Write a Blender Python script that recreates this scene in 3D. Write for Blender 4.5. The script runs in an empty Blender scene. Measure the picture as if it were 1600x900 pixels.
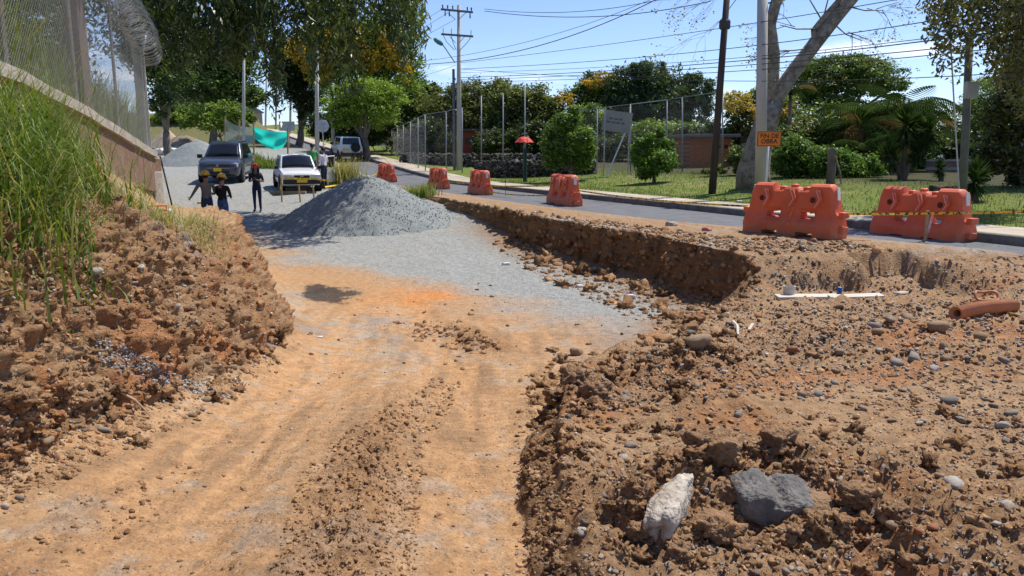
import bpy, bmesh, math, random
import numpy as np
from mathutils import Vector, Matrix
from mathutils.bvhtree import BVHTree

random.seed(7)
RNG = np.random.default_rng(11)
SC = bpy.context.scene
COL = SC.collection
R = math.radians

# ------------------------------------------------------------------ camera
F_PX, HOR, CAMZ = 1200.0, 240.0, 1.55
PITCH = math.atan((450 - HOR) / F_PX)
cam_d = bpy.data.cameras.new('camera')
cam_d.sensor_width = 36.0
cam_d.lens = F_PX / 1600 * 36
cam_d.clip_end = 9000
cam_d.clip_start = 0.05
cam = bpy.data.objects.new('camera', cam_d)
cam.location = (0, 0, CAMZ)
cam.rotation_euler = (math.pi / 2 - PITCH, 0, 0)
COL.objects.link(cam)
SC.camera = cam

# ------------------------------------------------------------------ light
SUN_EL = R(62)
SUN_H = Vector((0.80, 0.60)).normalized()
to_sun = Vector((SUN_H.x * math.cos(SUN_EL), SUN_H.y * math.cos(SUN_EL), math.sin(SUN_EL)))
sd = bpy.data.lights.new('sun', 'SUN')
sd.energy = 4.6
sd.angle = R(0.53)
sd.color = (1.0, 0.94, 0.85)
sun = bpy.data.objects.new('sun', sd)
sun.rotation_euler = to_sun.to_track_quat('Z', 'Y').to_euler()
sun.location = (20, 20, 60)
COL.objects.link(sun)

W = bpy.data.worlds.new('World')
SC.world = W
W.use_nodes = True
nt = W.node_tree
for n in list(nt.nodes):
    nt.nodes.remove(n)
def wn(t, **k):
    n = nt.nodes.new(t)
    for a, b in k.items():
        setattr(n, a, b)
    return n
def wm(op, a, b=None, c=None):
    n = wn('ShaderNodeMath', operation=op)
    for i, v in enumerate((a, b, c)):
        if v is None:
            continue
        if isinstance(v, (int, float)):
            n.inputs[i].default_value = v
        else:
            nt.links.new(v, n.inputs[i])
    return n.outputs[0]
sky = wn('ShaderNodeTexSky', sky_type='NISHITA', sun_disc=False)
sky.sun_elevation = SUN_EL
sky.sun_rotation = math.atan2(SUN_H.x, SUN_H.y)
sky.altitude = 1000
sky.air_density = 1.0
sky.dust_density = 0.15
sky.ozone_density = 2.2
tc = wn('ShaderNodeTexCoord')
sep = wn('ShaderNodeSeparateXYZ')
nt.links.new(tc.outputs['Generated'], sep.inputs[0])
zc_ = wm('MAXIMUM', sep.outputs['Z'], 0.0)
den = wm('ADD', zc_, 0.10)
u_ = wm('DIVIDE', sep.outputs['X'], den)
v_ = wm('DIVIDE', sep.outputs['Y'], den)
cmb = wn('ShaderNodeCombineXYZ')
nt.links.new(u_, cmb.inputs[0]); nt.links.new(v_, cmb.inputs[1])
cn = wn('ShaderNodeTexNoise')
cn.inputs['Scale'].default_value = 0.75
cn.inputs['Detail'].default_value = 9
cn.inputs['Roughness'].default_value = 0.58
nt.links.new(cmb.outputs[0], cn.inputs['Vector'])
# cumulus gathers low over the hills and thins out higher up, all round the horizon
low = wn('ShaderNodeMapRange'); low.interpolation_type = 'SMOOTHSTEP'
nt.links.new(zc_, low.inputs[0])
low.inputs[1].default_value = 0.05; low.inputs[2].default_value = 0.30
low.inputs[3].default_value = 0.10; low.inputs[4].default_value = -0.16
s_ = wm('ADD', cn.outputs['Fac'], low.outputs[0])
cov = wn('ShaderNodeMapRange'); cov.interpolation_type = 'SMOOTHSTEP'
nt.links.new(s_, cov.inputs[0])
cov.inputs[1].default_value = 0.60; cov.inputs[2].default_value = 0.78
cov.inputs[3].default_value = 0.0; cov.inputs[4].default_value = 0.85
mixc = wn('ShaderNodeMixRGB')
nt.links.new(cov.outputs[0], mixc.inputs[0])
tint = wn('ShaderNodeMixRGB', blend_type='MULTIPLY'); tint.inputs[0].default_value = 1.0
tint.inputs[2].default_value = (.92, .94, 1.12, 1)
nt.links.new(sky.outputs[0], tint.inputs[1]); nt.links.new(tint.outputs[0], mixc.inputs[1])
mixc.inputs[2].default_value = (8.6, 8.6, 9.0, 1)
bg = wn('ShaderNodeBackground')
nt.links.new(mixc.outputs[0], bg.inputs[0])
bg.inputs[1].default_value = 0.12
wo = wn('ShaderNodeOutputWorld')
nt.links.new(bg.outputs[0], wo.inputs[0])

SC.view_settings.view_transform = 'Standard'
SC.view_settings.look = 'None'
SC.view_settings.exposure = 0.38
SC.view_settings.gamma = 1.0
SC.view_settings.use_curve_mapping = False
SC.render.engine = 'CYCLES'
SC.cycles.max_bounces = 6
SC.cycles.diffuse_bounces = 3
SC.cycles.glossy_bounces = 3
SC.cycles.transmission_bounces = 4
SC.cycles.transparent_max_bounces = 8
SC.cycles.use_denoising = True
SC.cycles.use_adaptive_sampling = True

# ------------------------------------------------------------------ helpers: pixels to rays
CP, SP = math.cos(PITCH), math.sin(PITCH)
def ray(px, py):
    a, b = (px - 800) / F_PX, (450 - py) / F_PX
    return np.array([a, CP + b * SP, -SP + b * CP])
def at(px, py, Y):                       # the point of the pixel's ray at distance Y
    d = ray(px, py); k = Y / d[1]
    return Vector((d[0] * k, Y, CAMZ + d[2] * k))
def gz(px, py, z):                       # ... on the level z
    d = ray(px, py); k = (z - CAMZ) / d[2]
    return Vector((d[0] * k, d[1] * k, z))
def mpp(Y):                              # metres per photo pixel at distance Y
    return Y * CP / F_PX

# ------------------------------------------------------------------ helpers: noise
_perm = np.concatenate([np.random.default_rng(3).permutation(256)] * 3)
_grad = np.random.default_rng(4).normal(size=(256, 3))
_grad /= np.linalg.norm(_grad, axis=1)[:, None]
def pnoise(p):
    i = np.floor(p).astype(int); f = p - i
    u = f * f * f * (f * (f * 6 - 15) + 10)
    i &= 255
    r = 0
    for dx in (0, 1):
        for dy in (0, 1):
            for dz in (0, 1):
                h = _perm[_perm[_perm[i[:, 0] + dx] + i[:, 1] + dy] + i[:, 2] + dz]
                g = _grad[h]
                v = g[:, 0] * (f[:, 0] - dx) + g[:, 1] * (f[:, 1] - dy) + g[:, 2] * (f[:, 2] - dz)
                w = (u[:, 0] if dx else 1 - u[:, 0]) * (u[:, 1] if dy else 1 - u[:, 1]) * (u[:, 2] if dz else 1 - u[:, 2])
                r = r + v * w
    return r
def fbm(p, octv=4, scale=1.0, gain=0.5):
    r, a, s = 0, 1.0, scale
    for k in range(octv):
        r = r + a * pnoise(p * s + 17.3 * k); a *= gain; s *= 2.03
    return r
def sst(a, b, x):
    t = np.clip((x - a) / (b - a), 0, 1)
    return t * t * (3 - 2 * t)

# ------------------------------------------------------------------ helpers: materials
def new_mat(name):
    m = bpy.data.materials.new(name); m.use_nodes = True
    t = m.node_tree
    b = t.nodes.get('Principled BSDF')
    return m, t, b
def mat(name, c1, c2=None, scale=6.0, rough=0.75, bump=0.0, bscale=None, metal=0.0, spec=0.35, detail=5, stretch=None, coat=0.0):
    m, t, b = new_mat(name)
    b.inputs['Roughness'].default_value = rough
    b.inputs['Metallic'].default_value = metal
    b.inputs['Specular IOR Level'].default_value = spec
    b.inputs['Coat Weight'].default_value = coat
    if c2 is None:
        c2 = tuple(x * 0.8 for x in c1)
    co = t.nodes.new('ShaderNodeTexCoord')
    mp = t.nodes.new('ShaderNodeMapping')
    t.links.new(co.outputs['Object'], mp.inputs[0])
    if stretch:
        mp.inputs['Scale'].default_value = stretch
    n = t.nodes.new('ShaderNodeTexNoise')
    n.inputs['Scale'].default_value = scale; n.inputs['Detail'].default_value = detail
    n.inputs['Roughness'].default_value = 0.62
    t.links.new(mp.outputs[0], n.inputs['Vector'])
    r = t.nodes.new('ShaderNodeValToRGB')
    r.color_ramp.elements[0].position = 0.32; r.color_ramp.elements[0].color = (*c2, 1)
    r.color_ramp.elements[1].position = 0.68; r.color_ramp.elements[1].color = (*c1, 1)
    t.links.new(n.outputs['Fac'], r.inputs[0])
    t.links.new(r.outputs[0], b.inputs['Base Color'])
    if bump:
        n2 = t.nodes.new('ShaderNodeTexNoise')
        n2.inputs['Scale'].default_value = bscale or scale * 4; n2.inputs['Detail'].default_value = 4
        t.links.new(mp.outputs[0], n2.inputs['Vector'])
        bp = t.nodes.new('ShaderNodeBump'); bp.inputs['Strength'].default_value = bump; bp.inputs['Distance'].default_value = 0.03
        t.links.new(n2.outputs['Fac'], bp.inputs['Height'])
        t.links.new(bp.outputs[0], b.inputs['Normal'])
    return m
def leaf_mat(name, trans=0.35, rough=0.5, spec=0.35):
    m, t, b = new_mat(name)
    a = t.nodes.new('ShaderNodeAttribute'); a.attribute_name = 'col'
    t.links.new(a.outputs['Color'], b.inputs['Base Color'])
    b.inputs['Roughness'].default_value = rough; b.inputs['Specular IOR Level'].default_value = spec
    tr = t.nodes.new('ShaderNodeBsdfTranslucent')
    g = t.nodes.new('ShaderNodeMixRGB'); g.blend_type = 'MULTIPLY'; g.inputs[0].default_value = 1
    t.links.new(a.outputs['Color'], g.inputs[1]); g.inputs[2].default_value = (1.25, 1.3, 0.45, 1)
    t.links.new(g.outputs[0], tr.inputs[0])
    mx = t.nodes.new('ShaderNodeMixShader'); mx.inputs[0].default_value = trans
    t.links.new(b.outputs[0], mx.inputs[1]); t.links.new(tr.outputs[0], mx.inputs[2])
    t.links.new(mx.outputs[0], t.nodes['Material Output'].inputs[0])
    return m
def vcol_mat(name, rough=0.9, nscale=30, amt=0.35, bump=0.4, bscale=60, spec=0.2):
    m, t, b = new_mat(name)
    b.inputs['Roughness'].default_value = rough; b.inputs['Specular IOR Level'].default_value = spec
    a = t.nodes.new('ShaderNodeAttribute'); a.attribute_name = 'col'
    co = t.nodes.new('ShaderNodeTexCoord')
    n = t.nodes.new('ShaderNodeTexNoise'); n.inputs['Scale'].default_value = nscale; n.inputs['Detail'].default_value = 6
    t.links.new(co.outputs['Object'], n.inputs['Vector'])
    mr = t.nodes.new('ShaderNodeMapRange'); mr.inputs[1].default_value = 0.25; mr.inputs[2].default_value = 0.75
    mr.inputs[3].default_value = 1 - amt; mr.inputs[4].default_value = 1 + amt
    t.links.new(n.outputs['Fac'], mr.inputs[0])
    v = t.nodes.new('ShaderNodeVectorMath'); v.operation = 'SCALE'
    t.links.new(a.outputs['Color'], v.inputs[0]); t.links.new(mr.outputs[0], v.inputs['Scale'])
    t.links.new(v.outputs[0], b.inputs['Base Color'])
    n2 = t.nodes.new('ShaderNodeTexNoise'); n2.inputs['Scale'].default_value = bscale; n2.inputs['Detail'].default_value = 5
    t.links.new(co.outputs['Object'], n2.inputs['Vector'])
    bp = t.nodes.new('ShaderNodeBump'); bp.inputs['Strength'].default_value = bump; bp.inputs['Distance'].default_value = 0.02
    t.links.new(n2.outputs['Fac'], bp.inputs['Height']); t.links.new(bp.outputs[0], b.inputs['Normal'])
    return m

# ------------------------------------------------------------------ helpers: objects
def tag(o, label=None, cat=None, group=None, kind=None):
    if label: o['label'] = label
    if cat: o['category'] = cat
    if group: o['group'] = group
    if kind: o['kind'] = kind
    return o
def empty(name, loc=(0, 0, 0), rz=0.0):
    o = bpy.data.objects.new(name, None); COL.objects.link(o)
    o.location = loc; o.rotation_euler = (0, 0, rz); o.empty_display_size = 0.2
    return o
def link(name, me, material=None, parent=None, smooth=False):
    if material is not None and not me.materials:
        me.materials.append(material)
    if smooth:
        me.polygons.foreach_set('use_smooth', np.ones(len(me.polygons), dtype=bool))
    o = bpy.data.objects.new(name, me); COL.objects.link(o)
    if parent is not None:
        o.parent = parent
    return o
def np_mesh(name, verts, faces, cols=None):
    """verts (n,3), faces (m,k) arrays"""
    verts = np.asarray(verts, dtype=np.float32); faces = np.asarray(faces, dtype=np.int32)
    me = bpy.data.meshes.new(name)
    k = faces.shape[1]
    me.vertices.add(len(verts)); me.vertices.foreach_set('co', verts.ravel())
    me.loops.add(faces.size); me.loops.foreach_set('vertex_index', faces.ravel())
    me.polygons.add(len(faces))
    me.polygons.foreach_set('loop_start', np.arange(0, faces.size, k, dtype=np.int32))
    me.polygons.foreach_set('loop_total', np.full(len(faces), k, dtype=np.int32))
    me.update(calc_edges=True)
    if cols is not None:
        a = me.color_attributes.new('col', 'FLOAT_COLOR', 'POINT')
        c = np.ones((len(verts), 4), dtype=np.float32); c[:, :cols.shape[1]] = cols
        a.data.foreach_set('color', c.ravel())
    return me
class MB:
    """collects simple shapes into one mesh"""
    def __init__(s): s.v, s.f = [], []
    def add(s, v, f):
        o = len(s.v); s.v += [tuple(x) for x in v]; s.f += [tuple(i + o for i in q) for q in f]; return s
    def box(s, c, h, M=None):
        vs = [Vector((sx * h[0], sy * h[1], sz * h[2])) for sx in (-1, 1) for sy in (-1, 1) for sz in (-1, 1)]
        if M is not None: vs = [M @ v for v in vs]
        vs = [v + Vector(c) for v in vs]
        return s.add(vs, [(0, 1, 3, 2), (4, 6, 7, 5), (0, 4, 5, 1), (2, 3, 7, 6), (0, 2, 6, 4), (1, 5, 7, 3)])
    def tube(s, pts, rad, n=8, cap=True, closed=False):
        pts = [Vector(p) for p in pts]; m = len(pts)
        if not hasattr(rad, '__len__'): rad = [rad] * m
        vs, fs = [], []
        ref = None
        for i, p in enumerate(pts):
            d = (pts[min(i + 1, m - 1)] - pts[max(i - 1, 0)])
            if closed: d = pts[(i + 1) % m] - pts[i - 1]
            d = d.normalized() if d.length > 1e-9 else Vector((0, 0, 1))
            if ref is None:
                ref = Vector((0, 0, 1)) if abs(d.z) < 0.9 else Vector((1, 0, 0))
            a = d.cross(ref)
            if a.length < 1e-4: a = d.cross(Vector((0, 1, 0)))
            a.normalize(); b = a.cross(d); ref = b if b.length > 0 else ref
            for k in range(n):
                t = 2 * math.pi * k / n
                vs.append(p + (a * math.cos(t) + b * math.sin(t)) * rad[i])
        for i in range(m if closed else m - 1):
            j = (i + 1) % m
            for k in range(n):
                fs.append((i * n + k, i * n + (k + 1) % n, j * n + (k + 1) % n, j * n + k))
        if cap and not closed:
            fs.append(tuple(range(n - 1, -1, -1))); fs.append(tuple((m - 1) * n + k for k in range(n)))
        return s.add(vs, fs)
    def lathe(s, prof, n=16, c=(0, 0, 0), M=None):
        vs, fs = [], []
        for r, z in prof:
            for k in range(n):
                t = 2 * math.pi * k / n
                v = Vector((r * math.cos(t), r * math.sin(t), z))
                if M is not None: v = M @ v
                vs.append(v + Vector(c))
        for i in range(len(prof) - 1):
            for k in range(n):
                fs.append((i * n + k, i * n + (k + 1) % n, (i + 1) * n + (k + 1) % n, (i + 1) * n + k))
        fs.append(tuple(range(n - 1, -1, -1))); fs.append(tuple((len(prof) - 1) * n + k for k in range(n)))
        return s.add(vs, fs)
    def prism(s, poly, y0, y1, M=None):
        """polygon in xz, extruded along y"""
        n = len(poly)
        vs = [Vector((x, y0, z)) for x, z in poly] + [Vector((x, y1, z)) for x, z in poly]
        if M is not None: vs = [M @ v for v in vs]
        return s.add(vs, [tuple(range(n)), tuple(range(2 * n - 1, n - 1, -1))] + [(i, n + i, n + (i + 1) % n, (i + 1) % n) for i in range(n)])
    def build(s, name, material, parent=None, smooth=False, bevel=0.0):
        me = bpy.data.meshes.new(name); me.from_pydata(s.v, [], s.f)
        bm = bmesh.new(); bm.from_mesh(me); bmesh.ops.recalc_face_normals(bm, faces=bm.faces)
        if bevel:
            bmesh.ops.bevel(bm, geom=[e for e in bm.edges if len(e.link_faces) == 2 and e.calc_face_angle(0) > 0.5], offset=bevel, segments=2, affect='EDGES', profile=0.6)
        bm.to_mesh(me); bm.free()
        return link(name, me, material, parent, smooth)
def copy_tree(o, parent=None):
    c = o.copy(); COL.objects.link(c); c.parent = parent
    for ch in [x for x in COL.objects if x.parent == o]:
        copy_tree(ch, c)
    return c

# ================================================================== the ground
D_ = np.array([-0.404, 0.915]); D_ /= np.linalg.norm(D_)      # the street's direction, away from the camera
N_ = np.array([D_[1], -D_[0]])                                # across it, to the right
def st(x, y): return D_[0] * x + D_[1] * y, N_[0] * x + N_[1] * y
def xy(s, t): return D_[0] * s + N_[0] * t, D_[1] * s + N_[1] * t
def zr(s): return np.interp(s, [-50, 30, 38, 45, 55, 80, 115, 170, 230, 320], [0, 0, 0.03, .38, 1.0, 2.4, 4.7, 7.0, 7.2, 4.0])
def zf(Y): return np.interp(Y, [-8, 0, 2, 4, 6, 8, 10, 13, 20, 22, 26.6, 31, 36, 45, 60, 100, 200, 400],
                            [0, -.03, -.12, -.32, -.57, -.78, -.93, -1.03, -.92, -.76, -.40, .05, .30, .9, 1.9, 4.2, 8, 7])
def pf(px, py):                                               # pixel on the trench floor
    z = -.6
    for _ in range(12):
        p = gz(px, py, z); z = float(zf(p.y))
    return p
ROAD1, WALK1 = 13.3, 14.9
def road0(s): return np.interp(s, [5, 8, 12, 15, 20], [12.6, 12.4, 11.6, 10.8, 10.3])   # the earth spills over the near side of the street
def n1(Y, k): return pnoise(np.stack([np.asarray(Y, float).ravel() * k, np.zeros(np.size(Y)) + k * 3.7, np.zeros(np.size(Y)) + .5], -1)).reshape(np.shape(Y))
def Bp(Y):
    """x and z of the break lines of the section at distance Y"""
    xf = np.interp(Y, [-6, 0, 5, 9, 12, 15, 19, 19.6, 21, 23, 27, 36, 60, 120, 400], [-4.2, -4.2, -4.7, -5.8, -6.7, -7.6, -8.9, -9.2, -11, -14, -18, -24, -42, -85, -280])
    zb = np.interp(Y, [-6, 5, 9, 12, 15, 19, 21, 24, 36, 60, 120, 400], [2.7, 2.65, 2.45, 2.2, 1.9, 1.55, 1.5, 1.2, 1.6, 3.2, 7, 9])
    zbase = np.interp(Y, [-6, 5, 9, 12, 15, 17, 19, 20.5], [2.4, 2.3, 2.0, 1.6, 1.15, .75, .32, .1])
    xc = np.interp(Y, [-6, 2, 5, 7, 9, 12, 14, 15, 17, 19, 20.2, 21.5], [-3.3, -3.3, -3.4, -3.55, -3.85, -4.55, -5.0, -5.35, -6.35, -7.45, -8.4, -10])
    zc = np.interp(Y, [-6, 5, 7, 9, 12, 14, 19, 20.2, 21.2], [1.2, 1.25, 1.08, .72, .42, .30, .24, .05, -.6])
    xt = np.interp(Y, [-6, 4, 9, 10.8, 13.1, 15.2, 17, 19, 20.2, 21.5], [-2.9, -2.7, -2.7, -3.2, -4.1, -5.1, -6.1, -7.25, -8.2, -9.9])
    zfl = zf(Y)
    w = sst(21.0, 22.5, Y)                                     # beyond the bank's end all of it is the yard
    zbase = zbase * (1 - w) + (zb - .05) * w; zc = zc * (1 - w) + (zfl + .05) * w
    xc = np.where(Y > 21.5, xf + .8, xc); xt = np.where(Y > 21.5, xf + 2.5, xt)
    x0 = np.interp(Y, [-6, 2.5, 4, 5.5, 6.6, 8, 10, 11.6, 12.1], [.1, .05, .05, .15, .42, 1.0, 2.0, 2.95, 3.68])
    wd = np.interp(Y, [-6, 2.5, 5.5, 6.6, 8, 10, 11.5, 12.1], [.2, .2, .22, .16, .4, .85, .95, .10])
    x0 = x0 + (.10 * n1(Y, 1.3) + .05 * n1(Y, 4.1)) * (Y < 12.1)
    xt = xt + (.22 * n1(Y, .9) + .12 * n1(Y + 9, 2.9)) * (Y < 21)
    far = 3.78 - .405 * (Y - 12.1) + (.30 * n1(Y, .55) + .20 * n1(Y, 1.7) + .13 * n1(Y, 4.7) + .07 * n1(Y, 9.3)) * sst(12.1, 13, Y)
    x0 = np.where(Y > 12.1, far - .1, x0); x1 = np.where(Y > 12.1, far, x0 + wd)
    z1 = np.interp(Y, [-6, 0, 2, 3, 5, 6.6, 8, 10, 11.5, 12.1, 13], [0, 0, -.04, -.1, -.26, -.3, -.36, -.42, -.38, -.06, -.02])
    return xf, zb, zbase, xc, zc, xt, zfl, x0, x1, z1
def right_z(X, Y, x1, z1):
    s, t = st(X, Y)
    G = np.interp(Y, [-6, 2, 5, 7, 9, 11, 12.4], [0, -.02, -.17, -.24, -.26, -.16, -.01])
    z = z1 + (G - z1) * sst(0, 2.2, X - x1)
    r = zr(s)
    z = z + r
    z = z + sst(-.05, .02, t - road0(s)) * -.07
    z = z + sst(WALK1 - .06, WALK1 + .02, t) * (.07 + .13)
    z = z + sst(WALK1, 24, t) * .42 * sst(2, 22, s) + .1 * sst(WALK1, 24, t) + sst(24, 45, t) * .5 * sst(15, 35, s)
    # the dug hole with the slab and the notch behind it
    pit = sst(3.7, 4.2, X) * (1 - sst(6.3, 6.8, X)) * sst(9.4, 10.5, Y) * (1 - sst(11.45, 11.62, Y))
    pit2 = sst(5.35, 5.5, X) * (1 - sst(6.3, 6.42, X)) * sst(11.2, 11.5, Y) * (1 - sst(12.3, 12.42, Y))
    z = np.minimum(z, z * (1 - pit) + (-.48) * pit)
    z = np.minimum(z, z * (1 - pit2) + (-.42) * pit2)
    return z

rows = np.concatenate([np.linspace(-6, 1.4, 22), np.exp(np.arange(math.log(1.5), math.log(46), .0066)), np.exp(np.arange(math.log(46.6), math.log(700), .03))])
def seg(n, p=1.0): return (np.arange(n) / n) ** p
NS = (56, 4, 66, 110, 190, 44, 260)
grid_x, grid_z, grid_k = [], [], []
for Y in rows:
    xf, zb, zbase, xc, zc, xt, zfl, x0, x1, z1 = [float(v) for v in Bp(np.array(Y))]
    # outer left: back ground behind the fence
    L = 9 + 1.6 * abs(Y)
    u = 1 - seg(NS[0]); xa = xf - L * u ** 2.2
    za = zb + np.minimum(.28 * (xf - xa), 2.6) * (1 - sst(20, 27, Y)) + sst(2, 12, xf - xa) * .8 * sst(20, 27, Y)
    u = seg(NS[1]); xb = xf + .1 * u; zbb = zb + (zbase - zb) * u
    u = seg(NS[2]); xc_ = xf + .1 + (xc - xf - .1) * u; zcc = zbase + (zc - zbase) * (1 - (1 - u) ** float(np.interp(Y, [7, 11, 14, 20], [1.0, 2.6, 4.5, 5.5])))
    u = seg(NS[3]); xd = xc + (xt - xc) * u; zd = zc + (zfl - zc) * (.35 * u + .65 * u ** 1.6)
    u = seg(NS[4]); xe = xt + (x0 - xt) * u; ze = np.full(NS[4], zfl)
    tal = sst(9, 12.5, Y) * (1 - sst(24, 30, Y))
    ze = ze + .17 * tal * np.exp(-(x0 - xe) / .45) + .22 * (1 - sst(15, 18, Y)) * np.exp(-(xe - xt) / .33)
    zl0 = zfl + .17 * tal
    u = seg(NS[5]); xg = x0 + (x1 - x0) * u; zg = zl0 + (z1 + float(zr(st(x1, Y)[0])) - zl0) * u
    u = np.linspace(0, 1, NS[6]); xh = x1 + (11 + 1.7 * abs(Y)) * (.35 * u + .65 * u ** 2.4)
    zh = right_z(xh, np.full(NS[6], Y), x1, z1)
    zd = zd + .22 * (1 - sst(15, 18, Y)) * np.exp(-(xt - xd) / .15) * 0 + (ze[0] - zfl) * (np.arange(NS[3]) / NS[3]) ** 2
    grid_x.append(np.concatenate([xa, xb, xc_, xd, xe, xg, xh])); grid_z.append(np.concatenate([za, zbb, zcc, zd, ze, zg, zh]))
kinds = np.concatenate([np.full(n, k) for k, n in enumerate(NS)])
GX = np.array(grid_x); GZ = np.array(grid_z); GY = np.repeat(rows[:, None], GX.shape[1], 1)
nr, nc = GX.shape
P = np.stack([GX, GY, GZ], -1)
K = np.repeat(kinds[None, :], nr, 0)
S_, T_ = st(GX, GY)
du = np.gradient(P, axis=1); dv = np.gradient(P, axis=0)
rise = sst(66, 82, GY) * sst(-.29, -.35, GX / np.maximum(GY, 1)) * (kinds[None, :] <= 4)
GZ += 2.4 * rise; P[:, :, 2] = GZ
NRM = np.cross(du, dv); NRM /= np.linalg.norm(NRM, axis=2)[:, :, None] + 1e-9
flat = P.reshape(-1, 3)
# wheel tracks, loose windrow, spoil: lines given by pixels on the floor
def poly_dist(pts):
    pts = [pf(*p) for p in pts]
    best = np.full(GX.shape, 1e9)
    for a, b in zip(pts[:-1], pts[1:]):
        ab = np.array([b.x - a.x, b.y - a.y]); L2 = (ab ** 2).sum()
        t = np.clip(((GX - a.x) * ab[0] + (GY - a.y) * ab[1]) / L2, 0, 1)
        best = np.minimum(best, np.hypot(GX - a.x - t * ab[0], GY - a.y - t * ab[1]))
    return best
lowf = fbm(flat, 3, .8).reshape(nr, nc)
midf = fbm(flat, 4, 3.1, .55).reshape(nr, nc)
finef = fbm(flat, 3, 16.0, .55).reshape(nr, nc)
bil3 = np.abs(fbm(flat + 51.5, 2, 24.0, .5)).reshape(nr, nc); bil = np.abs(fbm(flat + 11.5, 4, 2.6, .55)).reshape(nr, nc); bil2 = np.abs(fbm(flat + 31.5, 3, 8.5, .55)).reshape(nr, nc)
ridg = (1 - np.abs(fbm(flat + 5.5, 3, 2.3)) * 2.2).reshape(nr, nc)
strk = pnoise(flat * np.array([5.5, 5.5, .9])).reshape(nr, nc) + .6 * pnoise(flat * np.array([13, 13, 1.8])).reshape(nr, nc)
floor = (K == 4)
edge = np.minimum(sst(0, .5, GX - np.array([Bp(np.array(Y))[5] for Y in rows])[:, None]), 1)
dA = poly_dist([(60, 1010), (250, 800), (430, 640), (540, 540), (600, 470)])
dB = poly_dist([(745, 1010), (730, 800), (722, 660), (690, 560), (640, 480)])
dM = poly_dist([(520, 980), (540, 840), (600, 720), (690, 610)])
dM2 = poly_dist([(60, 900), (140, 830), (230, 770)])
dC = poly_dist([(610, 505), (720, 520), (790, 545)])
tA, tB = np.exp(-(dA / .42) ** 4), np.exp(-(dB / .42) ** 4)
mM = np.exp(-(dM / .34) ** 2) * (1 - sst(7, 8.5, GY)); mM2 = np.exp(-(dM2 / .2) ** 2); mC = np.exp(-(dC / .38) ** 2)
wob = fbm(np.stack([dA.ravel() * 5.5, GY.ravel() * .45, GX.ravel() * 0], -1), 3).reshape(nr, nc) + .8 * fbm(np.stack([dB.ravel() * 5.5 + 9, GY.ravel() * .45, GX.ravel() * 0 + 3], -1), 3).reshape(nr, nc)
trk = np.clip(tA + tB, 0, 1) * (1 - sst(12, 15, GY)) * floor
loose = np.clip(mM + .7 * mM2 + .8 * mC, 0, 1) * floor * (1 - .7 * trk)
cA = poly_dist([(60, 1010), (250, 800), (430, 640), (540, 540), (600, 470)])
dz = np.zeros_like(GZ)
dz += floor * (.016 * wob * (1 - sst(11, 14, GY)) + .05 * lowf * edge - .035 * trk + loose * (.06 + .10 * (midf + .3)) + .007 * np.sin(GY * 34 + 7 * lowf + 3 * midf) * trk * sst(-.1, .3, midf))
near = 1 - sst(24, 34, GY)
right = (K == 6); offroad = 1 - sst(-.6, -.1, T_ - road0(S_))
band = np.exp(-((GY - 5.2 - .25 * (GX - 2)) / .9) ** 2)          # trodden strip through the rubble
rub = right * near * offroad * np.clip(1.0 - .75 * band, .2, 1) * (1 - sst(12.3, 13.2, GY) * .5)
# spoil heap by the big rock
RK = gz(1205, 800, -.12)
heap = np.exp(-(((GX - RK.x + .02) / .72) ** 2 + ((GY - RK.y - .30) / .40) ** 2))
for (hx_, hy_, rx_, ry_, am_) in ((915, 610, .38, .45, .8), (1000, 590, .5, .5, .7), (1090, 560, .5, .6, .6), (1010, 860, .3, .3, .7), (1340, 800, .45, .25, .7), (1120, 640, .5, .4, .5), (1480, 560, .7, .5, .5), (1300, 540, .8, .5, .5), (1450, 880, .5, .3, .6), (880, 700, .22, .8, .5)):
    hp_ = gz(hx_, hy_, -.2); heap = np.maximum(heap, am_ * np.exp(-(((GX - hp_.x) / rx_) ** 2 + ((GY - hp_.y) / ry_) ** 2)))
heap = heap * right
dz += right * near * offroad * .03 * lowf + heap * (.13 + .12 * ridg)
disp = np.zeros_like(GZ)
disp += floor * (.012 * midf + .006 * finef + loose * .02 * finef) * near
disp += rub * (.06 * midf + .10 * (bil - .2) + .08 * (bil2 - .2) + .05 * (bil3 - .2) + .03 * finef) + heap * (.13 * (bil - .2) + .09 * (bil2 - .2) + .03 * (bil3 - .2))
disp += floor * loose * (.07 * (bil2 - .2) + .05 * (bil3 - .2))
bank = (K == 3); bank0 = (K == 2)
disp += bank * near * (.13 * lowf + .10 * midf + .035 * finef + .055 * strk + .20 * (bil - .25) + .11 * (bil2 - .2) + .05 * (bil3 - .2))
disp += bank0 * near * (.08 * lowf + .08 * midf + .10 * (bil - .25) + .06 * (bil2 - .2) + .03 * (bil3 - .2))
wl = (K == 5)
edge_w = sst(12.0, 12.8, GY)
disp += wl * near * ((.03 + .05 * edge_w) * midf + .03 * finef + .15 * strk * edge_w + .08 * lowf + (.16 * (bil - .25) + .06 * (bil2 - .2)) * edge_w)
disp += (K == 0) * (.08 * lowf + .02 * midf)
tmask = 1 - sst(30, 60, GY)
P2 = P + NRM * (disp * np.where((K == 6) & (T_ > road0(S_) - .15), 0, 1))[:, :, None]
P2[:, :, 2] += dz
# soften the seam where two kinds meet by averaging across columns
seams = np.cumsum(NS)[:-1]
for sm in seams[1:]:
    for j in (sm - 1, sm, sm + 1, sm):
        P2[:, j] = .5 * P2[:, j] + .25 * (P2[:, j - 1] + P2[:, j + 1])

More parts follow.
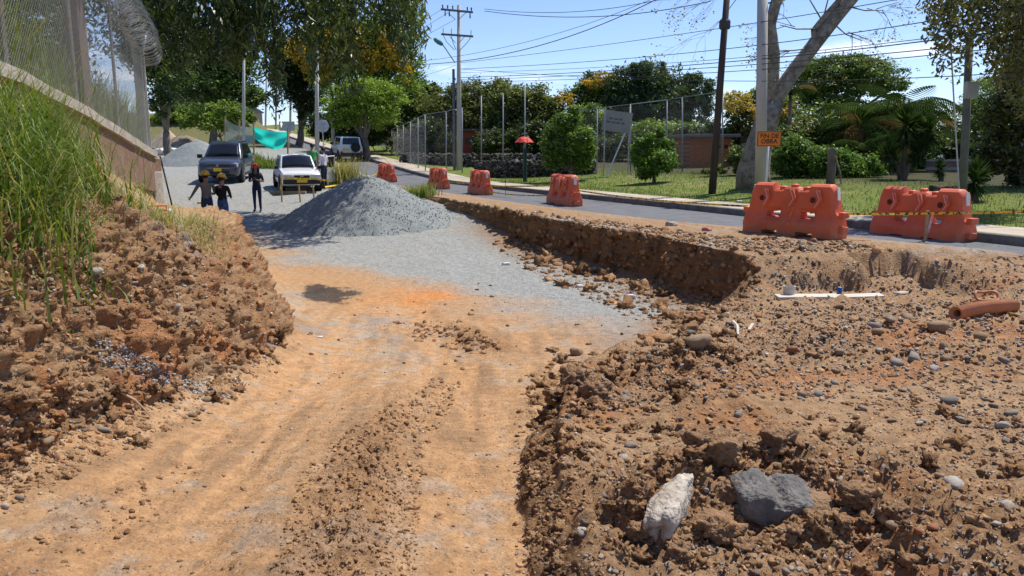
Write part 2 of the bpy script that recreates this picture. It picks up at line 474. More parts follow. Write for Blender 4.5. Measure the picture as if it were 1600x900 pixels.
# base colours by what the ground is made of
def C(*c): return np.array(c)
soil_or, soil_tan, soil_br, soil_rd = C(.44, .25, .118), C(.41, .262, .142), C(.235, .132, .064), C(.34, .145, .057)
rub_c, grav, gravd, grass_c, oil = C(.33, .207, .112), C(.305, .312, .292), C(.25, .265, .26), C(.13, .165, .035), C(.055, .045, .038)
def lerp(a, b, w): return a + (b - a) * np.clip(w, 0, 1)[:, :, None]
big = fbm(flat + 40, 4, .45, .55).reshape(nr, nc)
v2 = fbm(flat + 70, 4, 1.7, .6).reshape(nr, nc)
colr = np.zeros(P.shape) + soil_tan
colr = lerp(colr, soil_or + 0 * colr, floor * (.55 + 1.1 * v2))
colr = lerp(colr, soil_or * 1.12 + 0 * colr, trk * .75)
fl_ = floor * (1 - sst(11, 14, GY))
colr = lerp(colr, C(.27, .17, .095) + 0 * colr, fl_ * sst(.05, .5, wob + .5 * v2) * .65)
colr = lerp(colr, C(.46, .31, .185) + 0 * colr, fl_ * sst(.10, .55, -wob + .4 * big) * .7)
colr = lerp(colr, C(.36, .315, .255) + 0 * colr, fl_ * sst(.18, .42, -v2 - .35 * big) * .45)
colr = lerp(colr, soil_br * 1.3 + 0 * colr, loose * (.75 + .5 * midf))
g1 = floor * sst(11.4, 14.8, GY + 2.4 * big + 1.0 * v2 + 1.2 * (GX + .6))
greyspot = floor * sst(8.2, 9.6, GY) * sst(.10, .34, big + .35 * v2 + .15 * midf) * .5
strip = floor * np.exp(-((GX - 1.75 + .4 * v2) / .5) ** 2) * sst(8.6, 9.6, GY) * (1 - sst(13, 15, GY)) * .85
colr = lerp(colr, grav * 1.0 + 0 * colr, np.clip(np.maximum(np.maximum(g1, greyspot), strip), 0, 1))
po = pf(660, 465); ospot = np.exp(-(((GX - po.x) / .75) ** 2 + ((GY - po.y) / .9) ** 2)) * (1 + 1.2 * v2)
colr = lerp(colr, C(.56, .24, .075) + 0 * colr, floor * ospot * 1.0)
for (qx, qy, rx, ry) in ((515, 460, .62, .85), (490, 452, .3, .5)):
    pq = pf(qx, qy)
    osp = sst(.42, .62, np.exp(-(((GX - pq.x) / rx) ** 2 + ((GY - pq.y) / ry) ** 2)) + .45 * v2 + .35 * midf + .25 * finef)
    colr = lerp(colr, (oil if qy != 517 else soil_br) + 0 * colr, floor * osp * .92)
colr = lerp(colr, grav * 1.05 + 0 * colr, ((K <= 3) & (GY > 21.8)) * 1.0)
colr = lerp(colr, C(.33, .29, .225) + 0 * colr, (K <= 4) * sst(17, 20, GY) * sst(.08, .4, v2 + .5 * big) * .45)
colr = lerp(colr, C(.15, .145, .055) + 0 * colr, (K <= 4) * sst(58, 66, GY + 3 * big + 2 * v2))
# left bank
bk = (K == 3) * (GY < 22)
colr = lerp(colr, soil_br * 1.18 + 0 * colr, bk * 1.0)
colr = lerp(colr, soil_rd + 0 * colr, bk * sst(-.02, .3, v2 + .4 * big) * sst(.75, -.2, GZ) * .9)
colr = lerp(colr, soil_tan * .8 + 0 * colr, bk * sst(.05, .35, -v2 + .3 * midf) * .7)
sh = ((K == 2) * (GY < 22)) * 1.0
colr = lerp(colr, soil_br * 1.25 + 0 * colr, sh * (1 - sst(12, 15, GY)))
colr = lerp(colr, soil_tan * .92 + 0 * colr, sh * sst(12, 15, GY))
colr = lerp(colr, grav * .9 + 0 * colr, (bank0 | bank) * np.exp(-((GY - 8.3) / 1.0) ** 2) * sst(.35, .7, GZ) * sst(-.05, .25, v2 + .4 * midf) * .8)
colr = lerp(colr, C(.10, .125, .035) + 0 * colr, (K == 0) * (1 - sst(26, 40, GY)))
colr = lerp(colr, C(.16, .18, .06) + 0 * colr, (K == 0) * sst(26, 40, GY))
# right cut wall, talus
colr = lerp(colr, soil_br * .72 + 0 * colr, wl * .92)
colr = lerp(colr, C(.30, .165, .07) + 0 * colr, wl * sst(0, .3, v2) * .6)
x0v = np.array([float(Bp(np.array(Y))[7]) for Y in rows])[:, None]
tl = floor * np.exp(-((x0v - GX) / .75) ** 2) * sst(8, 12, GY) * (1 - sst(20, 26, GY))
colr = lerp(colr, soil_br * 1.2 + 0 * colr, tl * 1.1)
# right: rubble, trodden strip, shoulder, verge
rb = right * 1.0
colr = lerp(colr, rub_c + 0 * colr, rb * .9)
colr = lerp(colr, soil_tan * .88 + 0 * colr, rb * np.clip(band + .25 * v2, 0, 1) * .8)
colr = lerp(colr, soil_br * 1.25 + 0 * colr, rb * sst(-.02, .28, v2 - .25 * midf) * .75 * (1 - sst(12, 13, GY)))
colr = lerp(colr, soil_rd * 1.1 + 0 * colr, rb * sst(.22, .42, big + .3 * v2) * .6 * (1 - sst(10, 12, GY)))
colr = lerp(colr, grav * .95 + 0 * colr, rb * sst(.02, .3, -big + .5 * v2) * sst(11.8, 12.6, GY) * .5)
colr = lerp(colr, soil_br * 1.15 + 0 * colr, rb * np.clip(heap * 1.5, 0, 1) * .9)
colr = lerp(colr, grass_c + 0 * colr, rb * sst(WALK1 - .2, WALK1 + .2, T_ + .25 * v2))
colr = lerp(colr, C(.27, .22, .11) + 0 * colr, rb * sst(WALK1 + .2, WALK1 + .4, T_) * sst(.1, .35, v2 + .5 * big) * .55)
colr = lerp(colr, C(.062, .060, .028) + 0 * colr, rb * sst(19.5, 24, T_ + 1.5 * v2))
colr *= (1 + .18 * finef * near)[:, :, None]
peb = np.clip(rub * 1.0 + .35 * floor + .6 * bk + .5 * wl + .9 * g1 * floor + ((K <= 3) & (GY > 21.8)) * .8, 0, 1) * (T_ < road0(S_))
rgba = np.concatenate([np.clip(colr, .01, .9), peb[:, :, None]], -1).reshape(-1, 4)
idx = np.arange(nr * nc).reshape(nr, nc)
quads = np.stack([idx[:-1, :-1], idx[:-1, 1:], idx[1:, 1:], idx[1:, :-1]], -1).reshape(-1, 4)
VG = P2.reshape(-1, 3)

def ground_material():
    m, t, b = new_mat('earth')
    L = t.links.new
    a = t.nodes.new('ShaderNodeAttribute'); a.attribute_name = 'col'
    co = t.nodes.new('ShaderNodeTexCoord')
    def noise(sc, det=6, rgh=.6):
        n = t.nodes.new('ShaderNodeTexNoise'); n.inputs['Scale'].default_value = sc; n.inputs['Detail'].default_value = det
        n.inputs['Roughness'].default_value = rgh; L(co.outputs['Object'], n.inputs['Vector']); return n
    def mr(x, a0, a1, b0, b1):
        n = t.nodes.new('ShaderNodeMapRange'); L(x, n.inputs[0])
        for i, v in enumerate((a0, a1, b0, b1)): n.inputs[i + 1].default_value = v
        return n.outputs[0]
    n1, n2 = noise(9, 8, .7), noise(55, 5, .7)
    v = t.nodes.new('ShaderNodeVectorMath'); v.operation = 'SCALE'
    L(a.outputs['Color'], v.inputs[0]); L(mr(n1.outputs['Fac'], .25, .75, .66, 1.34), v.inputs['Scale'])
    v2_ = t.nodes.new('ShaderNodeVectorMath'); v2_.operation = 'SCALE'
    L(v.outputs[0], v2_.inputs[0]); L(mr(n2.outputs['Fac'], .25, .75, .72, 1.28), v2_.inputs['Scale'])
    # grit: small stones of mixed colour where the ground carries them
    vo = t.nodes.new('ShaderNodeTexVoronoi'); vo.inputs['Scale'].default_value = 34; L(co.outputs['Object'], vo.inputs['Vector'])
    rp = t.nodes.new('ShaderNodeValToRGB')
    els = rp.color_ramp.elements
    els[0].position = 0; els[0].color = (.17, .12, .08, 1); els[1].position = 1; els[1].color = (.55, .47, .38, 1)
    for pos, c in ((.35, (.30, .29, .27)), (.6, (.42, .28, .16)), (.8, (.36, .37, .36))):
        e = els.new(pos); e.color = (*c, 1)
    sx = t.nodes.new('ShaderNodeSeparateColor'); L(vo.outputs['Color'], sx.inputs[0]); L(sx.outputs[0], rp.inputs[0])
    sel = t.nodes.new('ShaderNodeMath'); sel.operation = 'GREATER_THAN'; L(sx.outputs[1], sel.inputs[0]); sel.inputs[1].default_value = .62
    near_c = mr(vo.outputs['Distance'], .28, .5, 1, 0)
    m1 = t.nodes.new('ShaderNodeMath'); m1.operation = 'MULTIPLY'; L(sel.outputs[0], m1.inputs[0]); L(near_c, m1.inputs[1])
    m2 = t.nodes.new('ShaderNodeMath'); m2.operation = 'MULTIPLY'; L(m1.outputs[0], m2.inputs[0]); L(a.outputs['Alpha'], m2.inputs[1])
    m3 = t.nodes.new('ShaderNodeMath'); m3.operation = 'MULTIPLY'; L(m2.outputs[0], m3.inputs[0]); m3.inputs[1].default_value = .75
    mx = t.nodes.new('ShaderNodeMixRGB'); L(m3.outputs[0], mx.inputs[0]); L(v2_.outputs[0], mx.inputs[1]); L(rp.outputs[0], mx.inputs[2])
    L(mx.outputs[0], b.inputs['Base Color'])
    b.inputs['Roughness'].default_value = .95; b.inputs['Specular IOR Level'].default_value = .12
    h = t.nodes.new('ShaderNodeMath'); h.operation = 'MULTIPLY_ADD'; L(m2.outputs[0], h.inputs[0]); h.inputs[1].default_value = .8
    n3 = noise(26, 9, .72); L(n3.outputs['Fac'], h.inputs[2])
    bp = t.nodes.new('ShaderNodeBump'); bp.inputs['Strength'].default_value = .85; bp.inputs['Distance'].default_value = .035
    L(h.outputs[0], bp.inputs['Height']); L(bp.outputs[0], b.inputs['Normal'])
    return m
EARTH = ground_material()
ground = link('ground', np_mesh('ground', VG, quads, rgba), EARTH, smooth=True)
tag(ground, 'dug up orange brown earth with a trench, banks and rubble', kind='structure')
_step = [i for i in range(0, nr)]
BVH = BVHTree.FromPolygons([tuple(v) for v in VG.tolist()], quads.tolist())
def drop(x, y, z0=60.0):
    h = BVH.ray_cast(Vector((x, y, z0)), Vector((0, 0, -1)))
    return h[0].z if h[0] is not None else 0.0
def on(px, py):
    """the ground point seen at a photo pixel"""
    h = BVH.ray_cast(Vector((0, 0, CAMZ)), Vector(ray(px, py)).normalized())
    return h[0], h[1]
# ================================================================== street
def strip_mesh(name, s0, s1, cross, ds=1.0):
    """sweep a cross-section [(t, dz)...] along the street"""
    ss = np.arange(s0, s1 + .01, ds); m = len(cross(0) if callable(cross) else cross)
    V = []
    for s in ss:
        z = float(zr(s))
        for t, dz_ in (cross(s) if callable(cross) else cross):
            x, y = xy(s, t); V.append((x, y, z + dz_))
    I = np.arange(len(ss) * m).reshape(len(ss), m)
    Fq = np.stack([I[:-1, :-1], I[1:, :-1], I[1:, 1:], I[:-1, 1:]], -1).reshape(-1, 4)
    return np_mesh(name, np.array(V), Fq[:, ::-1])
ASPH = mat('asphalt', (.155, .158, .163), (.105, .107, .112), scale=2.2, rough=.9, bump=.3, bscale=90, detail=8)
KERB = mat('kerb_concrete', (.19, .175, .15), (.09, .082, .07), scale=3.5, rough=.9, bump=.4, bscale=25)
WALK = mat('walk_concrete', (.46, .40, .31), (.33, .28, .21), scale=1.3, rough=.92, bump=.25, bscale=30, detail=8)
tag(link('road', strip_mesh('road', -30, 320, lambda s: [(float(road0(s)) - .1, -.035), (float(road0(s)) * .6 + ROAD1 * .4, -.03), (float(road0(s)) * .25 + ROAD1 * .75, -.022), (ROAD1 + .05, -.02)]), ASPH), 'grey asphalt street', kind='structure')
tag(link('kerb', strip_mesh('kerb', -30, 320, [(ROAD1, -.2), (ROAD1 + .01, .125), (ROAD1 + .03, .145), (ROAD1 + .17, .148), (ROAD1 + .175, -.2)]), KERB), 'concrete kerb', kind='structure')
tag(link('sidewalk', strip_mesh('sidewalk', -30, 320, [(ROAD1 + .172, .135), (WALK1 + .12, .142), (WALK1 + .125, -.2)]), WALK), 'pale concrete sidewalk', kind='structure')

# ================================================================== stones and clods
def ico(sub):
    bm = bmesh.new(); bmesh.ops.create_icosphere(bm, subdivisions=sub, radius=1)
    v = np.array([x.co[:] for x in bm.verts]); f = np.array([[q.index for q in p.verts] for p in bm.faces]); bm.free()
    return v, f
ICO = {k: ico(k) for k in (1, 2, 3, 4)}
def facet(seed, sub=2, planes=11, squash=(1, .8, .6), rough=.05, spread=.28):
    r = np.random.default_rng(seed); v, f = ICO[sub]
    n = r.normal(size=(planes, 3)); n /= np.linalg.norm(n, axis=1)[:, None]
    n = np.concatenate([n, np.eye(3), -np.eye(3)]); d = r.uniform(1 - spread, 1, len(n))
    dots = v @ n.T
    rad = np.min(np.where(dots > .12, d[None] / np.maximum(dots, .12), 9), axis=1)
    rad = np.minimum(rad, 1.25)
    p = v * rad[:, None]
    p = p * (1 + rough * fbm(v * 1.0 + seed, 3, 2.5)[:, None])
    return p * np.array(squash), f
def rotmats(n, r):
    q = r.normal(size=(n, 4)); q /= np.linalg.norm(q, axis=1)[:, None]
    w, x, y, z = q.T
    return np.stack([1 - 2 * (y * y + z * z), 2 * (x * y - z * w), 2 * (x * z + y * w), 2 * (x * y + z * w), 1 - 2 * (x * x + z * z), 2 * (y * z - x * w),
                     2 * (x * z - y * w), 2 * (y * z + x * w), 1 - 2 * (x * x + y * y)], -1).reshape(n, 3, 3)
STONE_C = np.array([(.24, .205, .165), (.32, .275, .22), (.38, .325, .26), (.40, .28, .175), (.26, .18, .11), (.42, .36, .28), (.30, .20, .12), (.46, .44, .40), (.36, .15, .08)])
STONE_P = np.array([.17, .17, .13, .15, .14, .09, .08, .045, .025])
CLOD_C = np.array([(.26, .148, .074), (.31, .182, .094), (.215, .122, .062), (.37, .225, .12)])
def scatter(name, pts, sizes, pal, probs, sub, seed, material, protos=7, sink=.25, rough=.12, planes=9, smooth=False):
    r = np.random.default_rng(seed); n = len(pts)
    base = [facet(seed * 50 + k, sub, planes, tuple(r.uniform(.55, 1, 3)), rough) for k in range(protos)]
    M = rotmats(n, r); V, Fc, Cc = [], [], []; off = 0
    which = r.integers(0, protos, n); cidx = r.choice(len(pal), n, p=probs)
    for k in range(protos):
        w = np.where(which == k)[0]
        if not len(w): continue
        bv, bf = base[k]
        p = np.einsum('nij,vj->nvi', M[w], bv) * sizes[w][:, None, None]
        p[:, :, 2] *= .8
        p = p + pts[w][:, None, :]; p[:, :, 2] += (sizes[w] * (.5 - sink))[:, None]
        V.append(p.reshape(-1, 3)); Fc.append((bf[None] + (np.arange(len(w)) * len(bv))[:, None, None] + off).reshape(-1, 3)); off += len(w) * len(bv)
        c = pal[cidx[w]] * r.uniform(.75, 1.25, (len(w), 1)); Cc.append(np.repeat(c, len(bv), 0))
    return link(name, np_mesh(name, np.concatenate(V), np.concatenate(Fc), np.concatenate(Cc)), material, smooth=smooth)
STONE_M = vcol_mat('stone', .88, 24, .3, .5, 70)
CLOD_M = vcol_mat('soil_lump', .97, 40, .35, .9, 55, .1)
def sample(regions, seed, lo, hi, power=2.2, zmin=-9):
    """random ground points under photo regions; size in photo pixels lo..hi, small ones common"""
    r = np.random.default_rng(seed); P_, S_z = [], []
    for (poly, n) in regions:
        poly = np.array(poly, float); a, b = poly.min(0), poly.max(0); k = 0; tries = 0
        while k < n and tries < n * 6:
            tries += 1
            q = r.uniform(a, b)
            inside = False; j = len(poly) - 1
            for i in range(len(poly)):
                if (poly[i, 1] > q[1]) != (poly[j, 1] > q[1]) and q[0] < (poly[j, 0] - poly[i, 0]) * (q[1] - poly[i, 1]) / (poly[j, 1] - poly[i, 1]) + poly[i, 0]:
                    inside = not inside
                j = i
            if not inside: continue
            h, nn = on(*q)
            if h is None or h.y > 40: continue
            P_.append(h[:]); S_z.append(mpp(h.y) * .5 * (lo + (hi - lo) * r.random() ** power)); k += 1
    return np.array(P_), np.array(S_z)
RUB = [(880, 600), (1050, 520), (1120, 475), (1210, 480), (1600, 470), (1600, 690), (1400, 640), (1150, 620), (960, 640)]
RUBF = [(830, 640), (960, 620), (1250, 640), (1600, 640), (1600, 900), (840, 900)]
EDGE = [(1100, 475), (1210, 400), (1400, 410), (1600, 400), (1600, 490), (1180, 500)]
BANK = [(0, 430), (120, 330), (250, 345), (385, 400), (440, 500), (430, 560), (340, 630), (0, 780)]
TOE_L = [(0, 620), (120, 600), (330, 590), (440, 500), (440, 560), (330, 650), (150, 730), (0, 800)]
WALLR = [(800, 340), (1180, 400), (1190, 480), (1060, 500), (960, 450), (780, 375)]
TALUS = [(770, 372), (840, 385), (960, 430), (1110, 478), (1180, 480), (1040, 520), (900, 460), (800, 410)]
SHOULDER = [(700, 312), (900, 340), (1160, 372), (1330, 378), (1400, 392), (1200, 396), (1000, 372), (800, 335)]
FLOOR = [(0, 800), (330, 650), (450, 520), (760, 430), (1020, 510), (860, 590), (830, 900), (0, 900)]
LOOSE = [(420, 900), (470, 740), (560, 660), (680, 590), (720, 600), (660, 720), (650, 900)]
HEAP = [(960, 760), (1060, 690), (1250, 690), (1400, 760), (1420, 830), (1200, 890), (960, 880)]
p_, s_z = sample([(RUB, 5200), (RUBF, 3000), (EDGE, 1700), (SHOULDER, 1100), (BANK, 1000), (TOE_L, 500), (TALUS, 300), (FLOOR, 160), ([(500, 560), (830, 560), (830, 900), (500, 900)], 160)], 5, 2.0, 9.5, 3.0)
tag(scatter('rubble', p_, s_z, STONE_C, STONE_P, 1, 3, STONE_M, planes=6, rough=.2), 'small mixed stones strewn over the dug earth', 'rubble', kind='stuff')
_pl, _sl = sample([(LOOSE, 3600), (FLOOR, 260), ([(805, 600), (860, 560), (930, 570), (930, 640), (880, 900), (805, 900)], 900)], 16, 2.2, 11, 4)
p_, s_z = sample([(TOE_L, 1300), (TALUS, 900), (RUBF, 3000), (HEAP, 1300), (BANK, 2200), (RUB, 1600), (WALLR, 1500), (SHOULDER, 900), (FLOOR, 160), ([(805, 600), (860, 560), (930, 570), (930, 640), (880, 900), (805, 900)], 500), ([(610, 505), (720, 500), (790, 545), (760, 560), (640, 530)], 250), ([(60, 800), (300, 720), (320, 760), (120, 890), (40, 890)], 200)], 6, 2.4, 17, 5)
p_, s_z = np.concatenate([p_, _pl]), np.concatenate([s_z, _sl])
_k = s_z / (mpp(1.0) * p_[:, 1]) < 3.4
tag(scatter('soil_crumbs', p_[_k], s_z[_k], CLOD_C, np.array([.3, .3, .2, .2]), 1, 8, CLOD_M, protos=9, sink=.5, rough=.9, planes=6), 'fine soil crumbs on the banks and along the ruts', 'soil crumbs', kind='stuff')
p_, s_z = p_[~_k], s_z[~_k]
tag(scatter('soil_clods', p_, s_z, CLOD_C, np.array([.3, .3, .2, .2]), 2, 4, CLOD_M, protos=12, sink=.6, rough=1.3, planes=6, smooth=False), 'crumbly brown soil clods on the banks and along the ruts', 'soil clods', kind='stuff')

p_, s_z = sample([([(150, 528), (200, 545), (290, 588), (370, 612), (360, 624), (280, 612), (190, 585), (150, 560)], 900)], 66, 2.5, 8, 2.5)
tag(scatter('gravel_spill', p_, s_z, np.array([(.28, .285, .28), (.21, .215, .21), (.36, .36, .35)]), np.full(3, 1 / 3), 1, 5, STONE_M, planes=6, rough=.2), 'blue grey gravel spilled down the foot of the left bank', 'gravel', kind='stuff')
p_, s_z = sample([(HEAP, 130), (RUBF, 130), ([(820, 600), (870, 540), (960, 560), (960, 660), (900, 760), (850, 880), (825, 880)], 110), (TOE_L, 70), ([(960, 540), (1110, 500), (1200, 520), (1130, 620), (960, 640)], 70), (TALUS, 40)], 67, 12, 40, 2.4)
tag(scatter('earth_lumps', p_, s_z, CLOD_C * .92, np.array([.3, .3, .2, .2]), 3, 12, CLOD_M, protos=14, sink=.62, rough=1.6, planes=6), 'broken lumps of brown earth along the dug edge and heaps', 'earth lumps', kind='stuff')
# individually placed stones that can be told apart in the picture
def flat_mat(name, c, **k): return mat(name, c, tuple(x * .62 for x in c), scale=9, rough=.88, bump=.5, bscale=30, **k)
SMATS = [flat_mat('grey_stone', (.33, .28, .225)), flat_mat('brown_stone', (.36, .25, .15)), flat_mat('pale_stone', (.52, .47, .40)), flat_mat('dark_stone', (.21, .18, .145)), flat_mat('red_stone', (.42, .17, .08))]
PROTO = {}
for mi, mm in enumerate(SMATS):
    for k in range(4):
        v, f = facet(900 + mi * 10 + k, 2, 6, (1, random.uniform(.65, .95), random.uniform(.45, .75)), .10, .45)
        me = np_mesh('stone', v, f); me.materials.append(mm); PROTO[mi, k] = me
def stone(px, py, wpx, mi, label, group=None, rz=None, sink=.25, name='stone'):
    h, nn = on(px, py)
    s = wpx * .5 * mpp(h.y)
    o = bpy.data.objects.new(name, PROTO[mi, random.randrange(4)]); COL.objects.link(o)
    o.scale = (s, s, s * random.uniform(.8, 1.15)); o.rotation_euler = (random.uniform(-.3, .3), random.uniform(-.3, .3), random.uniform(0, 6.28))
    o.location = (h.x, h.y, h.z + s * (.45 - sink))
    return tag(o, label, 'stone', group)
CN = ['grey', 'brown', 'pale', 'dark grey', 'reddish']
def stones(poly, n, lo, hi, where, gname, seed, w=(.38, .27, .12, .18, .05)):
    r = np.random.default_rng(seed); poly = np.array(poly, float); a, b = poly.min(0), poly.max(0); k = 0
    while k < n:
        q = r.uniform(a, b); ins = False; j = len(poly) - 1
        for i in range(len(poly)):
            if (poly[i, 1] > q[1]) != (poly[j, 1] > q[1]) and q[0] < (poly[j, 0] - poly[i, 0]) * (q[1] - poly[i, 1]) / (poly[j, 1] - poly[i, 1]) + poly[i, 0]: ins = not ins
            j = i
        if not ins: continue
        mi = int(r.choice(5, p=w))
        stone(q[0], q[1], lo + (hi - lo) * r.random() ** 2, mi, f'loose {CN[mi]} stone {where}', f'{CN[mi]} stones {gname}'); k += 1
stones(RUB, 120, 9, 26, 'lying in the band of rubble below the orange pipe', 'in the rubble band', 21)
stones(RUBF, 70, 9, 24, 'on the trodden earth around the big dark boulder', 'around the boulder', 22)
stones(TOE_L, 28, 9, 24, 'at the foot of the left bank', 'at the foot of the left bank', 23, (.15, .5, .15, .1, .1))
stones([(0, 450), (200, 380), (380, 400), (420, 480), (300, 600), (0, 650)], 34, 8, 20, 'stuck in the face of the left bank', 'in the left bank', 24, (.2, .4, .25, .05, .1))
for q in ((985, 697, 26, 0, 'blue grey cobble alone on the brown earth beyond the boulder'), (1240, 765, 24, 1, None), (1395, 825, 30, 1, None),
          (1365, 512, 30, 0, 'angular blue grey stone standing up in the rubble'), (1420, 500, 34, 1, 'round brown stone in the rubble left of the pipe'),
          (1428, 562, 36, 0, 'round grey boulder in the rubble, left of a rounder one'), (1400, 570, 34, 0, 'grey cobble touching a round boulder in the rubble'),
          (1485, 630, 34, 3, 'flat dark stone with a shadow beneath, right foreground'), (1465, 515, 44, 1, 'wide tan slab of stone below the pipe mouth'),
          (1490, 760, 40, 2, 'flat pale pink stone on trodden earth at the right'), (1573, 790, 24, 2, 'small pale grey stone at the right edge'),
          (1200, 850, 34, 1, None), (1500, 300, 20, 3, None), (1460, 826, 30, 4, 'bright orange clump of brick earth at lower right'), (1435, 832, 20, 4, 'smaller orange crumb beside the bright orange clump'),
          (862, 850, 12, 2, 'small white stone in the rut at bottom centre'), (915, 870, 12, 2, 'small white stone right of the rut, near bottom edge'),
          (940, 745, 22, 1, None), (1090, 540, 60, 1, 'large lump of hardened brown earth in the rubble'), (900, 555, 40, 1, 'brown lump on the edge of the dug step'),
          (75, 690, 26, 1, None), (150, 425, 24, 2, 'pale stone in the upper face of the left bank'), (75, 605, 12, 4, 'bright orange brick chip in the left bank')):
    if q[4]: stone(*q[:4], q[4])
    else: stone(*q[:4], f'{CN[q[3]]} stone among the soil lumps around the boulder', 'stones among the soil lumps')

# the big dark boulder and the white concrete lump
h, _n = on(1200, 800)
bo = empty('boulder', h)
v, f = facet(77, 4, 8, (.205, .15, .13), .02, .35)
w = (v[:, 0] > .03); v[w, 2] -= .02
v += .005 * np.stack([fbm(v + 3 * q_, 4, 12) for q_ in range(3)], -1)
notch = np.exp(-((v[:, 0] - .03) / .035) ** 2) * (v[:, 2] > .02); v[:, 2] -= .05 * notch; v[:, 1] += .03 * notch
BOULD = mat('dark_rock', (.20, .185, .165), (.075, .07, .064), scale=9, rough=.75, bump=1.0, bscale=34, spec=.35)
link('stone_body', np_mesh('stone_body', v + np.array([0, 0.02, .055]), f), BOULD, bo, smooth=False)
v, f = facet(80, 3, 7, (.12, .10, .09), .3); link('soil_crust', np_mesh('soil_crust', v + np.array([.17, -.04, .035]), f), mat('crust', (.29, .185, .10), (.2, .12, .065), 20, .95, .8, 50), bo, smooth=True)
tag(bo, 'big angular dark grey boulder half buried in brown soil', 'boulder')
h, _n = on(1030, 850); h2, _n = on(1065, 770)
v, f = facet(91, 4, 6, (.08, .31, .14), .25, .45); v += .03 * np.stack([fbm(v + k, 4, 9) for k in range(3)], -1)
d = (h2 - h); ang = math.atan2(d.y, d.x) - math.pi / 2
o = link('concrete_lump', np_mesh('concrete_lump', v, f), mat('old_concrete', (.52, .47, .39), (.28, .225, .165), 9, .95, 1.0, 30), None, smooth=False)
o.location = (h + h2) / 2 + Vector((0, 0, .03)); o.rotation_euler = (.15, 0, ang)
tag(o, 'jagged whitish lump of broken concrete leaning in the soil left of boulder', 'concrete')
# large soil lumps round the boulder
LUMP = mat('soil_mass', (.30, .175, .09), (.18, .105, .055), 14, .97, 1.0, 40)
for k, (px, py, w) in enumerate(((1110, 700, 90), (1060, 720, 60), (1120, 830, 90), (1060, 860, 50), (1150, 770, 60), (1275, 810, 64), (1340, 780, 70), (1215, 690, 70), (1160, 860, 60), (1000, 830, 44), (1400, 800, 50), (895, 590, 56), (930, 610, 50), (870, 620, 40))):
    h, _n = on(px, py); s = w * .5 * mpp(h.y)
    v, f = facet(300 + k, 4, 5, (1, .85, .62), .5); u_n = v / np.linalg.norm(v, axis=1)[:, None]
    v += u_n * (.30 * fbm(v + k, 4, 2.6, .6) - .35 * np.abs(fbm(v + k + 4, 3, 5.5, .6)) + .10 * fbm(v + k, 2, 16))[:, None]
    o = link('soil_lump', np_mesh('soil_lump', v * s, f), LUMP, smooth=False); o.location = h + Vector((0, 0, s * .05)); o.rotation_euler.z = k
    tag(o, 'big crumbly brown soil lump around the dark boulder' if px > 950 else 'big soil lump on the corner of the dug step', 'soil lump', 'soil lumps round the boulder' if px > 950 else 'soil lumps on the dug step')

# ================================================================== gravel heaps
GRAV = mat('crushed_gravel', (.27, .29, .28), (.205, .222, .215), scale=5, rough=.95, bump=.9, bscale=38, detail=10)
SAND = mat('brown_sand', (.30, .245, .18), (.21, .17, .12), scale=8, rough=.95, bump=.6, bscale=40)
def heap_mesh(name, c, rx, ry, h, rz, seed, top=.12, skew=0, res=90, zoff=-.08):
    g = np.linspace(-1.15, 1.15, res); X, Y = np.meshgrid(g, g); rr = np.hypot(X, Y)
    th = np.arctan2(Y, X)
    q = np.stack([X.ravel() * 2 + seed, Y.ravel() * 2, X.ravel() * 0], -1)
    rr = rr * (1 + .12 * fbm(q, 3, .8).reshape(X.shape))
    z = np.sqrt(top ** 2 + 1) - np.sqrt(top ** 2 + (rr * (1 + .0 * th)) ** 2); z = np.maximum(z, -.12)
    z = z + .05 * fbm(q + 9, 4, 2.2).reshape(X.shape) * np.clip(1.1 - rr, 0, 1) + .012 * fbm(q + 3, 3, 14).reshape(X.shape)
    x_, y_ = X * rx, Y * ry
    co, si = math.cos(rz), math.sin(rz)
    wx, wy = c[0] + x_ * co - y_ * si, c[1] + x_ * si + y_ * co
    base = np.array([[drop(a, b) for a, b in zip(r1[::6], r2[::6])] for r1, r2 in zip(wx[::6], wy[::6])])
    gi = np.arange(0, res, 6)
    bx = np.array([np.interp(np.arange(res), gi, row) for row in base]); bb = np.array([np.interp(np.arange(res), gi, col) for col in bx.T]).T
    V = np.stack([wx, wy, bb + zoff + z * h], -1).reshape(-1, 3)
    I = np.arange(res * res).reshape(res, res)
    Fq = np.stack([I[:-1, :-1], I[:-1, 1:], I[1:, 1:], I[1:, :-1]], -1).reshape(-1, 4)
    keep = (rr < 1.12)
    kf = keep.ravel()[Fq].all(1)
    Fq = Fq[kf]; used = np.unique(Fq); remap = np.zeros(len(V), int); remap[used] = np.arange(len(used))
    return np_mesh(name, V[used], remap[Fq])
pc = at(572, 330, 24.3)
o = link('gravel_heap', heap_mesh('gravel_heap', (pc.x, pc.y), 2.95, 2.6, 1.98, .1, 3, .30, res=130), GRAV, smooth=True)
tag(o, 'big heap of grey crushed gravel in the middle of the trench', 'gravel heap')
def pebbles_on(obj, n, lo, hi, seed, name, pal, parent):
    me = obj.data; r = np.random.default_rng(seed); nv = len(me.vertices)
    co = np.empty(nv * 3); me.vertices.foreach_get('co', co); co = co.reshape(-1, 3)
    p = co[r.integers(0, nv, n)] + r.normal(size=(n, 3)) * np.array([.02, .02, 0])
    s = r.uniform(lo, hi, n)
    q = scatter(name, p, s, pal, np.full(len(pal), 1 / len(pal)), 1, seed, STONE_M, sink=.4); q.parent = parent; tag(q, kind='stuff')
GP = np.array([(.255, .272, .263), (.235, .252, .245), (.275, .292, .283)])
pebbles_on(o, 6000, .012, .03, 61, 'gravel_stones', GP, o)
pc = at(310, 238, 46)
o = link('gravel_heap', heap_mesh('gravel_heap', (pc.x, pc.y), 2.7, 2.4, 1.75, 0, 8, .22), GRAV, smooth=True)
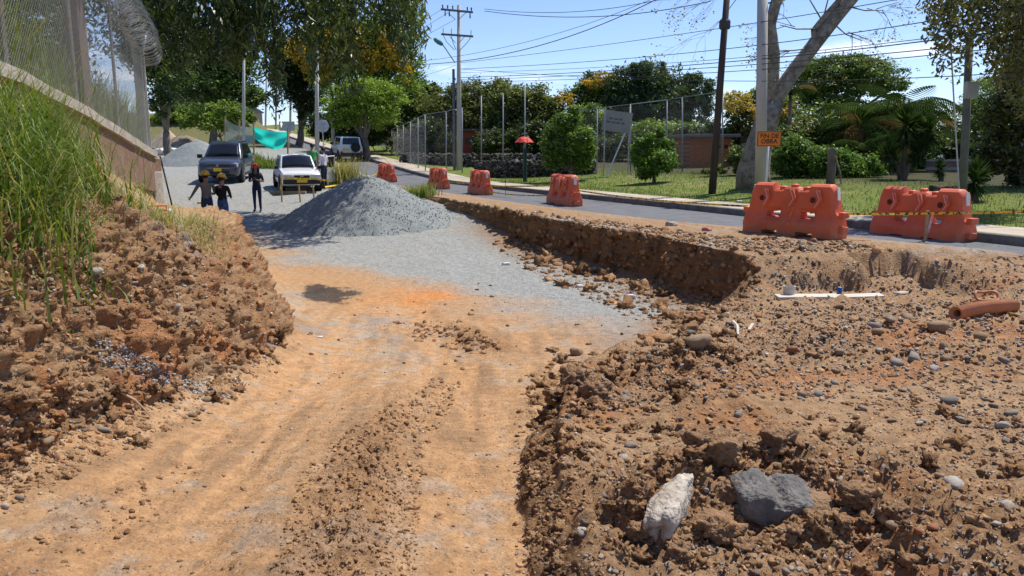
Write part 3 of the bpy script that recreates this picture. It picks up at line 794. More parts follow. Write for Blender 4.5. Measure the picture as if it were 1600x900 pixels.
tag(o, 'grey gravel heap behind the dark car, by the green netting', 'gravel heap')
pc = at(287, 206, 58)
o = link('sand_heap', heap_mesh('sand_heap', (pc.x, pc.y), 2.6, 2.2, 1.5, 0, 12, .2), SAND, smooth=True)
tag(o, 'brown sand heap behind the white sacks', 'sand heap')
pc = at(259, 204, 64)
o = link('sand_heap', heap_mesh('sand_heap', (pc.x, pc.y), 1.5, 1.5, 1.7, 0, 15, .1), mat('pale_sand', (.46, .37, .27), (.36, .28, .2), 8, .95, .5, 40), smooth=True)
tag(o, 'small pale pointed sand heap at far left', 'sand heap')
# white sacks
SACK = mat('white_sack', (.78, .78, .76), (.55, .54, .52), 6, .8, .4, 20)
for k, px in enumerate((247, 255, 263, 271, 279, 287, 295)):
    v, f = facet(500 + k, 3, 4, (.36, .3, .27), .5); v += .12 * np.stack([fbm(v + k * 3, 3, 4)] * 3, -1) * np.array([1, 1, .7])
    p = at(px, 203, 53 + .4 * (k % 2)); z = drop(p.x, p.y)
    o = link('sack', np_mesh('sack', v, f), SACK, smooth=True); o.location = (p.x, p.y, z + .2); o.rotation_euler.z = k * 1.3
    tag(o, 'crumpled white sack in the row in front of the sand heaps', 'sack', 'white sacks by the sand heaps')

# ================================================================== grass
GRASS_M = leaf_mat('grass_blade', .3, .55)
def blades(name, P_, Hh, Wd, lean, cols, seed, segs=3, droop=.6, parent=None):
    r = np.random.default_rng(seed); n = len(P_)
    az = r.uniform(0, 6.283, n); ln = lean * r.uniform(.3, 1.3, n)
    dx, dy = np.cos(az), np.sin(az)
    V = np.zeros((n, segs + 1, 2, 3)); px_, pz_ = np.zeros(n), np.zeros(n)
    ang = math.pi / 2 - ln * .4
    for k in range(segs + 1):
        wv = Wd * (1 - .92 * (k / segs) ** 1.6)
        c = P_ + np.stack([dx * px_, dy * px_, pz_], -1)
        V[:, k, 0] = c + np.stack([-dy * wv, dx * wv, 0 * wv], -1); V[:, k, 1] = c - np.stack([-dy * wv, dx * wv, 0 * wv], -1)
        px_ = px_ + np.cos(ang) * Hh / segs; pz_ = pz_ + np.sin(ang) * Hh / segs
        ang = ang - ln * droop * (k + 1) / segs * 1.6
    m = 2 * (segs + 1)
    fq = np.array([[2 * k, 2 * k + 1, 2 * k + 3, 2 * k + 2] for k in range(segs)])
    Fq = (fq[None] + (np.arange(n) * m)[:, None, None]).reshape(-1, 4)
    return link(name, np_mesh(name, V.reshape(-1, 3), Fq, np.repeat(cols, m, 0)), GRASS_M, parent)
GC = np.array([(.085, .15, .02), (.12, .19, .03), (.17, .22, .045), (.26, .27, .08), (.36, .31, .15)])
def gcol(n, seed, p): 
    r = np.random.default_rng(seed); return GC[r.choice(5, n, p=p)] * r.uniform(.75, 1.25, (n, 1))
def pick(n, seed, poly, maxy=40, zlo=-9, jit=0.0):
    p, _s = sample([(poly, n)], seed, 1, 1); return p
def fill(n, seed, f):
    """n random points from f(r) -> x, y dropped on the ground"""
    r = np.random.default_rng(seed); out = []
    for _ in range(n):
        x, y = f(r); out.append((x, y, drop(x, y)))
    return np.array(out)
# tall weeds on the bank's top, in front of the wall and behind the fence
def bank_top(r):
    Y = 4.2 + 3.9 * r.random() if r.random() < .93 else 7.5 + 9 * r.random()
    b = [float(v) for v in Bp(np.array(Y))]; u = r.random() ** .8
    if r.random() > .12: return min(b[0] + .15 + (b[3] - b[0] + .12) * u, -.605 * Y + .12 * r.normal()), Y
    return b[0] + .15 + (b[3] - b[0] + (.12 if Y < 7.2 else -.1)) * (u if Y < 8 else u * .7) + r.normal() * .1, Y
def clumped(f, r0, k=14, sd=.09):
    st_ = {'n': 0, 'c': (0, 0)}
    def g(r):
        if st_['n'] % k == 0: st_['c'] = f(r)
        st_['n'] += 1
        return st_['c'][0] + r.normal() * sd, st_['c'][1] + r.normal() * sd
    return g
p_ = fill(5200, 31, clumped(bank_top, 0)); n = len(p_); r = np.random.default_rng(1)
tag(blades('grass', p_, r.uniform(.3, .95, n) * np.where(p_[:, 1] > 8.0, .4, 1), r.uniform(.004, .010, n), 1.25, gcol(n, 2, [.26, .34, .24, .10, .06]), 3, 4), 'tall green weeds hanging over the top of the left bank', 'grass', kind='stuff')
def behind(r):
    Y = 5 + 15 * r.random(); b = [float(v) for v in Bp(np.array(Y))]
    return b[0] - .1 - 3.8 * r.random() ** 1.4, Y
p_ = fill(12000, 32, clumped(behind, 0, 16, .14)); n = len(p_)
tag(blades('grass', p_, r.uniform(.5, 1.5, n), r.uniform(.006, .012, n), .8, gcol(n, 4, [.06, .24, .42, .23, .05]), 5, 3), 'pale green thick grass behind the chain-link fence', 'grass', kind='stuff')
def face(r):
    Y = 5.5 + 6 * r.random(); b = [float(v) for v in Bp(np.array(Y))]
    return b[3] - .25 + (b[5] - b[3]) * .45 * r.random() ** 2, Y
p_ = fill(1500, 33, clumped(face, 0, 9, .1)); n = len(p_)
tag(blades('grass', p_, r.uniform(.15, .5, n), r.uniform(.003, .006, n), 1.8, gcol(n, 6, [.04, .08, .1, .28, .5]), 7, 4, .9), 'dry straw and roots hanging down the left bank', 'dry grass', kind='stuff')
def verge(r):
    s = -6 + 44 * r.random(); t = WALK1 + .15 + 8.5 * r.random() ** 1.3; return xy(s, t)
p_ = fill(16000, 34, verge); n = len(p_)
tag(blades('grass', p_, r.uniform(.04, .13, n), r.uniform(.006, .014, n), .8, gcol(n, 8, [.34, .36, .18, .08, .04]), 9, 2), 'mown green grass of the verge across the street', 'grass', kind='stuff')
def tuft(px, py, Y, rad, n, hgt, seed, label, p=(.1, .15, .25, .25, .25), lean=.7):
    c = at(px, py, Y) if Y else on(px, py)[0]
    q = fill(n, seed, lambda r: (c.x + r.normal() * rad, c.y + r.normal() * rad * .7))
    q[:, 2] -= .02
    rr = np.random.default_rng(seed)
    tag(blades('grass_tuft', q, rr.uniform(.4, 1, n) * hgt, rr.uniform(.006, .014, n) * max(1, c.y / 16), lean, gcol(n, seed, list(p)), seed, 3), label, 'grass tuft', kind='stuff')
tuft(538, 290, 33, .38, 420, 1.6, 41, 'tall dry yellow-green grass tuft beside the man in white')
tuft(655, 296, 29.5, .35, 260, .75, 42, 'green weed tuft at the far end of the trench edge', (.2, .3, .3, .15, .05))
tuft(1545, 387, None, .35, 260, .14, 43, 'low green weed patch at the street edge, far right', (.4, .4, .2, 0, 0), 1.2)
tuft(512, 268, 37, .5, 260, .7, 44, 'weeds between the white car and the street', (.1, .2, .3, .2, .2))
for k, (px, Y) in enumerate(((392, 46), (410, 44), (428, 43), (375, 50))):
    tuft(px, 250, Y, .6, 420, .6, 45 + k, ['bushy weeds at the foot of the sheer netting', 'bushy weeds below the left end of the teal sheet', 'bushy weeds below the right end of the teal sheet', 'bushy weeds at the left end of the green netting'][k], (.55, .25, .1, .06, .04))
# ================================================================== left: retaining wall, fence, razor wire
GALV = mat('galvanised', (.50, .51, .52), (.34, .35, .36), 12, .45, 0, metal=.6)
WIRE = mat('fence_wire', (.34, .345, .34), (.24, .245, .24), 14, .6, 0, metal=.2)
CONC = mat('concrete', (.44, .40, .33), (.28, .24, .19), 4, .92, .5, 24)
CONCG = mat('grey_concrete', (.42, .41, .385), (.30, .29, .27), 3, .9, .3, 18)
WALLC = mat('stained_wall', (.26, .15, .10), (.14, .085, .06), 3, .93, .5, 16)
FL = [(-3.0, 4.0, 2.72), (-4.75, 6.0, 2.66), (-5.8, 9, 2.50), (-6.7, 12, 2.26), (-7.6, 15, 1.95), (-8.25, 17, 1.77), (-8.9, 19, 1.62)]
FL = [(float(Bp(np.array(y))[0]), y, z) for (_x, y, z) in FL]
rw = empty('retaining_wall', (FL[-1][0], FL[-1][1], .2))
def sweep(pts, prof, name, material, parent=None):
    """prof [(offset to the right, z)] swept along plan points with their own height"""
    V, m = [], len(prof); pts = [Vector(p) for p in pts]
    for i, p in enumerate(pts):
        d = pts[min(i + 1, len(pts) - 1)] - pts[max(i - 1, 0)]; d.z = 0; d.normalize(); nrm = Vector((d.y, -d.x, 0))
        for o_, z in prof: V.append(p + nrm * o_ + Vector((0, 0, z)))
    mb = MB(); Fs = []
    for i in range(len(pts) - 1):
        for k in range(m):
            Fs.append((i * m + k, i * m + (k + 1) % m, (i + 1) * m + (k + 1) % m, (i + 1) * m + k))
    Fs += [tuple(range(m)), tuple((len(pts) - 1) * m + k for k in range(m))[::-1]]
    mb.add(V, Fs)
    o = mb.build(name, material); 
    if parent is not None:
        o.parent = parent; o.matrix_parent_inverse = parent.matrix_world.inverted() if False else Matrix.Translation(-Vector(parent.location))
    return o
def child(o, parent):
    o.parent = parent
    o.matrix_parent_inverse = (Matrix.Translation(parent.location) @ Matrix.Rotation(parent.rotation_euler.z, 4, 'Z')).inverted()
    return o
fine = []
for a, b in zip(FL[:-1], FL[1:]):
    for k in range(4): fine.append(tuple(a[i] + (b[i] - a[i]) * k / 4 + (random.uniform(-.012, .012) if i == 2 else 0) for i in range(3)))
fine.append(FL[-1])
sweep(fine, [(-.06, -.02), (.24, -.02), (.24, -.17), (-.06, -.17)], 'coping', CONC, rw)
sweep(fine, [(-.02, -.17), (.17, -.17), (.17, -1.0), (-.02, -1.0)], 'wall_face', WALLC, rw)
e = Vector(FL[-1])
child(MB().box((e.x + .06, e.y + .02, .62), (.17, .24, .50)).build('foot_block', CONC, bevel=.03), rw)
child(MB().box((e.x + .04, e.y + .1, 1.27), (.16, .2, .16)).build('pier_stub', WALLC, bevel=.02), rw)
tag(rw, 'stained low retaining wall with pale coping under the chain-link fence', 'wall')
fn = empty('chain_link_fence', (FL[-1][0], FL[-1][1], 1.6))
FH = 2.3
posts = [Vector(p) for p in FL[1:5]] + [Vector(FL[-1])]
posts_t = []
for i, p in enumerate(posts):
    child(MB().tube([p + Vector((.08, 0, -.05)), p + Vector((.08, 0, FH)), p + Vector((.2, 0, FH + .4))], .03 if i < 4 else .045, 8).build('post', GALV, smooth=True), fn)
def chain_mesh(a, b, h, step, rad, name, parent, za=0.0):
    """woven diagonal wires between two plan points"""
    a, b = Vector(a), Vector(b); L = (b - a).length; mb = MB(); u = -h
    n_ = (b - a).cross(Vector((0, 0, 1))).normalized()
    V, Fc = [], []
    def wire(p, q):
        d = (q - p).normalized(); e1 = n_ * rad; e2 = d.cross(n_) * rad; o = len(V)
        for c in (p, q):
            V.extend([tuple(c + e1), tuple(c - e1 * .5 + e2 * .87), tuple(c - e1 * .5 - e2 * .87)])
        Fc.extend([(o, o + 1, o + 4, o + 3), (o + 1, o + 2, o + 5, o + 4), (o + 2, o, o + 3, o + 5)])
    def pt(x, z): return a + (b - a) * (x / L) + Vector((0, 0, z))
    while u < L:
        x0, x1 = max(u, 0), min(u + h, L)
        if x1 > x0:
            wire(pt(x0, x0 - u), pt(x1, x1 - u)); wire(pt(x0, h - (x0 - u)) + n_ * rad, pt(x1, h - (x1 - u)) + n_ * rad)
        u += step
    o = link(name, np_mesh(name, np.array(V), np.array(Fc)), WIRE); tag(o, kind='stuff')
    return child(o, parent) if parent is not None else o
for a, b in zip(posts[:-1], posts[1:]):
    chain_mesh(a + Vector((.12, 0, 0)), b + Vector((.12, 0, 0)), FH, .075, .0019, 'wire_mesh', fn)
    child(MB().tube([a + Vector((.1, 0, FH - .02)), b + Vector((.1, 0, FH - .02))], .018, 6).build('top_rail', GALV), fn)
# the corner bay turns away to the left
cb = posts[-1] + Vector((-3.2, 1.3, 0))
chain_mesh(posts[-1], cb, FH, .075, .0022, 'wire_mesh', fn)
child(MB().box((posts[-1].x - .02, posts[-1].y + .02, 1.55 + FH / 2), (.10, .10, FH / 2)).build('corner_pillar', mat('pale_pillar', (.58, .575, .55), (.44, .43, .41), 5, .9, .3, 30), bevel=.012), fn)
tag(fn, 'tall galvanised chain-link fence on top of the left bank', 'fence')
# concertina coil lying along the fence top
RZ = mat('razor_steel', (.70, .73, .78), (.5, .53, .58), 10, .28, 0, metal=.85)
path = [p + Vector((.24, 0, FH + .24)) for p in posts] ; path[-1] = path[-1] + Vector((.02, -.1, -.32))
path.insert(4, posts[-1] + (posts[-2] - posts[-1]) * .2 + Vector((.24, 0, FH + .2)))
def along(path, u):
    L = [0]
    for a, b in zip(path[:-1], path[1:]): L.append(L[-1] + (b - a).length)
    x = u * L[-1]
    for i in range(len(path) - 1):
        if x <= L[i + 1] or i == len(path) - 2: return path[i].lerp(path[i + 1], (x - L[i]) / (L[i + 1] - L[i])), (path[i + 1] - path[i]).normalized()
def helix(turns, rad, phase, n=14):
    V, Fc = [], []
    N = turns * n
    for i in range(N + 1):
        p, d = along(path, i / N); sd_ = d.cross(Vector((0, 0, 1))).normalized(); up = sd_.cross(d)
        t = 2 * math.pi * i / n + phase; rr = rad * (1 + .08 * math.sin(i * .37))
        c = p + (sd_ * math.cos(t) + up * math.sin(t)) * rr
        V += [c + d * .013, c - d * .013]
        if i: Fc.append((2 * i - 2, 2 * i - 1, 2 * i + 1, 2 * i))
    return V, Fc
rzo = empty('razor_wire', path[-1])
for ph, tr_ in ((0, 120), (2.6, 101), (4.4, 135)):
    V, Fc = helix(tr_, .32, ph)
    child(link('coil', np_mesh('coil', np.array([v[:] for v in V]), np.array(Fc)), RZ), rzo)
tag(rzo, 'shiny concertina razor wire coil along the top of the fence', 'razor wire')
# survey stake with a white flag of plastic in the weeds
h = Vector((-5.25, 8.0, 0)); h.z = drop(h.x, h.y)
stk = empty('wooden_stake', h)
MB().box((0, 0, .3), (.02, .015, .42)).build('stake', mat('raw_wood', (.50, .36, .21), (.36, .25, .14), 10, .85, .3, 40), stk)
MB().box((-.03, -.02, .6), (.06, .006, .09)).build('rag', mat('grey_rag', (.45, .47, .5), (.36, .37, .4), 10, .9), stk)
tag(stk, 'short wooden stake with a grey rag in the weeds at left', 'stake')

# ================================================================== plastic barriers
ORANGE = mat('orange_plastic', (.68, .145, .062), (.54, .105, .045), 2.2, .55, .06, 40, spec=.35)
_t = ORANGE.node_tree; _b = _t.nodes['Principled BSDF']; _src = _b.inputs['Base Color'].links[0].from_socket
_co = _t.nodes.new('ShaderNodeTexCoord'); _sp = _t.nodes.new('ShaderNodeSeparateXYZ'); _t.links.new(_co.outputs['Object'], _sp.inputs[0])
_nz = _t.nodes.new('ShaderNodeTexNoise'); _nz.inputs['Scale'].default_value = 5.5; _nz.inputs['Detail'].default_value = 8; _nz.inputs['Roughness'].default_value = .7
_ob = _t.nodes.new('ShaderNodeObjectInfo'); _ad = _t.nodes.new('ShaderNodeVectorMath'); _t.links.new(_co.outputs['Object'], _ad.inputs[0]); _t.links.new(_ob.outputs['Location'], _ad.inputs[1]); _t.links.new(_ad.outputs[0], _nz.inputs['Vector'])
_m1 = _t.nodes.new('ShaderNodeMapRange'); _m1.inputs[1].default_value = 0; _m1.inputs[2].default_value = .4; _m1.inputs[3].default_value = .26; _m1.inputs[4].default_value = -.02; _t.links.new(_sp.outputs[2], _m1.inputs[0])
_a2 = _t.nodes.new('ShaderNodeMath'); _t.links.new(_nz.outputs['Fac'], _a2.inputs[0]); _t.links.new(_m1.outputs[0], _a2.inputs[1])
_m2 = _t.nodes.new('ShaderNodeMapRange'); _m2.inputs[1].default_value = .54; _m2.inputs[2].default_value = .78; _m2.inputs[4].default_value = .75; _t.links.new(_a2.outputs[0], _m2.inputs[0])
_mx = _t.nodes.new('ShaderNodeMixRGB'); _t.links.new(_m2.outputs[0], _mx.inputs[0]); _t.links.new(_src, _mx.inputs[1]); _mx.inputs[2].default_value = (.42, .20, .11, 1); _t.links.new(_mx.outputs[0], _b.inputs['Base Color'])
PALEW = mat('pale_white', (.72, .68, .62), (.6, .55, .5), 8, .4)
DARKH = mat('dark_recess', (.10, .03, .02), None, 5, .9)
def barrier_meshes():
    Lx, Hz, nx, nz = 2.0, 1.0, 80, 40
    U, Vv = np.meshgrid(np.linspace(-1, 1, nx + 1), np.linspace(0, 1, nz + 1))
    def side(z):
        return np.interp(z, [0, .42, .48, .95, 1.0], [1.0, .985, .93, .86, .84])
    topz = np.interp(np.abs(U), [0, .16, .20, .44, .46, 1], [.93, .93, .88, .88, 1.0, 1.0])
    topz = topz - .10 * sst(.90, 1.0, np.abs(U)) ** 2
    Z = Vv * topz
    X = U * side(Z) * Lx / 2
    Hd = np.interp(Z, [0, .22, .27, .42, .95, 1.0], [.245, .245, .235, .165, .14, .12])
    for hx in (-.36, .36):                                        # funnels round the two slots
        q = np.maximum(np.abs(X - hx) / .24, np.abs(Z - .40) / .15)
        Hd = Hd - .055 * (1 - sst(.55, 1.0, q))
    Hd = Hd - .035 * sst(.93, 1.0, np.abs(U)) - .05 * sst(.94, 1, Vv)
    Hd = Hd + .012 * (np.exp(-((X) / .1) ** 2)) * (Z > .42)
    cx, cz = (X[:-1, :-1] + X[1:, 1:]) / 2, (Z[:-1, :-1] + Z[1:, 1:]) / 2
    mask = np.ones((nz, nx), bool)
    for hx in (-.36, .36): mask &= ~((np.abs(cx - hx) < .15) & (np.abs(cz - .40) < .06))
    for hx in (-.38, .38): mask &= ~((np.abs(cx - hx) < .17) & (cz < .085))
    N = (nx + 1) * (nz + 1)
    Vt = np.concatenate([np.stack([X, -Hd, Z], -1).reshape(-1, 3), np.stack([X, Hd, Z], -1).reshape(-1, 3)])
    Fs = []
    I = np.arange(N).reshape(nz + 1, nx + 1)
    for j in range(nz):
        for i in range(nx):
            if not mask[j, i]: continue
            a, b, c, d = int(I[j, i]), int(I[j, i + 1]), int(I[j + 1, i + 1]), int(I[j + 1, i])
            Fs.append((a, b, c, d)); Fs.append((d + N, c + N, b + N, a + N))
            for (p, q, jj, ii) in ((a, b, j - 1, i), (b, c, j, i + 1), (c, d, j + 1, i), (d, a, j, i - 1)):
                if jj < 0 or ii < 0 or jj >= nz or ii >= nx or not mask[jj, ii]: Fs.append((q, p, p + N, q + N))
    me = np_mesh('body', Vt, np.array(Fs)); bm = bmesh.new(); bm.from_mesh(me)
    bmesh.ops.delete(bm, geom=[v for v in bm.verts if not v.link_faces], context='VERTS')
    bmesh.ops.recalc_face_normals(bm, faces=bm.faces); bm.to_mesh(me); bm.free()
    me.polygons.foreach_set('use_smooth', np.ones(len(me.polygons), bool)); me.set_sharp_from_angle(angle=R(42))
    me.materials.append(ORANGE)
    return me
BBODY = barrier_meshes()
def make_barrier():
    root = empty('traffic_barrier')
    link('body', BBODY, None, root)
    for k, x in enumerate((-.52, .04, .58)):
        for j, (z0, z1, xx0, xx1) in enumerate(((.88, .73, -.02, .06), (.73, .56, .06, -.04))):
            mb = MB()
            y0, y1 = -.125, -.225
            w = .06
            v = [(x + xx0, y0, z0), (x + xx0 + w, y0, z0), (x + xx1 + w, y0, z1), (x + xx1, y0, z1), (x + xx0, y1 + .03, z0), (x + xx0 + w, y1 + .03, z0), (x + xx1 + w, y1 + .03 * j, z1), (x + xx1, y1 + .03 * j, z1)]
            mb.add(v, [(0, 1, 2, 3), (7, 6, 5, 4), (0, 4, 5, 1), (1, 5, 6, 2), (2, 6, 7, 3), (3, 7, 4, 0)])
            mb.build('rib', ORANGE, root, bevel=.006)
            s_ = MB(); v2_ = [(a - (.006 if i in (0, 3, 4, 7) else -.0) - (.0 if i in (0, 3, 4, 7) else w - .004), b + (.012 if i < 4 else .004) * 0, c) for i, (a, b, c) in enumerate(v)]
            s_.add(v2_, [(0, 1, 2, 3), (7, 6, 5, 4), (0, 4, 5, 1), (1, 5, 6, 2), (2, 6, 7, 3), (3, 7, 4, 0)]); s_.build('reflective_strip', PALEW, root)  # thin whitish strip along the left side of each orange rib
    for x in (-.62, .48):
        MB().lathe([(.055, 0), (.055, .006), (.04, .008)], 14, (x, -.158, .70), Matrix.Rotation(math.pi / 2, 4, 'X')).build('drain_hole', DARKH, root)
    for sx in (-1, 1):
        for z in (.17, .44):
            MB().box((sx * 1.03, 0, z), (.055, .10, .055)).build('hinge_lug', ORANGE, root, bevel=.015)
        MB().box((sx * .895, 0, .83), (.012, .045, .12), Matrix.Rotation(-sx * .12, 3, 'Y')).build('reflector', PALEW, root)
    for x in (-.24, 0, .26):
        MB().lathe([(.075, 0), (.075, .05), (.055, .062)], 14, (x, 0, .88 if x else .925)).build('filler_cap', ORANGE, root, smooth=False)
    return root
base_b = make_barrier()
BARS = []
def place_barrier(o, pl, pr, label):
    """near right end and far left end given as ground points"""
    c = (pl + pr) / 2; d = pr - pl
    z = min(drop(c.x, c.y), drop(pl.x, pl.y) + .02, drop(pr.x, pr.y) + .02)
    o.location = (c.x, c.y, z - .01); o.rotation_euler = (0, 0, math.atan2(d.y, d.x))
    tag(o, label, 'barrier', 'orange plastic barriers along the street'); BARS.append(o)
def by_angle(px, py, ang, label, first=False):
    c = on(px, py)[0]; o = base_b if first else copy_tree(base_b)
    v = Vector((math.cos(R(ang)), math.sin(R(ang)), 0)); place_barrier(o, c - v, c + v, label)
by_angle(1238, 366, -52, 'largest orange barrier, left of the staked yellow tape, broadside on', True)
by_angle(1437, 374, -66, 'orange barrier at far right with a wooden stake in front')
by_angle(881, 322, -72, 'orange barrier standing alone between the middle pair and the largest one')
by_angle(750, 305, -70, 'orange barrier third from the far end of the row')
by_angle(685, 296, -66, 'orange barrier second from the far end, behind a weed tuft')
by_angle(604, 284, -60, 'farthest orange barrier, behind the gravel heap')

# ================================================================== caution tape and stakes
m, t, b = new_mat('caution_tape')
co = t.nodes.new('ShaderNodeTexCoord'); wv = t.nodes.new('ShaderNodeTexWave'); wv.inputs['Scale'].default_value = 2.2; wv.inputs['Distortion'].default_value = 9; wv.inputs['Detail Scale'].default_value = 3
t.links.new(co.outputs['Object'], wv.inputs['Vector']); rp = t.nodes.new('ShaderNodeValToRGB')
rp.color_ramp.elements[0].position = .18; rp.color_ramp.elements[0].color = (.05, .04, .02, 1); rp.color_ramp.elements[1].position = .26; rp.color_ramp.elements[1].color = (.80, .52, .03, 1)
t.links.new(wv.outputs['Color'], rp.inputs[0]); t.links.new(rp.outputs[0], b.inputs['Base Color']); b.inputs['Roughness'].default_value = .45
TAPE = m
YTAPE = mat('yellow_tape', (.78, .52, .05), (.62, .38, .03), 4, .5)
def ribbon(pts, w=.04, sag=.06, material=TAPE, twist=.5, n=24):
    pts = [Vector(p) for p in pts]; V, Fc = [], []; i0 = 0
    for a, b_ in zip(pts[:-1], pts[1:]):
        L = (b_ - a).length
        for k in range(n + 1):
            u = k / n; p = a.lerp(b_, u); p.z -= sag * L * .25 * 4 * u * (1 - u)
            d = (b_ - a).normalized(); sd_ = d.cross(Vector((0, 0, 1))).normalized(); t_ = twist * math.sin(u * 9 + a.x)
            up = Vector((0, 0, 1)) * math.cos(t_) + sd_ * math.sin(t_)
            V += [p + up * w, p - up * w]
            if len(V) > 2: Fc.append((len(V) - 4, len(V) - 3, len(V) - 1, len(V) - 2))
    me = np_mesh('caution_tape', np.array([v[:] for v in V]), np.array(Fc))
    return link('caution_tape', me, material)
RAW = mat('stake_wood', (.46, .32, .18), (.32, .21, .11), 9, .85, .3, 40)
b1, b2, b3, b4, b5, b6 = BARS
def end(o, sx, z, dy=0.0): return o.matrix_basis @ Vector((sx, dy, z))
for o in BARS: o.matrix_basis  # noqa
SP_ = on(1445, 381)[0]
st1 = empty('wooden_stake', SP_); MB().box((0, 0, .28), (.022, .022, .33)).build('stake', RAW, st1, bevel=.004)
MB().box((.05, -.028, .38), (.02, .006, .17), Matrix.Rotation(.18, 3, 'Y')).build('striped_ribbon', mat('red_white', (.6, .12, .1), (.7, .62, .58), 22, .6), st1)
tag(st1, 'wooden stake with a red and white ribbon in front of the right barrier', 'stake')
tag(ribbon([end(b1, 1.05, .47), SP_ + Vector((0, -.03, .56)), at(1640, 329, 11.6)], .022, .02), 'yellow and black caution tape running to the right edge', 'tape')
tag(ribbon([end(b3, 1.0, .55), end(b1, -1.05, .5)], .022, .03), 'yellow caution tape between the lone barrier and the largest one', 'tape')
tag(ribbon([end(b4, .95, .42), end(b3, -1.0, .62)], .026, .02), 'yellow caution tape strung high between two middle barriers', 'tape')
tag(ribbon([end(b4, 1.0, .2), end(b3, -1.0, .3)], .022, .05), 'yellow caution tape sagging low between two middle barriers', 'tape')
tag(ribbon([end(b5, 1.0, .4), end(b4, -1.0, .45)], .03, .03), 'yellow caution tape between the two barriers near the weed tuft', 'tape')
tag(ribbon([end(b6, -1.0, .5), at(508, 292, 30)], .03, .03, YTAPE), 'yellow tape leading from the farthest barrier towards the white car', 'tape')
tag(ribbon([end(b1, .12, .86, -.2), end(b1, .10, .5, -.22), end(b1, .05, .2, -.27)], .014, 0), 'strip of yellow tape hanging down the largest barrier', 'tape')
rb = on(790, 308)[0]; o = MB().tube([rb + Vector((0, 0, -.1)), rb + Vector((0, 0, .85))], .012, 6).build('steel_rod', mat('rusty_rod', (.22, .12, .07), (.14, .08, .05), 20, .8)); tag(o, 'thin rusty rod standing between two middle barriers', 'rod')

# ================================================================== poles, lamps, signs
POLEC = mat('pole_concrete', (.47, .455, .42), (.36, .345, .315), 2, .9, .2, 30, stretch=(1, 1, .25))
POLEW = mat('pole_timber', (.075, .06, .05), (.04, .033, .028), 3, .9, .4, 20, stretch=(3, 3, .3))
POLEM = mat('pole_dark_metal', (.13, .14, .145), (.09, .095, .10), 3, .6, 0, metal=.3)
SIGNB = mat('sign_back', (.47, .52, .56), (.40, .44, .48), 4, .45, metal=.2)
DARKM = mat('dark_metal', (.045, .05, .055), None, 6, .6)
def foot(px, Y, py=250):
    p = at(px, py, Y); p.z = drop(p.x, Y) if False else drop(p.x, p.y); return p
def pole(name, px, Y, top_py, d0, d1, material, label, cat='pole', top_px=None, py=250, part='shaft'):
    f_ = foot(px, Y, py); tp = at(top_px if top_px is not None else px, top_py, Y)
    r_ = empty(name, f_); q = tp - f_
    MB().tube([(0, 0, -.3), q * .5, q], [d0 / 2, (d0 + d1) / 4, d1 / 2], 12).build(part, material, r_, smooth=True)
    tag(r_, label, cat); return r_, q
up, q = pole('utility_pole', 717, 48, 8, .34, .2, POLEC, 'tall concrete utility pole with two crossarms and a street lamp', 'utility pole')
MB().tube([(-.28, -.05, -.3), (-.26, -.05, q.z * .62)], [.09, .08], 8).build('cable_conduit', POLEM, up)
ST = mat('galv_arm', (.14, .14, .15), (.09, .09, .1), 5, .6)
def crossarm(z, hw, tilt, name='crossarm'):
    a = MB().box((0, -.16, z), (hw, .05, .055), Matrix.Rotation(tilt, 3, 'Y')).build(name, ST, up); return a
crossarm(q.z - .35, .96, .09); crossarm(q.z - 1.75, .96, .07)
PORC = mat('porcelain', (.10, .11, .12), (.06, .06, .065), 5, .35)
for x in (-.85, -.55, -.25, .62, .86):
    z = q.z - .28 - x * .09
    MB().lathe([(.02, 0), (.05, .05), (.03, .1), (.055, .14), (.03, .2)], 8, (x, -.16, z)).build('insulator', PORC, up)
for x in (-.7, -.45, .78):
    z = q.z - .42 - x * .09
    MB().lathe([(.03, -.3), (.045, -.2), (.035, -.1), (.03, 0)], 8, (x, -.2, z)).build('fuse_holder', PORC, up)
for x in (-.84, -.35, .82):
    MB().tube([(x, -.2, q.z - 1.75 - x * .07), (x + .01, -.2, q.z - 1.4 - x * .07)], .022, 6).build('arrester', PORC, up)
    MB().tube([(x, -.2, q.z - 1.8 - x * .07), (x * .75, -.2, q.z - 2.15), (x * .2, -.18, q.z - 2.6)], .018, 5).build('jumper_cable', DARKM, up)
for sx in (-1, 1):
    MB().tube([(sx * .1, -.18, q.z - .85), (sx * .55, -.18, q.z - .45)], .018, 5).build('brace', ST, up)
    MB().tube([(sx * .1, -.18, q.z - 2.2), (sx * .45, -.18, q.z - 1.82)], .018, 5).build('brace', ST, up)
a0, a1 = at(711, 98, 47.7) - up.location, at(692, 70, 47) - up.location
MB().tube([a0, a1], .035, 8).build('lamp_arm', GALV, up)
lv = (a1 - a0).normalized(); hd = MB()
for k in range(1): hd.lathe([(.03, 0), (.1, .06), (.15, .3), (.12, .55), (.03, .66)], 10, a1 - lv * .02, (Vector((-.75, -.2, .5)).to_track_quat('Z', 'Y').to_matrix()))
hd.build('lamp_head', mat('teal_lamp', (.05, .22, .22), (.03, .15, .15), 6, .5), up, smooth=True)
tp_, q = pole('utility_pole', 1113, 26.5, -60, .27, .2, POLEW, 'dark leaning timber pole on the verge', 'utility pole', top_px=1140, py=285)
MB().lathe([(.16, -.15), (.19, -.1), (.19, .1), (.16, .15)], 8, q * (255 / 345)).build('cable_clamp', DARKM, tp_)
tp_, q = pole('utility_pole', 1190, 24.6, -60, .36, .31, POLEC, 'pale concrete pole in front of the forked bare tree', 'utility pole', top_px=1192, py=280)
MB().box((-.3, -.05, q.z * .86), (.03, .03, .3)).box((-.15, -.05, q.z * .9), (.15, .02, .02)).box((-.15, -.05, q.z * .83), (.15, .02, .02)).build('bracket', DARKM, tp_)
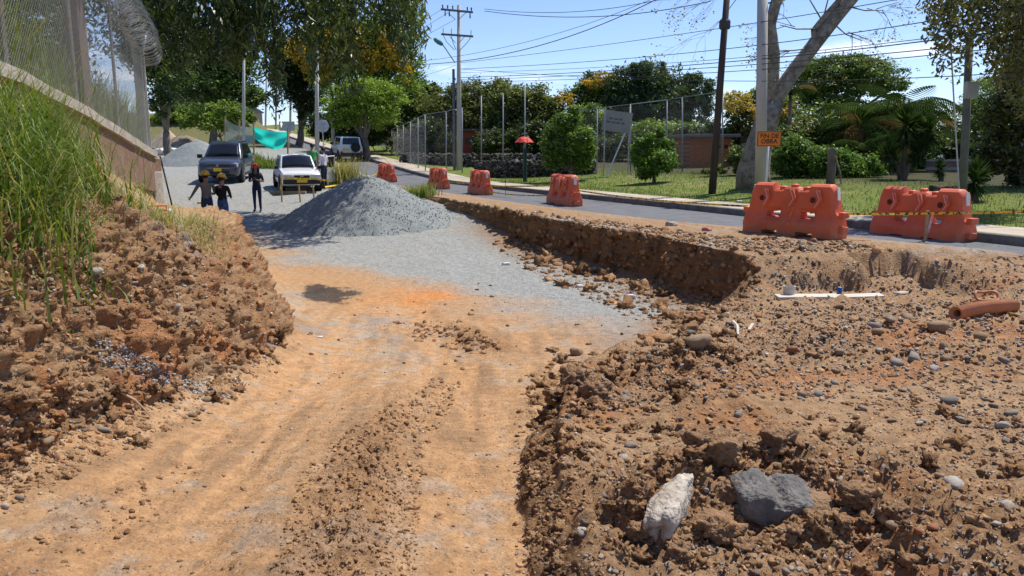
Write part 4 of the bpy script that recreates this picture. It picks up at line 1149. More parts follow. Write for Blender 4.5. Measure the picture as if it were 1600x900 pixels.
tp_, q = pole('utility_pole', 1505, 19.4, 60, .2, .17, mat('grey_green_pole', (.16, .17, .15), (.10, .11, .10), 3, .8, .2, 20), 'grey pole carrying a small box among trees at right', 'utility pole', top_px=1515, py=310)
bx = at(1517, 141, 19.2) - tp_.location; MB().box(bx, (.14, .08, .2)).build('meter_box', mat('meter_grey', (.42, .44, .45), (.35, .37, .38), 4, .6), tp_, bevel=.01)
MB().tube([bx + Vector((-1.7, -.1, -.2)) * 0 + (at(1470, 205, 19.4) - tp_.location), at(1499, 306, 19.2) - tp_.location], .018, 6).build('guy_stay', GALV, tp_)
for px, Y, ty, d, lab in ((301, 78, 108, .26, 'thin pale pole beside the sand heaps'), (381, 54, 60, .24, 'pale lamp pole rising behind the green netting'), (495, 45, 70, .27, 'pale concrete pole beside the round sign, lower part behind people'),
                          (520, 60, 130, .26, 'pale concrete pole behind the white off-road car'), (573, 66, 184, .22, 'short pale post under the rounded green tree'), (256, 80, 120, .24, 'thin dim pole behind the fence corner'),
                          (417, 125, 100, .3, 'distant pole beside the far street, left one'), (433, 118, 100, .3, 'distant pole beside the far street, right one'), (455, 100, 70, .3, 'distant dark pole in front of the shaded tree')):
    pole('street_pole', px, Y, ty, d, d * .7, POLEC, lab)
def sign(name, px, py, Y, parts, label):
    c = at(px, py, Y); f_ = Vector((c.x, c.y, drop(c.x, c.y))); r_ = empty(name, f_); parts(r_, c - f_); tag(r_, label, 'sign'); return r_
def round_sign(r_, c):
    MB().tube([(0, 0, -.1), (0, 0, c.z + .3)], .03, 8).build('post', GALV, r_)
    MB().lathe([(.33, -.01), (.345, 0), (.33, .01)], 28, c + Vector((0, .045, 0)), Matrix.Rotation(math.pi / 2, 4, 'X')).build('disc_back', SIGNB, r_)
    MB().box(c + Vector((0, .028, .12)), (.2, .006, .015)).box(c + Vector((0, .028, -.12)), (.2, .006, .015)).build('bracket', GALV, r_)
sign('road_sign', 504, 197, 44, round_sign, 'grey back of a round road sign')
def rect_sign(r_, c):
    MB().tube([(.15, 0, -.1), (.15, 0, c.z + .36)], .035, 8).build('post', GALV, r_)
    MB().box(c + Vector((0, .05, 0)), (.62, .008, .36)).build('panel_back', SIGNB, r_, bevel=.006)
    MB().box(c + Vector((0, .036, .1)), (.6, .006, .02)).build('bracket', GALV, r_)
sign('road_sign', 448, 197, 62, rect_sign, 'grey back of a rectangular road sign beside the teal sheet')
SGO = mat('sign_orange', (.78, .22, .02), (.68, .18, .015), 4, .45)
BLK = mat('sign_black', (.012, .012, .012), None, 5, .5)
WHT = mat('white_paint', (.75, .76, .76), (.62, .63, .63), 6, .5)
def text_mesh(body, size, name, material, parent, loc, rx=math.pi / 2, bold=.012):
    cu = bpy.data.curves.new(name, 'FONT'); cu.body = body; cu.size = size; cu.align_x = 'CENTER'; cu.align_y = 'CENTER'; cu.extrude = .002; cu.offset = bold * size; cu.space_line = .86
    o = bpy.data.objects.new('tmp', cu); COL.objects.link(o); bpy.context.view_layer.update()
    me = bpy.data.meshes.new_from_object(o.evaluated_get(bpy.context.evaluated_depsgraph_get())); bpy.data.objects.remove(o)
    q = link(name, me, material, parent); q.location = loc; q.rotation_euler = (rx, 0, 0); tag(q, kind='stuff'); return q
def fin(r_, c):
    MB().tube([(.0, 0, -.1), (.0, 0, c.z + .2)], .035, 8).build('post', WHT, r_, smooth=True)
    MB().box(c + Vector((0, -.05, 0)), (.36, .010, .222)).build('panel', SGO, r_, bevel=.004)
    fr = MB()
    for a, bb in (((0, -.064, .205), (.345, .003, .008)), ((0, -.064, -.205), (.345, .003, .008)), ((-.343, -.064, 0), (.008, .003, .20)), ((.343, -.064, 0), (.008, .003, .20))): fr.box(c + Vector(a), bb)
    fr.build('border', BLK, r_)
    text_mesh('FIN DE\nOBRA', .185, 'lettering', BLK, r_, c + Vector((0, -.066, -.0)))
fs = sign('work_sign', 1201, 217, 23.4, fin, 'orange FIN DE OBRA sign on a white post behind the largest barrier')
# faded notice board behind the fence
def board(r_, c):
    M = Matrix.Rotation(.16, 3, 'Y')
    MB().box(c, (.72, .02, .5), Matrix.Rotation(.14, 3, 'Y') @ Matrix.Rotation(-.3, 3, 'Z')).build('panel', mat('faded_board', (.33, .31, .29), (.27, .25, .235), 2, .8), r_)
    for k, (z, n_, w_) in enumerate(((.12, 3, .13), (-.06, 4, .11))):
        mb = MB(); x = -.5 + .12 * (1 - k)
        for j in range(n_ * 5):
            ww = random.uniform(.02, .035); v = Matrix.Rotation(.14, 3, 'Y') @ Matrix.Rotation(-.3, 3, 'Z') @ Vector((x, -.026, z + random.uniform(-.006, .006))); mb.box(c + v, (ww * .4, .003, .035 + .015 * (j % 4 == 0)), Matrix.Rotation(.14, 3, 'Y')); x += ww * 1.35 + (.06 if j % 5 == 4 else 0)
        tag(mb.build('lettering', mat('faded_ink', (.13, .10, .09), None, 5, .8), r_), kind='stuff')
    for x in (-.6, .62): MB().tube([(c.x + x, .06, -.1), (c.x + x, .06, c.z + .7)], .03, 8).build('post', GALV, r_)
    MB().tube([(c.x - .55, -.6, -.1), (c.x + .55, -.02, c.z - .2)], .035, 8).build('brace', WHT, r_)
sign('notice_board', 964, 190, 39, board, 'faded grey notice board with unreadable lettering behind the shrubs')

# ================================================================== overhead wires
WBLK = mat('cable_black', (.02, .02, .022), None, 4, .6)
def cable(px_pts, rad, label, group=None, ys=None):
    """a cable through photo points, its distance falling from pole to pole"""
    V = []
    xs_ = [p[0] for p in px_pts]; yy = [p[1] for p in px_pts]
    X = np.linspace(xs_[0], xs_[-1], 40)
    co_ = np.polyfit(xs_, yy, min(2, len(xs_) - 1))
    for x in X:
        y = np.polyval(co_, x); Y = float(np.interp(x, [560, 717, 1190, 1505, 1700], [70, 47.8, 24.4, 18, 15])) if ys is None else ys
        V.append(at(x, y, Y))
    o = MB().tube(V, rad, 4).build('power_cable', WBLK); tag(o, label, 'cable', group)
G = 'overhead cables'
for pts, rad, lab in ((((757, 14), (880, 19), (1000, 6), (1060, -8)), .013, 'topmost thin cable from the crossarm to the upper edge'), (((757, 17), (880, 27), (1010, 19), (1110, 2)), .016, 'thick cable sagging from the crossarm towards the timber pole'),
                     (((640, 102), (760, 88), (900, 55), (1030, -4)), .02, 'thick bundled cable climbing from the lamp to the upper edge'), (((640, 98), (760, 78), (960, 25), (1020, -4)), .011, 'thin cable climbing just above the bundled cable'),
                     (((720, 97), (900, 79), (1100, 45), (1190, 35), (1400, 0)), .011, 'cable passing behind the concrete pole at upper right'), (((720, 106), (960, 98), (1190, 66), (1600, 8)), .012, 'uppermost of the long cables crossing the forked tree'),
                     (((720, 112), (960, 108), (1190, 84), (1600, 40)), .009, 'thin faint cable below the uppermost long cable'), (((720, 120), (1000, 112), (1190, 88), (1600, 44)), .014, 'thick long cable crossing the forked tree'),
                     (((720, 122), (900, 124), (1190, 96), (1600, 62)), .012, 'long cable just under the thick one at the forked tree'), (((720, 127), (1000, 124), (1300, 96), (1600, 72)), .011, 'lowest long cable crossing in front of the domed tree'),
                     (((720, 108), (840, 116), (960, 122), (1190, 127), (1600, 112)), .010, 'nearly level cable at the height of the clouds'), (((694, 12), (655, 37), (590, 80)), .012, 'upper short cable leaving the pole to the left'),
                     (((700, 20), (655, 48), (590, 90)), .012, 'middle short cable leaving the pole to the left'), (((712, 30), (655, 61), (590, 95)), .012, 'lower short cable leaving the pole to the left'), (((712, 102), (640, 125), (590, 138)), .010, 'cable leaving the pole to the left below the lamp')):
    cable(pts, rad, lab, G)

# ================================================================== court fences, huts and walls beyond the street
def post_fence(name, posts_, label, mesh=True, rail=True, d=.07, step=.14, wr=.0018):
    P0 = []
    for px, ty, by, Y in posts_:
        a = at(px, by, Y); a.z = min(a.z, drop(a.x, a.y) + .3); a.z = drop(a.x, a.y); P0.append((a, at(px, ty, Y)))
    r_ = empty(name, P0[0][0])
    for a, c in P0: child(MB().tube([a - Vector((0, 0, .2)), c], d / 2, 8).build('post', GALVD, smooth=True), r_)
    for (a, c), (a2, c2) in zip(P0[:-1], P0[1:]):
        if rail: child(MB().tube([c, c2], .022, 6).build('top_rail', GALVD), r_)
        if mesh:
            h_ = min((c - a).length, (c2 - a2).length)
            lo = a + Vector((0, 0, .05)); lo2 = a2 + Vector((0, 0, .05))
            chain_mesh(lo, lo2, h_ - .1, step, wr, 'wire_mesh', r_)
    tag(r_, label, 'fence'); return r_
GALVD = mat('galv_dull', (.30, .32, .33), (.22, .235, .245), 4, .6, metal=.3)
post_fence('chain_link_fence', [(597, 208, 238, 70), (604, 205, 240, 66), (612, 202, 241, 62), (621, 199, 243, 58), (630, 195, 244, 55), (641, 190, 246, 52), (653, 184, 249, 49), (664, 179, 232, 47), (697, 174, 250, 46.5), (722, 168, 255, 46)], 'chain-link fence with many posts running uphill beside the pale sidewalk')
post_fence('court_fence', [(752, 150, 258, 46), (786, 146, 268, 43), (820, 134, 274, 40)], 'three tall thin posts of the court fence by the red umbrella', mesh=False, rail=False)
post_fence('court_fence', [(870, 180, 270, 44), (933, 169, 275, 42), (985, 163, 278, 40), (1042, 156, 272, 40), (1066, 152, 277, 39), (1129, 143, 272, 38)], 'tall chain-link court fence behind the notice board')
# rough stone terraces
def stone_wall(px0, px1, py0, py1, Y0, Y1, seed, label):
    a, b_ = at(px0, py1, Y0), at(px1, py1, Y1); za, zb_ = drop(a.x, a.y), drop(b_.x, b_.y); top0, top1 = at(px0, py0, Y0).z, at(px1, py0, Y1).z
    r_ = empty('stone_wall', (a.x, a.y, za)); rr = np.random.default_rng(seed); L = (b_ - a).length
    n = 700; u = rr.random(n); v = rr.random(n)
    x = a.x + (b_.x - a.x) * u + rr.normal(size=n) * .06; y = a.y + (b_.y - a.y) * u + rr.normal(size=n) * .06; zz = za + (zb_ - za) * u; tt = top0 + (top1 - top0) * u
    p = np.stack([x, y, zz + (tt - zz) * v - .05], -1)
    o = scatter('wall_stones', p, rr.uniform(.07, .16, n), np.array([(.07, .066, .055), (.10, .094, .08), (.05, .047, .04), (.15, .14, .125)]), np.full(4, .25), 2, seed, STONE_M, planes=7); tag(o, kind='stuff'); child(o, r_)
    d = (b_ - a).normalized(); nn = Vector((-d.y, d.x, 0)) * .2
    mb = MB(); mb.add([a + nn - Vector((0, 0, .3)), b_ + nn - Vector((0, 0, .3)), Vector((b_.x, b_.y, top1 - .05)) + nn, Vector((a.x, a.y, top0 - .05)) + nn, a + nn * 3 - Vector((0, 0, .3)), b_ + nn * 3 - Vector((0, 0, .3)), Vector((b_.x, b_.y, top1 - .05)) + nn * 3, Vector((a.x, a.y, top0 - .05)) + nn * 3],
                     [(0, 1, 2, 3), (7, 6, 5, 4), (0, 4, 5, 1), (1, 5, 6, 2), (2, 6, 7, 3), (3, 7, 4, 0)])
    child(mb.build('core', mat('wall_core', (.15, .14, .12), (.09, .085, .07), 5, .95)), r_)
    tag(r_, label, 'wall')
stone_wall(625, 860, 240, 262, 54, 46, 71, 'long rough grey stone terrace wall behind the tall thin posts')
stone_wall(740, 930, 250, 275, 43, 41, 72, 'lower rough stone wall at the verge behind the parasol post')
def brick_mat(name, c1, c2, mort, sc):
    m, t, b = new_mat(name); co = t.nodes.new('ShaderNodeTexCoord'); br = t.nodes.new('ShaderNodeTexBrick')
    mp = t.nodes.new('ShaderNodeMapping'); mp.inputs['Rotation'].default_value = (math.pi / 2, 0, 0)
    t.links.new(co.outputs['Object'], mp.inputs[0]); t.links.new(mp.outputs[0], br.inputs['Vector'])
    br.inputs['Color1'].default_value = (*c1, 1); br.inputs['Color2'].default_value = (*c2, 1); br.inputs['Mortar'].default_value = (*mort, 1); br.inputs['Scale'].default_value = sc; br.inputs['Mortar Size'].default_value = .02
    t.links.new(br.outputs['Color'], b.inputs['Base Color']); b.inputs['Roughness'].default_value = .9
    bp = t.nodes.new('ShaderNodeBump'); bp.inputs['Strength'].default_value = .5; bp.inputs['Distance'].default_value = .02; t.links.new(br.outputs['Fac'], bp.inputs['Height']); bp.invert = True; t.links.new(bp.outputs[0], b.inputs['Normal'])
    return m
BRK = brick_mat('hut_brick', (.46, .14, .04), (.35, .10, .03), (.16, .09, .05), 2.0)
BRK2 = brick_mat('wall_brick', (.24, .16, .115), (.17, .115, .085), (.21, .18, .15), 1.6)
def hut(px0, px1, py_top, Y, depth, material, roofm, label, rz=0.0, door=False):
    a, b_ = at(px0, py_top, Y), at(px1, py_top, Y); c = (a + b_) / 2; g = drop(c.x, c.y) - .2; hw = (b_.x - a.x) / 2; hh = (c.z - g)
    r_ = empty('brick_hut', (c.x, c.y, g), rz)
    MB().box((0, depth / 2, hh / 2), (hw, depth / 2, hh / 2)).build('walls', material, r_)
    MB().box((.1, depth / 2, hh + .08), (hw + .35, depth / 2 + .35, .08)).build('roof_slab', roofm, r_, bevel=.02)
    if door:
        MB().box((hw * .1, -.02, hh * .42), (.42, .03, hh * .42)).build('door', mat('dark_door', (.06, .04, .035), None, 4, .7), r_)
        MB().box((-hw * .5, -.02, hh * .6), (.3, .03, .25)).build('window', mat('dark_window', (.03, .03, .035), None, 4, .3), r_)
    else:
        MB().box((hw * .35, -.015, hh * .72), (.16, .02, .10)).box((hw * .75, -.015, hh * .72), (.10, .02, .10)).build('vent_opening', mat('vent_dark', (.05, .025, .02), None, 4, .8), r_)
    tag(r_, label, 'hut')
hut(1078, 1144, 214, 46, 3.0, BRK, mat('roof_grey', (.20, .195, .19), (.14, .135, .13), 3, .9), 'small orange brick hut with a flat slab roof behind the timber pole', .12)
hut(722, 766, 205, 60, 3.0, mat('red_plaster', (.26, .05, .035), (.18, .035, .025), 3, .85), mat('roof_dark', (.07, .06, .055), None, 3, .9), 'dark red hut in the shade behind the stone terrace', 0, True)
a, b_ = at(1448, 252, 36), at(1640, 250, 33); ga = min(drop(a.x, a.y), drop(b_.x, b_.y)) - .2
bw_ = empty('brick_wall', (a.x, a.y, ga), math.atan2(b_.y - a.y, b_.x - a.x)); Lw = math.hypot(b_.x - a.x, b_.y - a.y); hw_ = a.z - ga
MB().box((Lw / 2, 0, hw_ / 2), (Lw / 2, .1, hw_ / 2)).build('brickwork', BRK2, bw_)
MB().box((Lw / 2, 0, hw_ * .55), (Lw / 2, .112, .06)).build('tie_beam', CONCG, bw_)
MB().box((Lw / 2, 0, hw_ + .04), (Lw / 2, .13, .04)).build('coping', CONCG, bw_)
tag(bw_, 'dull brick boundary wall with concrete beam at far right', 'wall')
# red parasol on a green post
c = at(819, 224, 38.5); g = drop(c.x, c.y); pr = empty('parasol', (c.x, c.y, g))
hz = c.z - g
MB().tube([(0, 0, -.1), (0, 0, hz + .3)], .025, 8).build('pole', GALVD, pr)
V = [(0, 0, hz + .33)]; Fc = []
for ring, (rr_, zz_) in enumerate(((.18, .30), (.33, .20), (.46, .03))):
    for k in range(16): V.append((rr_ * math.cos(k * math.pi / 8), rr_ * math.sin(k * math.pi / 8), hz + zz_ + (.03 if (k % 2 == 0 and ring == 2) else 0)))
for k in range(16):
    Fc.append((0, 1 + k, 1 + (k + 1) % 16))
    for rg in (0, 1): Fc.append((1 + rg * 16 + k, 1 + (rg + 1) * 16 + k, 1 + (rg + 1) * 16 + (k + 1) % 16, 1 + rg * 16 + (k + 1) % 16))
MB().add(V, Fc).build('canopy', mat('red_cloth', (.70, .07, .05), (.55, .05, .04), 5, .7), pr)
MB().tube([(.04, -.2, -.1), (.04, -.2, hz - .25)], .10, 8).build('green_support', mat('dark_green_paint', (.02, .055, .045), None, 4, .6), pr)
tag(pr, 'small red parasol on a dark green post across the street', 'parasol')
# a house at the top of the street
c = at(392, 190, 140); g = drop(c.x, c.y); hs = empty('house', (c.x, c.y, g), .5)
MB().box((0, 0, 1.3), (1.6, 2.2, 1.5)).build('wall', mat('house_wall', (.42, .33, .28), (.36, .28, .23), 2, .9), hs)
MB().prism([(-1.9, 2.75), (0, 3.9), (1.9, 2.75), (1.9, 2.65), (-1.9, 2.65)], -2.4, 2.4).build('roof', mat('house_roof', (.25, .22, .20), (.2, .17, .15), 2, .9), hs)
MB().box((.2, -2.22, 1.4), (.45, .05, .5)).build('window', DARKM, hs)
tag(hs, 'tiny gabled house at the top of the street', 'house')

# ================================================================== green netting and teal sheet
NET, t, b = new_mat('sheer_net')
b.inputs['Base Color'].default_value = (.30, .42, .40, 1); b.inputs['Roughness'].default_value = .7
tr = t.nodes.new('ShaderNodeBsdfTransparent'); mx = t.nodes.new('ShaderNodeMixShader')
co = t.nodes.new('ShaderNodeTexCoord'); nz_ = t.nodes.new('ShaderNodeTexNoise'); nz_.inputs['Scale'].default_value = 2; mr_ = t.nodes.new('ShaderNodeMapRange'); mr_.inputs[3].default_value = .3; mr_.inputs[4].default_value = .75
t.links.new(co.outputs['Object'], nz_.inputs['Vector']); t.links.new(nz_.outputs['Fac'], mr_.inputs[0]); t.links.new(mr_.outputs[0], mx.inputs[0])
t.links.new(tr.outputs[0], mx.inputs[1]); t.links.new(b.outputs[0], mx.inputs[2]); t.links.new(mx.outputs[0], t.nodes['Material Output'].inputs[0])
def cloth(name, tl, tr_, bl, br_, material, nx=36, nz=16, fold=.1, seed=0, sag=.0, bsag=0.0):
    tl, tr_, bl, br_ = [Vector(v) for v in (tl, tr_, bl, br_)]; V = []
    nrm = (tr_ - tl).cross(Vector((0, 0, 1))).normalized()
    for j in range(nz + 1):
        v = j / nz
        for i in range(nx + 1):
            u = i / nx; p = tl.lerp(tr_, u).lerp(bl.lerp(br_, u), v)
            p.z -= (sag * (1 - v) + bsag * v) * 4 * u * (1 - u)
            p += nrm * fold * (math.sin(u * 17 + 3 * v + seed) * .5 + math.sin(u * 7 - 5 * v + seed * 2) * .7 + .6 * math.sin((u + v) * 9)) * (.35 + v)
            V.append(p[:])
    I = np.arange((nx + 1) * (nz + 1)).reshape(nz + 1, nx + 1)
    Fq = np.stack([I[:-1, :-1], I[:-1, 1:], I[1:, 1:], I[1:, :-1]], -1).reshape(-1, 4)
    return link(name, np_mesh(name, np.array(V), Fq), material, smooth=True)
TEAL = mat('teal_plastic', (.02, .62, .50), (.015, .50, .41), 3, .4, .2, 14, spec=.5)
_t = TEAL.node_tree; _tr = _t.nodes.new('ShaderNodeBsdfTranslucent'); _tr.inputs[0].default_value = (.03, .75, .6, 1); _mx = _t.nodes.new('ShaderNodeMixShader'); _mx.inputs[0].default_value = .45
_t.links.new(_t.nodes['Principled BSDF'].outputs[0], _mx.inputs[1]); _t.links.new(_tr.outputs[0], _mx.inputs[2]); _t.links.new(_mx.outputs[0], _t.nodes['Material Output'].inputs[0])
o = cloth('teal_sheet', at(396, 197, 46), at(449, 206, 45), at(400, 216, 46), at(447, 226, 45), TEAL, fold=.10, sag=.12, bsag=.45); tag(o, 'sagging bright teal plastic sheet hung between posts', 'sheet')
nf = empty('netting_fence', foot(352, 52))
child(cloth('net', at(352, 184, 52), at(397, 196, 46), at(354, 219, 52), at(400, 228, 46), NET, fold=.12, sag=.3), nf)
child(cloth('net', at(318, 176, 60), at(335, 182, 58), at(320, 190, 60), at(338, 196, 58), NET, fold=.1, sag=.1, seed=4), nf)
for px, Y in ((352, 52), (374, 49), (396.5, 46)): child(MB().tube([foot(px, Y), at(px, 182 + (52 - Y) * 1.5, Y)], .05, 6).build('post', RAW), nf)
tag(nf, 'torn sheer grey-green netting on posts left of the teal sheet', 'netting')
pp = foot(449.5, 45); o = MB().tube([pp, at(449.5, 200, 45)], .05, 6).build('sheet_post', RAW); tag(o, 'wooden post at the right end of the teal sheet', 'post')

# ================================================================== things lying about
PLANK = mat('weathered_plank', (.62, .56, .47), (.46, .41, .33), 4, .85, .3, 30, stretch=(.3, 3, 3))
def lying(name, p, q, w, th, material, label, cat, lift=.02):
    p, q = Vector(p), Vector(q); c = (p + q) / 2; d = q - p; r_ = math.atan2(d.y, d.x)
    o = MB().box((0, 0, 0), (d.length / 2, w / 2, th / 2)).build(name, material, bevel=.006); o.location = c + Vector((0, 0, lift)); o.rotation_euler = (random.uniform(-.02, .02), -math.asin(max(-1, min(1, d.z / d.length))), r_); return tag(o, label, cat)
sl = gz(1207, 470, -.36), gz(1335, 470, -.34)
lying('concrete_slab', gz(1213, 467, -.37), gz(1318, 466, -.35), .24, .05, PLANK, 'long pale slab lying over the dark hole in the dug pit', 'slab')
lying('concrete_slab', gz(1296, 468, -.31), gz(1378, 465, -.27), .2, .05, PLANK, 'second pale slab overlapping the first one on the right', 'slab')
c_ = gz(1234, 461, -.33); cup = MB().lathe([(.075, 0), (.08, .12), (.068, .12), (.065, .01)], 20, (0, 0, 0)).build('pipe_stub', mat('stub_pale', (.55, .51, .44), (.45, .41, .35), 6, .8)); cup.location = c_ + Vector((0, .03, 0)); tag(cup, 'short pale pipe stub standing on the long slab', 'pipe stub')
c_ = gz(1311, 463, -.32); cn_ = empty('drink_can', c_); MB().lathe([(.026, 0), (.033, .008), (.033, .11), (.027, .122)], 16).build('can_body', mat('blue_can', (.03, .12, .42), (.02, .08, .3), 12, .35, metal=.4), cn_, smooth=True); MB().lathe([(.026, .1205), (.024, .125), (.006, .124)], 16).build('lid', GALV, cn_); tag(cn_, 'blue drinks can standing on the pale slab', 'can')
# corrugated orange pipe and its coil
PIPE = mat('orange_pvc', (.52, .22, .10), (.40, .16, .07), 4, .55, .1, 30)
pa, pb = on(1492, 500)[0], on(1588, 484)[0]
pa = pa + Vector((0, 0, .07)); pb = pb + Vector((0, 0, .07)); Lp = (pb - pa).length
prof = []
for k in range(int(Lp / .03)):
    u = k * .03; prof.append((.052 if k % 2 else .080, u))
prof = prof + [(r_ - .012, z) for r_, z in reversed(prof)]
V, Fc = [], []
Mq = (pb - pa).to_track_quat('Z', 'Y').to_matrix()
n = 18
for i, (r_, z) in enumerate(prof):
    for k in range(n):
        bend = .02 * math.sin(math.pi * z / Lp * 1.3)
        V.append(pa + Mq @ Vector((r_ * math.cos(2 * math.pi * k / n) + 0, r_ * math.sin(2 * math.pi * k / n) + bend, z)))
for i in range(len(prof)):
    j = (i + 1) % len(prof)
    for k in range(n): Fc.append((i * n + k, i * n + (k + 1) % n, j * n + (k + 1) % n, j * n + k))
o = MB().add(V, Fc).build('corrugated_pipe', PIPE, smooth=False); tag(o, 'orange corrugated pipe lying on the rubble at right', 'pipe')
cc = on(1541, 470)[0] + Vector((0, 0, .06))
ring = [cc + Matrix.Rotation(.5, 3, 'X') @ Vector((.14 * math.cos(a), .10 * math.sin(a), .02 * math.sin(3 * a))) for a in np.linspace(0, 2 * math.pi, 30)[:-1]]
rg = MB().tube(ring, .018, 8, closed=True).build('pipe_coil', PIPE, smooth=True); tag(rg, 'loose orange pipe ring behind the corrugated pipe', 'pipe')
def rod(p, q, r_, material, name, label, cat): 
    o = MB().tube([Vector(p), (Vector(p) + Vector(q)) / 2 + Vector((.02, 0, .02)), Vector(q)], [r_, r_ * .9, r_ * .6], 6).build(name, material); return tag(o, label, cat)
rod(on(182, 616)[0] + Vector((0, -.03, .05)), on(236, 656)[0] + Vector((0, 0, .03)), .008, mat('dry_stick', (.55, .42, .26), (.42, .3, .18), 8, .9), 'stick', 'thin pale stick lying at the foot of the left bank', 'stick')
rod(on(1145, 505)[0] + Vector((0, 0, .02)), on(1153, 528)[0] + Vector((0, 0, .03)), .02, PLANK, 'wood_scrap', 'short pale scrap of wood upright in the rubble', 'wood scrap')
lying('wood_scrap', on(1400, 462)[0], on(1415, 460)[0], .08, .03, PLANK, 'small pale board beside the second slab', 'wood scrap', .03)
lying('wood_scrap', on(1170, 520)[0], on(1176, 510)[0], .03, .02, PLANK, 'thin splinter of wood in the rubble', 'wood scrap', .03)
PAPER = mat('litter_white', (.75, .74, .74), (.6, .58, .6), 9, .8)
for k, (px, py, w, lab, c) in enumerate(((791, 414, 14, 'white scrap lying on the grey gravel near the cut', (.78, .77, .74)), (905, 449, 14, 'crumpled paper at the foot of the cut, left one', (.66, .58, .55)), (985, 466, 20, 'white plastic bag at the foot of the cut', (.78, .76, .80)), (500, 528, 10, 'small white scrap on the earth floor', (.78, .76, .72)),
                                        (263, 331, 14, 'white rag beside the hollow brick', (.72, .70, .68)), (1104, 361, 18, 'pinkish crumpled scrap on the edge left of the largest barrier', (.5, .22, .18)), (1049, 353, 20, 'grey rubble scrap on the cut edge', (.45, .4, .34)), (1155, 316, 10, 'white scrap on the verge left of the largest barrier', (.75, .75, .75)))):
    h = on(px, py)[0]; s = w * .5 * mpp(h.y); v, f = facet(700 + k, 3, 4, (1, .7, .45), .6); v += .3 * np.stack([fbm(v + k, 3, 3)] * 3, -1) * v
    o = link('litter', np_mesh('litter', v * s, f), flat_mat('litter_%d' % k, c), smooth=False); o.location = h + Vector((0, 0, s * .25)); tag(o, lab, 'litter')
# on the shoulder by the wall's end
h = on(247, 330)[0]; hb = MB()
for (cx, cz, hx_, hz_) in ((0, .105, .16, .012), (0, .012, .16, .012), (-.148, .058, .012, .035), (.148, .058, .012, .035), (0, .058, .010, .035)): hb.box((cx, 0, cz), (hx_, .12, hz_))
o = hb.build('hollow_brick', mat('clay', (.62, .21, .08), (.5, .16, .06), 6, .85)); o.location = h; o.rotation_euler = (0, 0, .4); tag(o, 'orange hollow clay brick on the shoulder by the wall foot', 'brick')
lying('yellow_board', on(309, 318)[0], on(322, 317)[0], .16, .06, mat('yellow_paint', (.72, .42, .03), (.6, .34, .02), 5, .6), 'small yellow board on the earth shoulder near the workers', 'board', .03)
c_ = at(288, 300, 21.6); c_.z = drop(c_.x, c_.y); v, f = facet(720, 3, 5, (.42, .3, .24), .3)
bg_ = empty('tarpaulin_bundle', c_); o = link('bundle', np_mesh('bundle', v + np.array([0, 0, .1]), f), mat('black_cloth', (.03, .026, .03), None, 5, .85), bg_, smooth=True); v, f = facet(721, 3, 5, (.22, .2, .13), .3); link('red_fold', np_mesh('red_fold', v + np.array([.24, -.12, .16]), f), mat('dark_red_cloth', (.22, .02, .03), None, 5, .85), bg_, smooth=True)
tag(bg_, 'black and dark red cloth bundle at the pointing worker\'s hand', 'bundle')
p0 = at(276, 298, 21.4); p0.z = drop(p0.x, p0.y); o = MB().tube([p0, at(250, 244, 21.2)], .022, 6).build('tool_handle', mat('dark_handle', (.07, .06, .055), None, 5, .7)); tag(o, 'dark tool handle leaning from the bundle to the wall', 'tool')
# timber trestles with yellow tape before the white car
for k, (px, ty, by) in enumerate(((440, 268, 306), (469, 274, 301), (491, 274, 300))):
    p0 = at(px, by, 28.5); p0.z = drop(p0.x, p0.y); o = MB().tube([p0 - Vector((0, 0, .1)), p0 + Vector((random.uniform(-.05, .05), 0, (by - ty) * mpp(28.5)))], .03, 6).build('wooden_stake', RAW); tag(o, ['left stake of the low taped frame before the white car', 'middle stake of the low taped frame before the white car', 'right stake of the low taped frame before the white car'][k], 'stake')
q = [at(px, py, 28.4) for px, py in ((440, 277), (469, 279), (491, 279), (515, 282))]
tag(ribbon(q, .035, .08, YTAPE), 'yellow tape on the stakes before the white car', 'tape')
tag(ribbon([at(441, 270, 28.3), at(437, 300, 28.3)], .05, 0, YTAPE), 'loose end of yellow tape hanging from the left stake', 'tape')
for k, (a_, b2_) in enumerate((((424, 303), (478, 303)), ((436, 298), (500, 296)))):
    p0, p1 = on(*a_)[0], on(*b2_)[0]; lying('timber_beam', p0, p1, .14, .12, mat('old_timber%d' % k, (.36, .27, .18), (.25, .18, .11), 6, .9, .3, 30), ['dirty timber beam on the gravel before the stakes', 'second timber beam just behind the first on the gravel'][k], 'beam', .05)
for k, (px, py) in enumerate(((255, 243), (392, 248))):
    p0 = on(px, py)[0]; lying('timber_beam', p0 - Vector((.9, 0, 0)), p0 + Vector((.7, .2, 0)), .2, .14, PLANK if k else RAW, ['board lying on the gravel by the wall end', 'pale beam lying behind the dark car'][k], 'beam', .06)
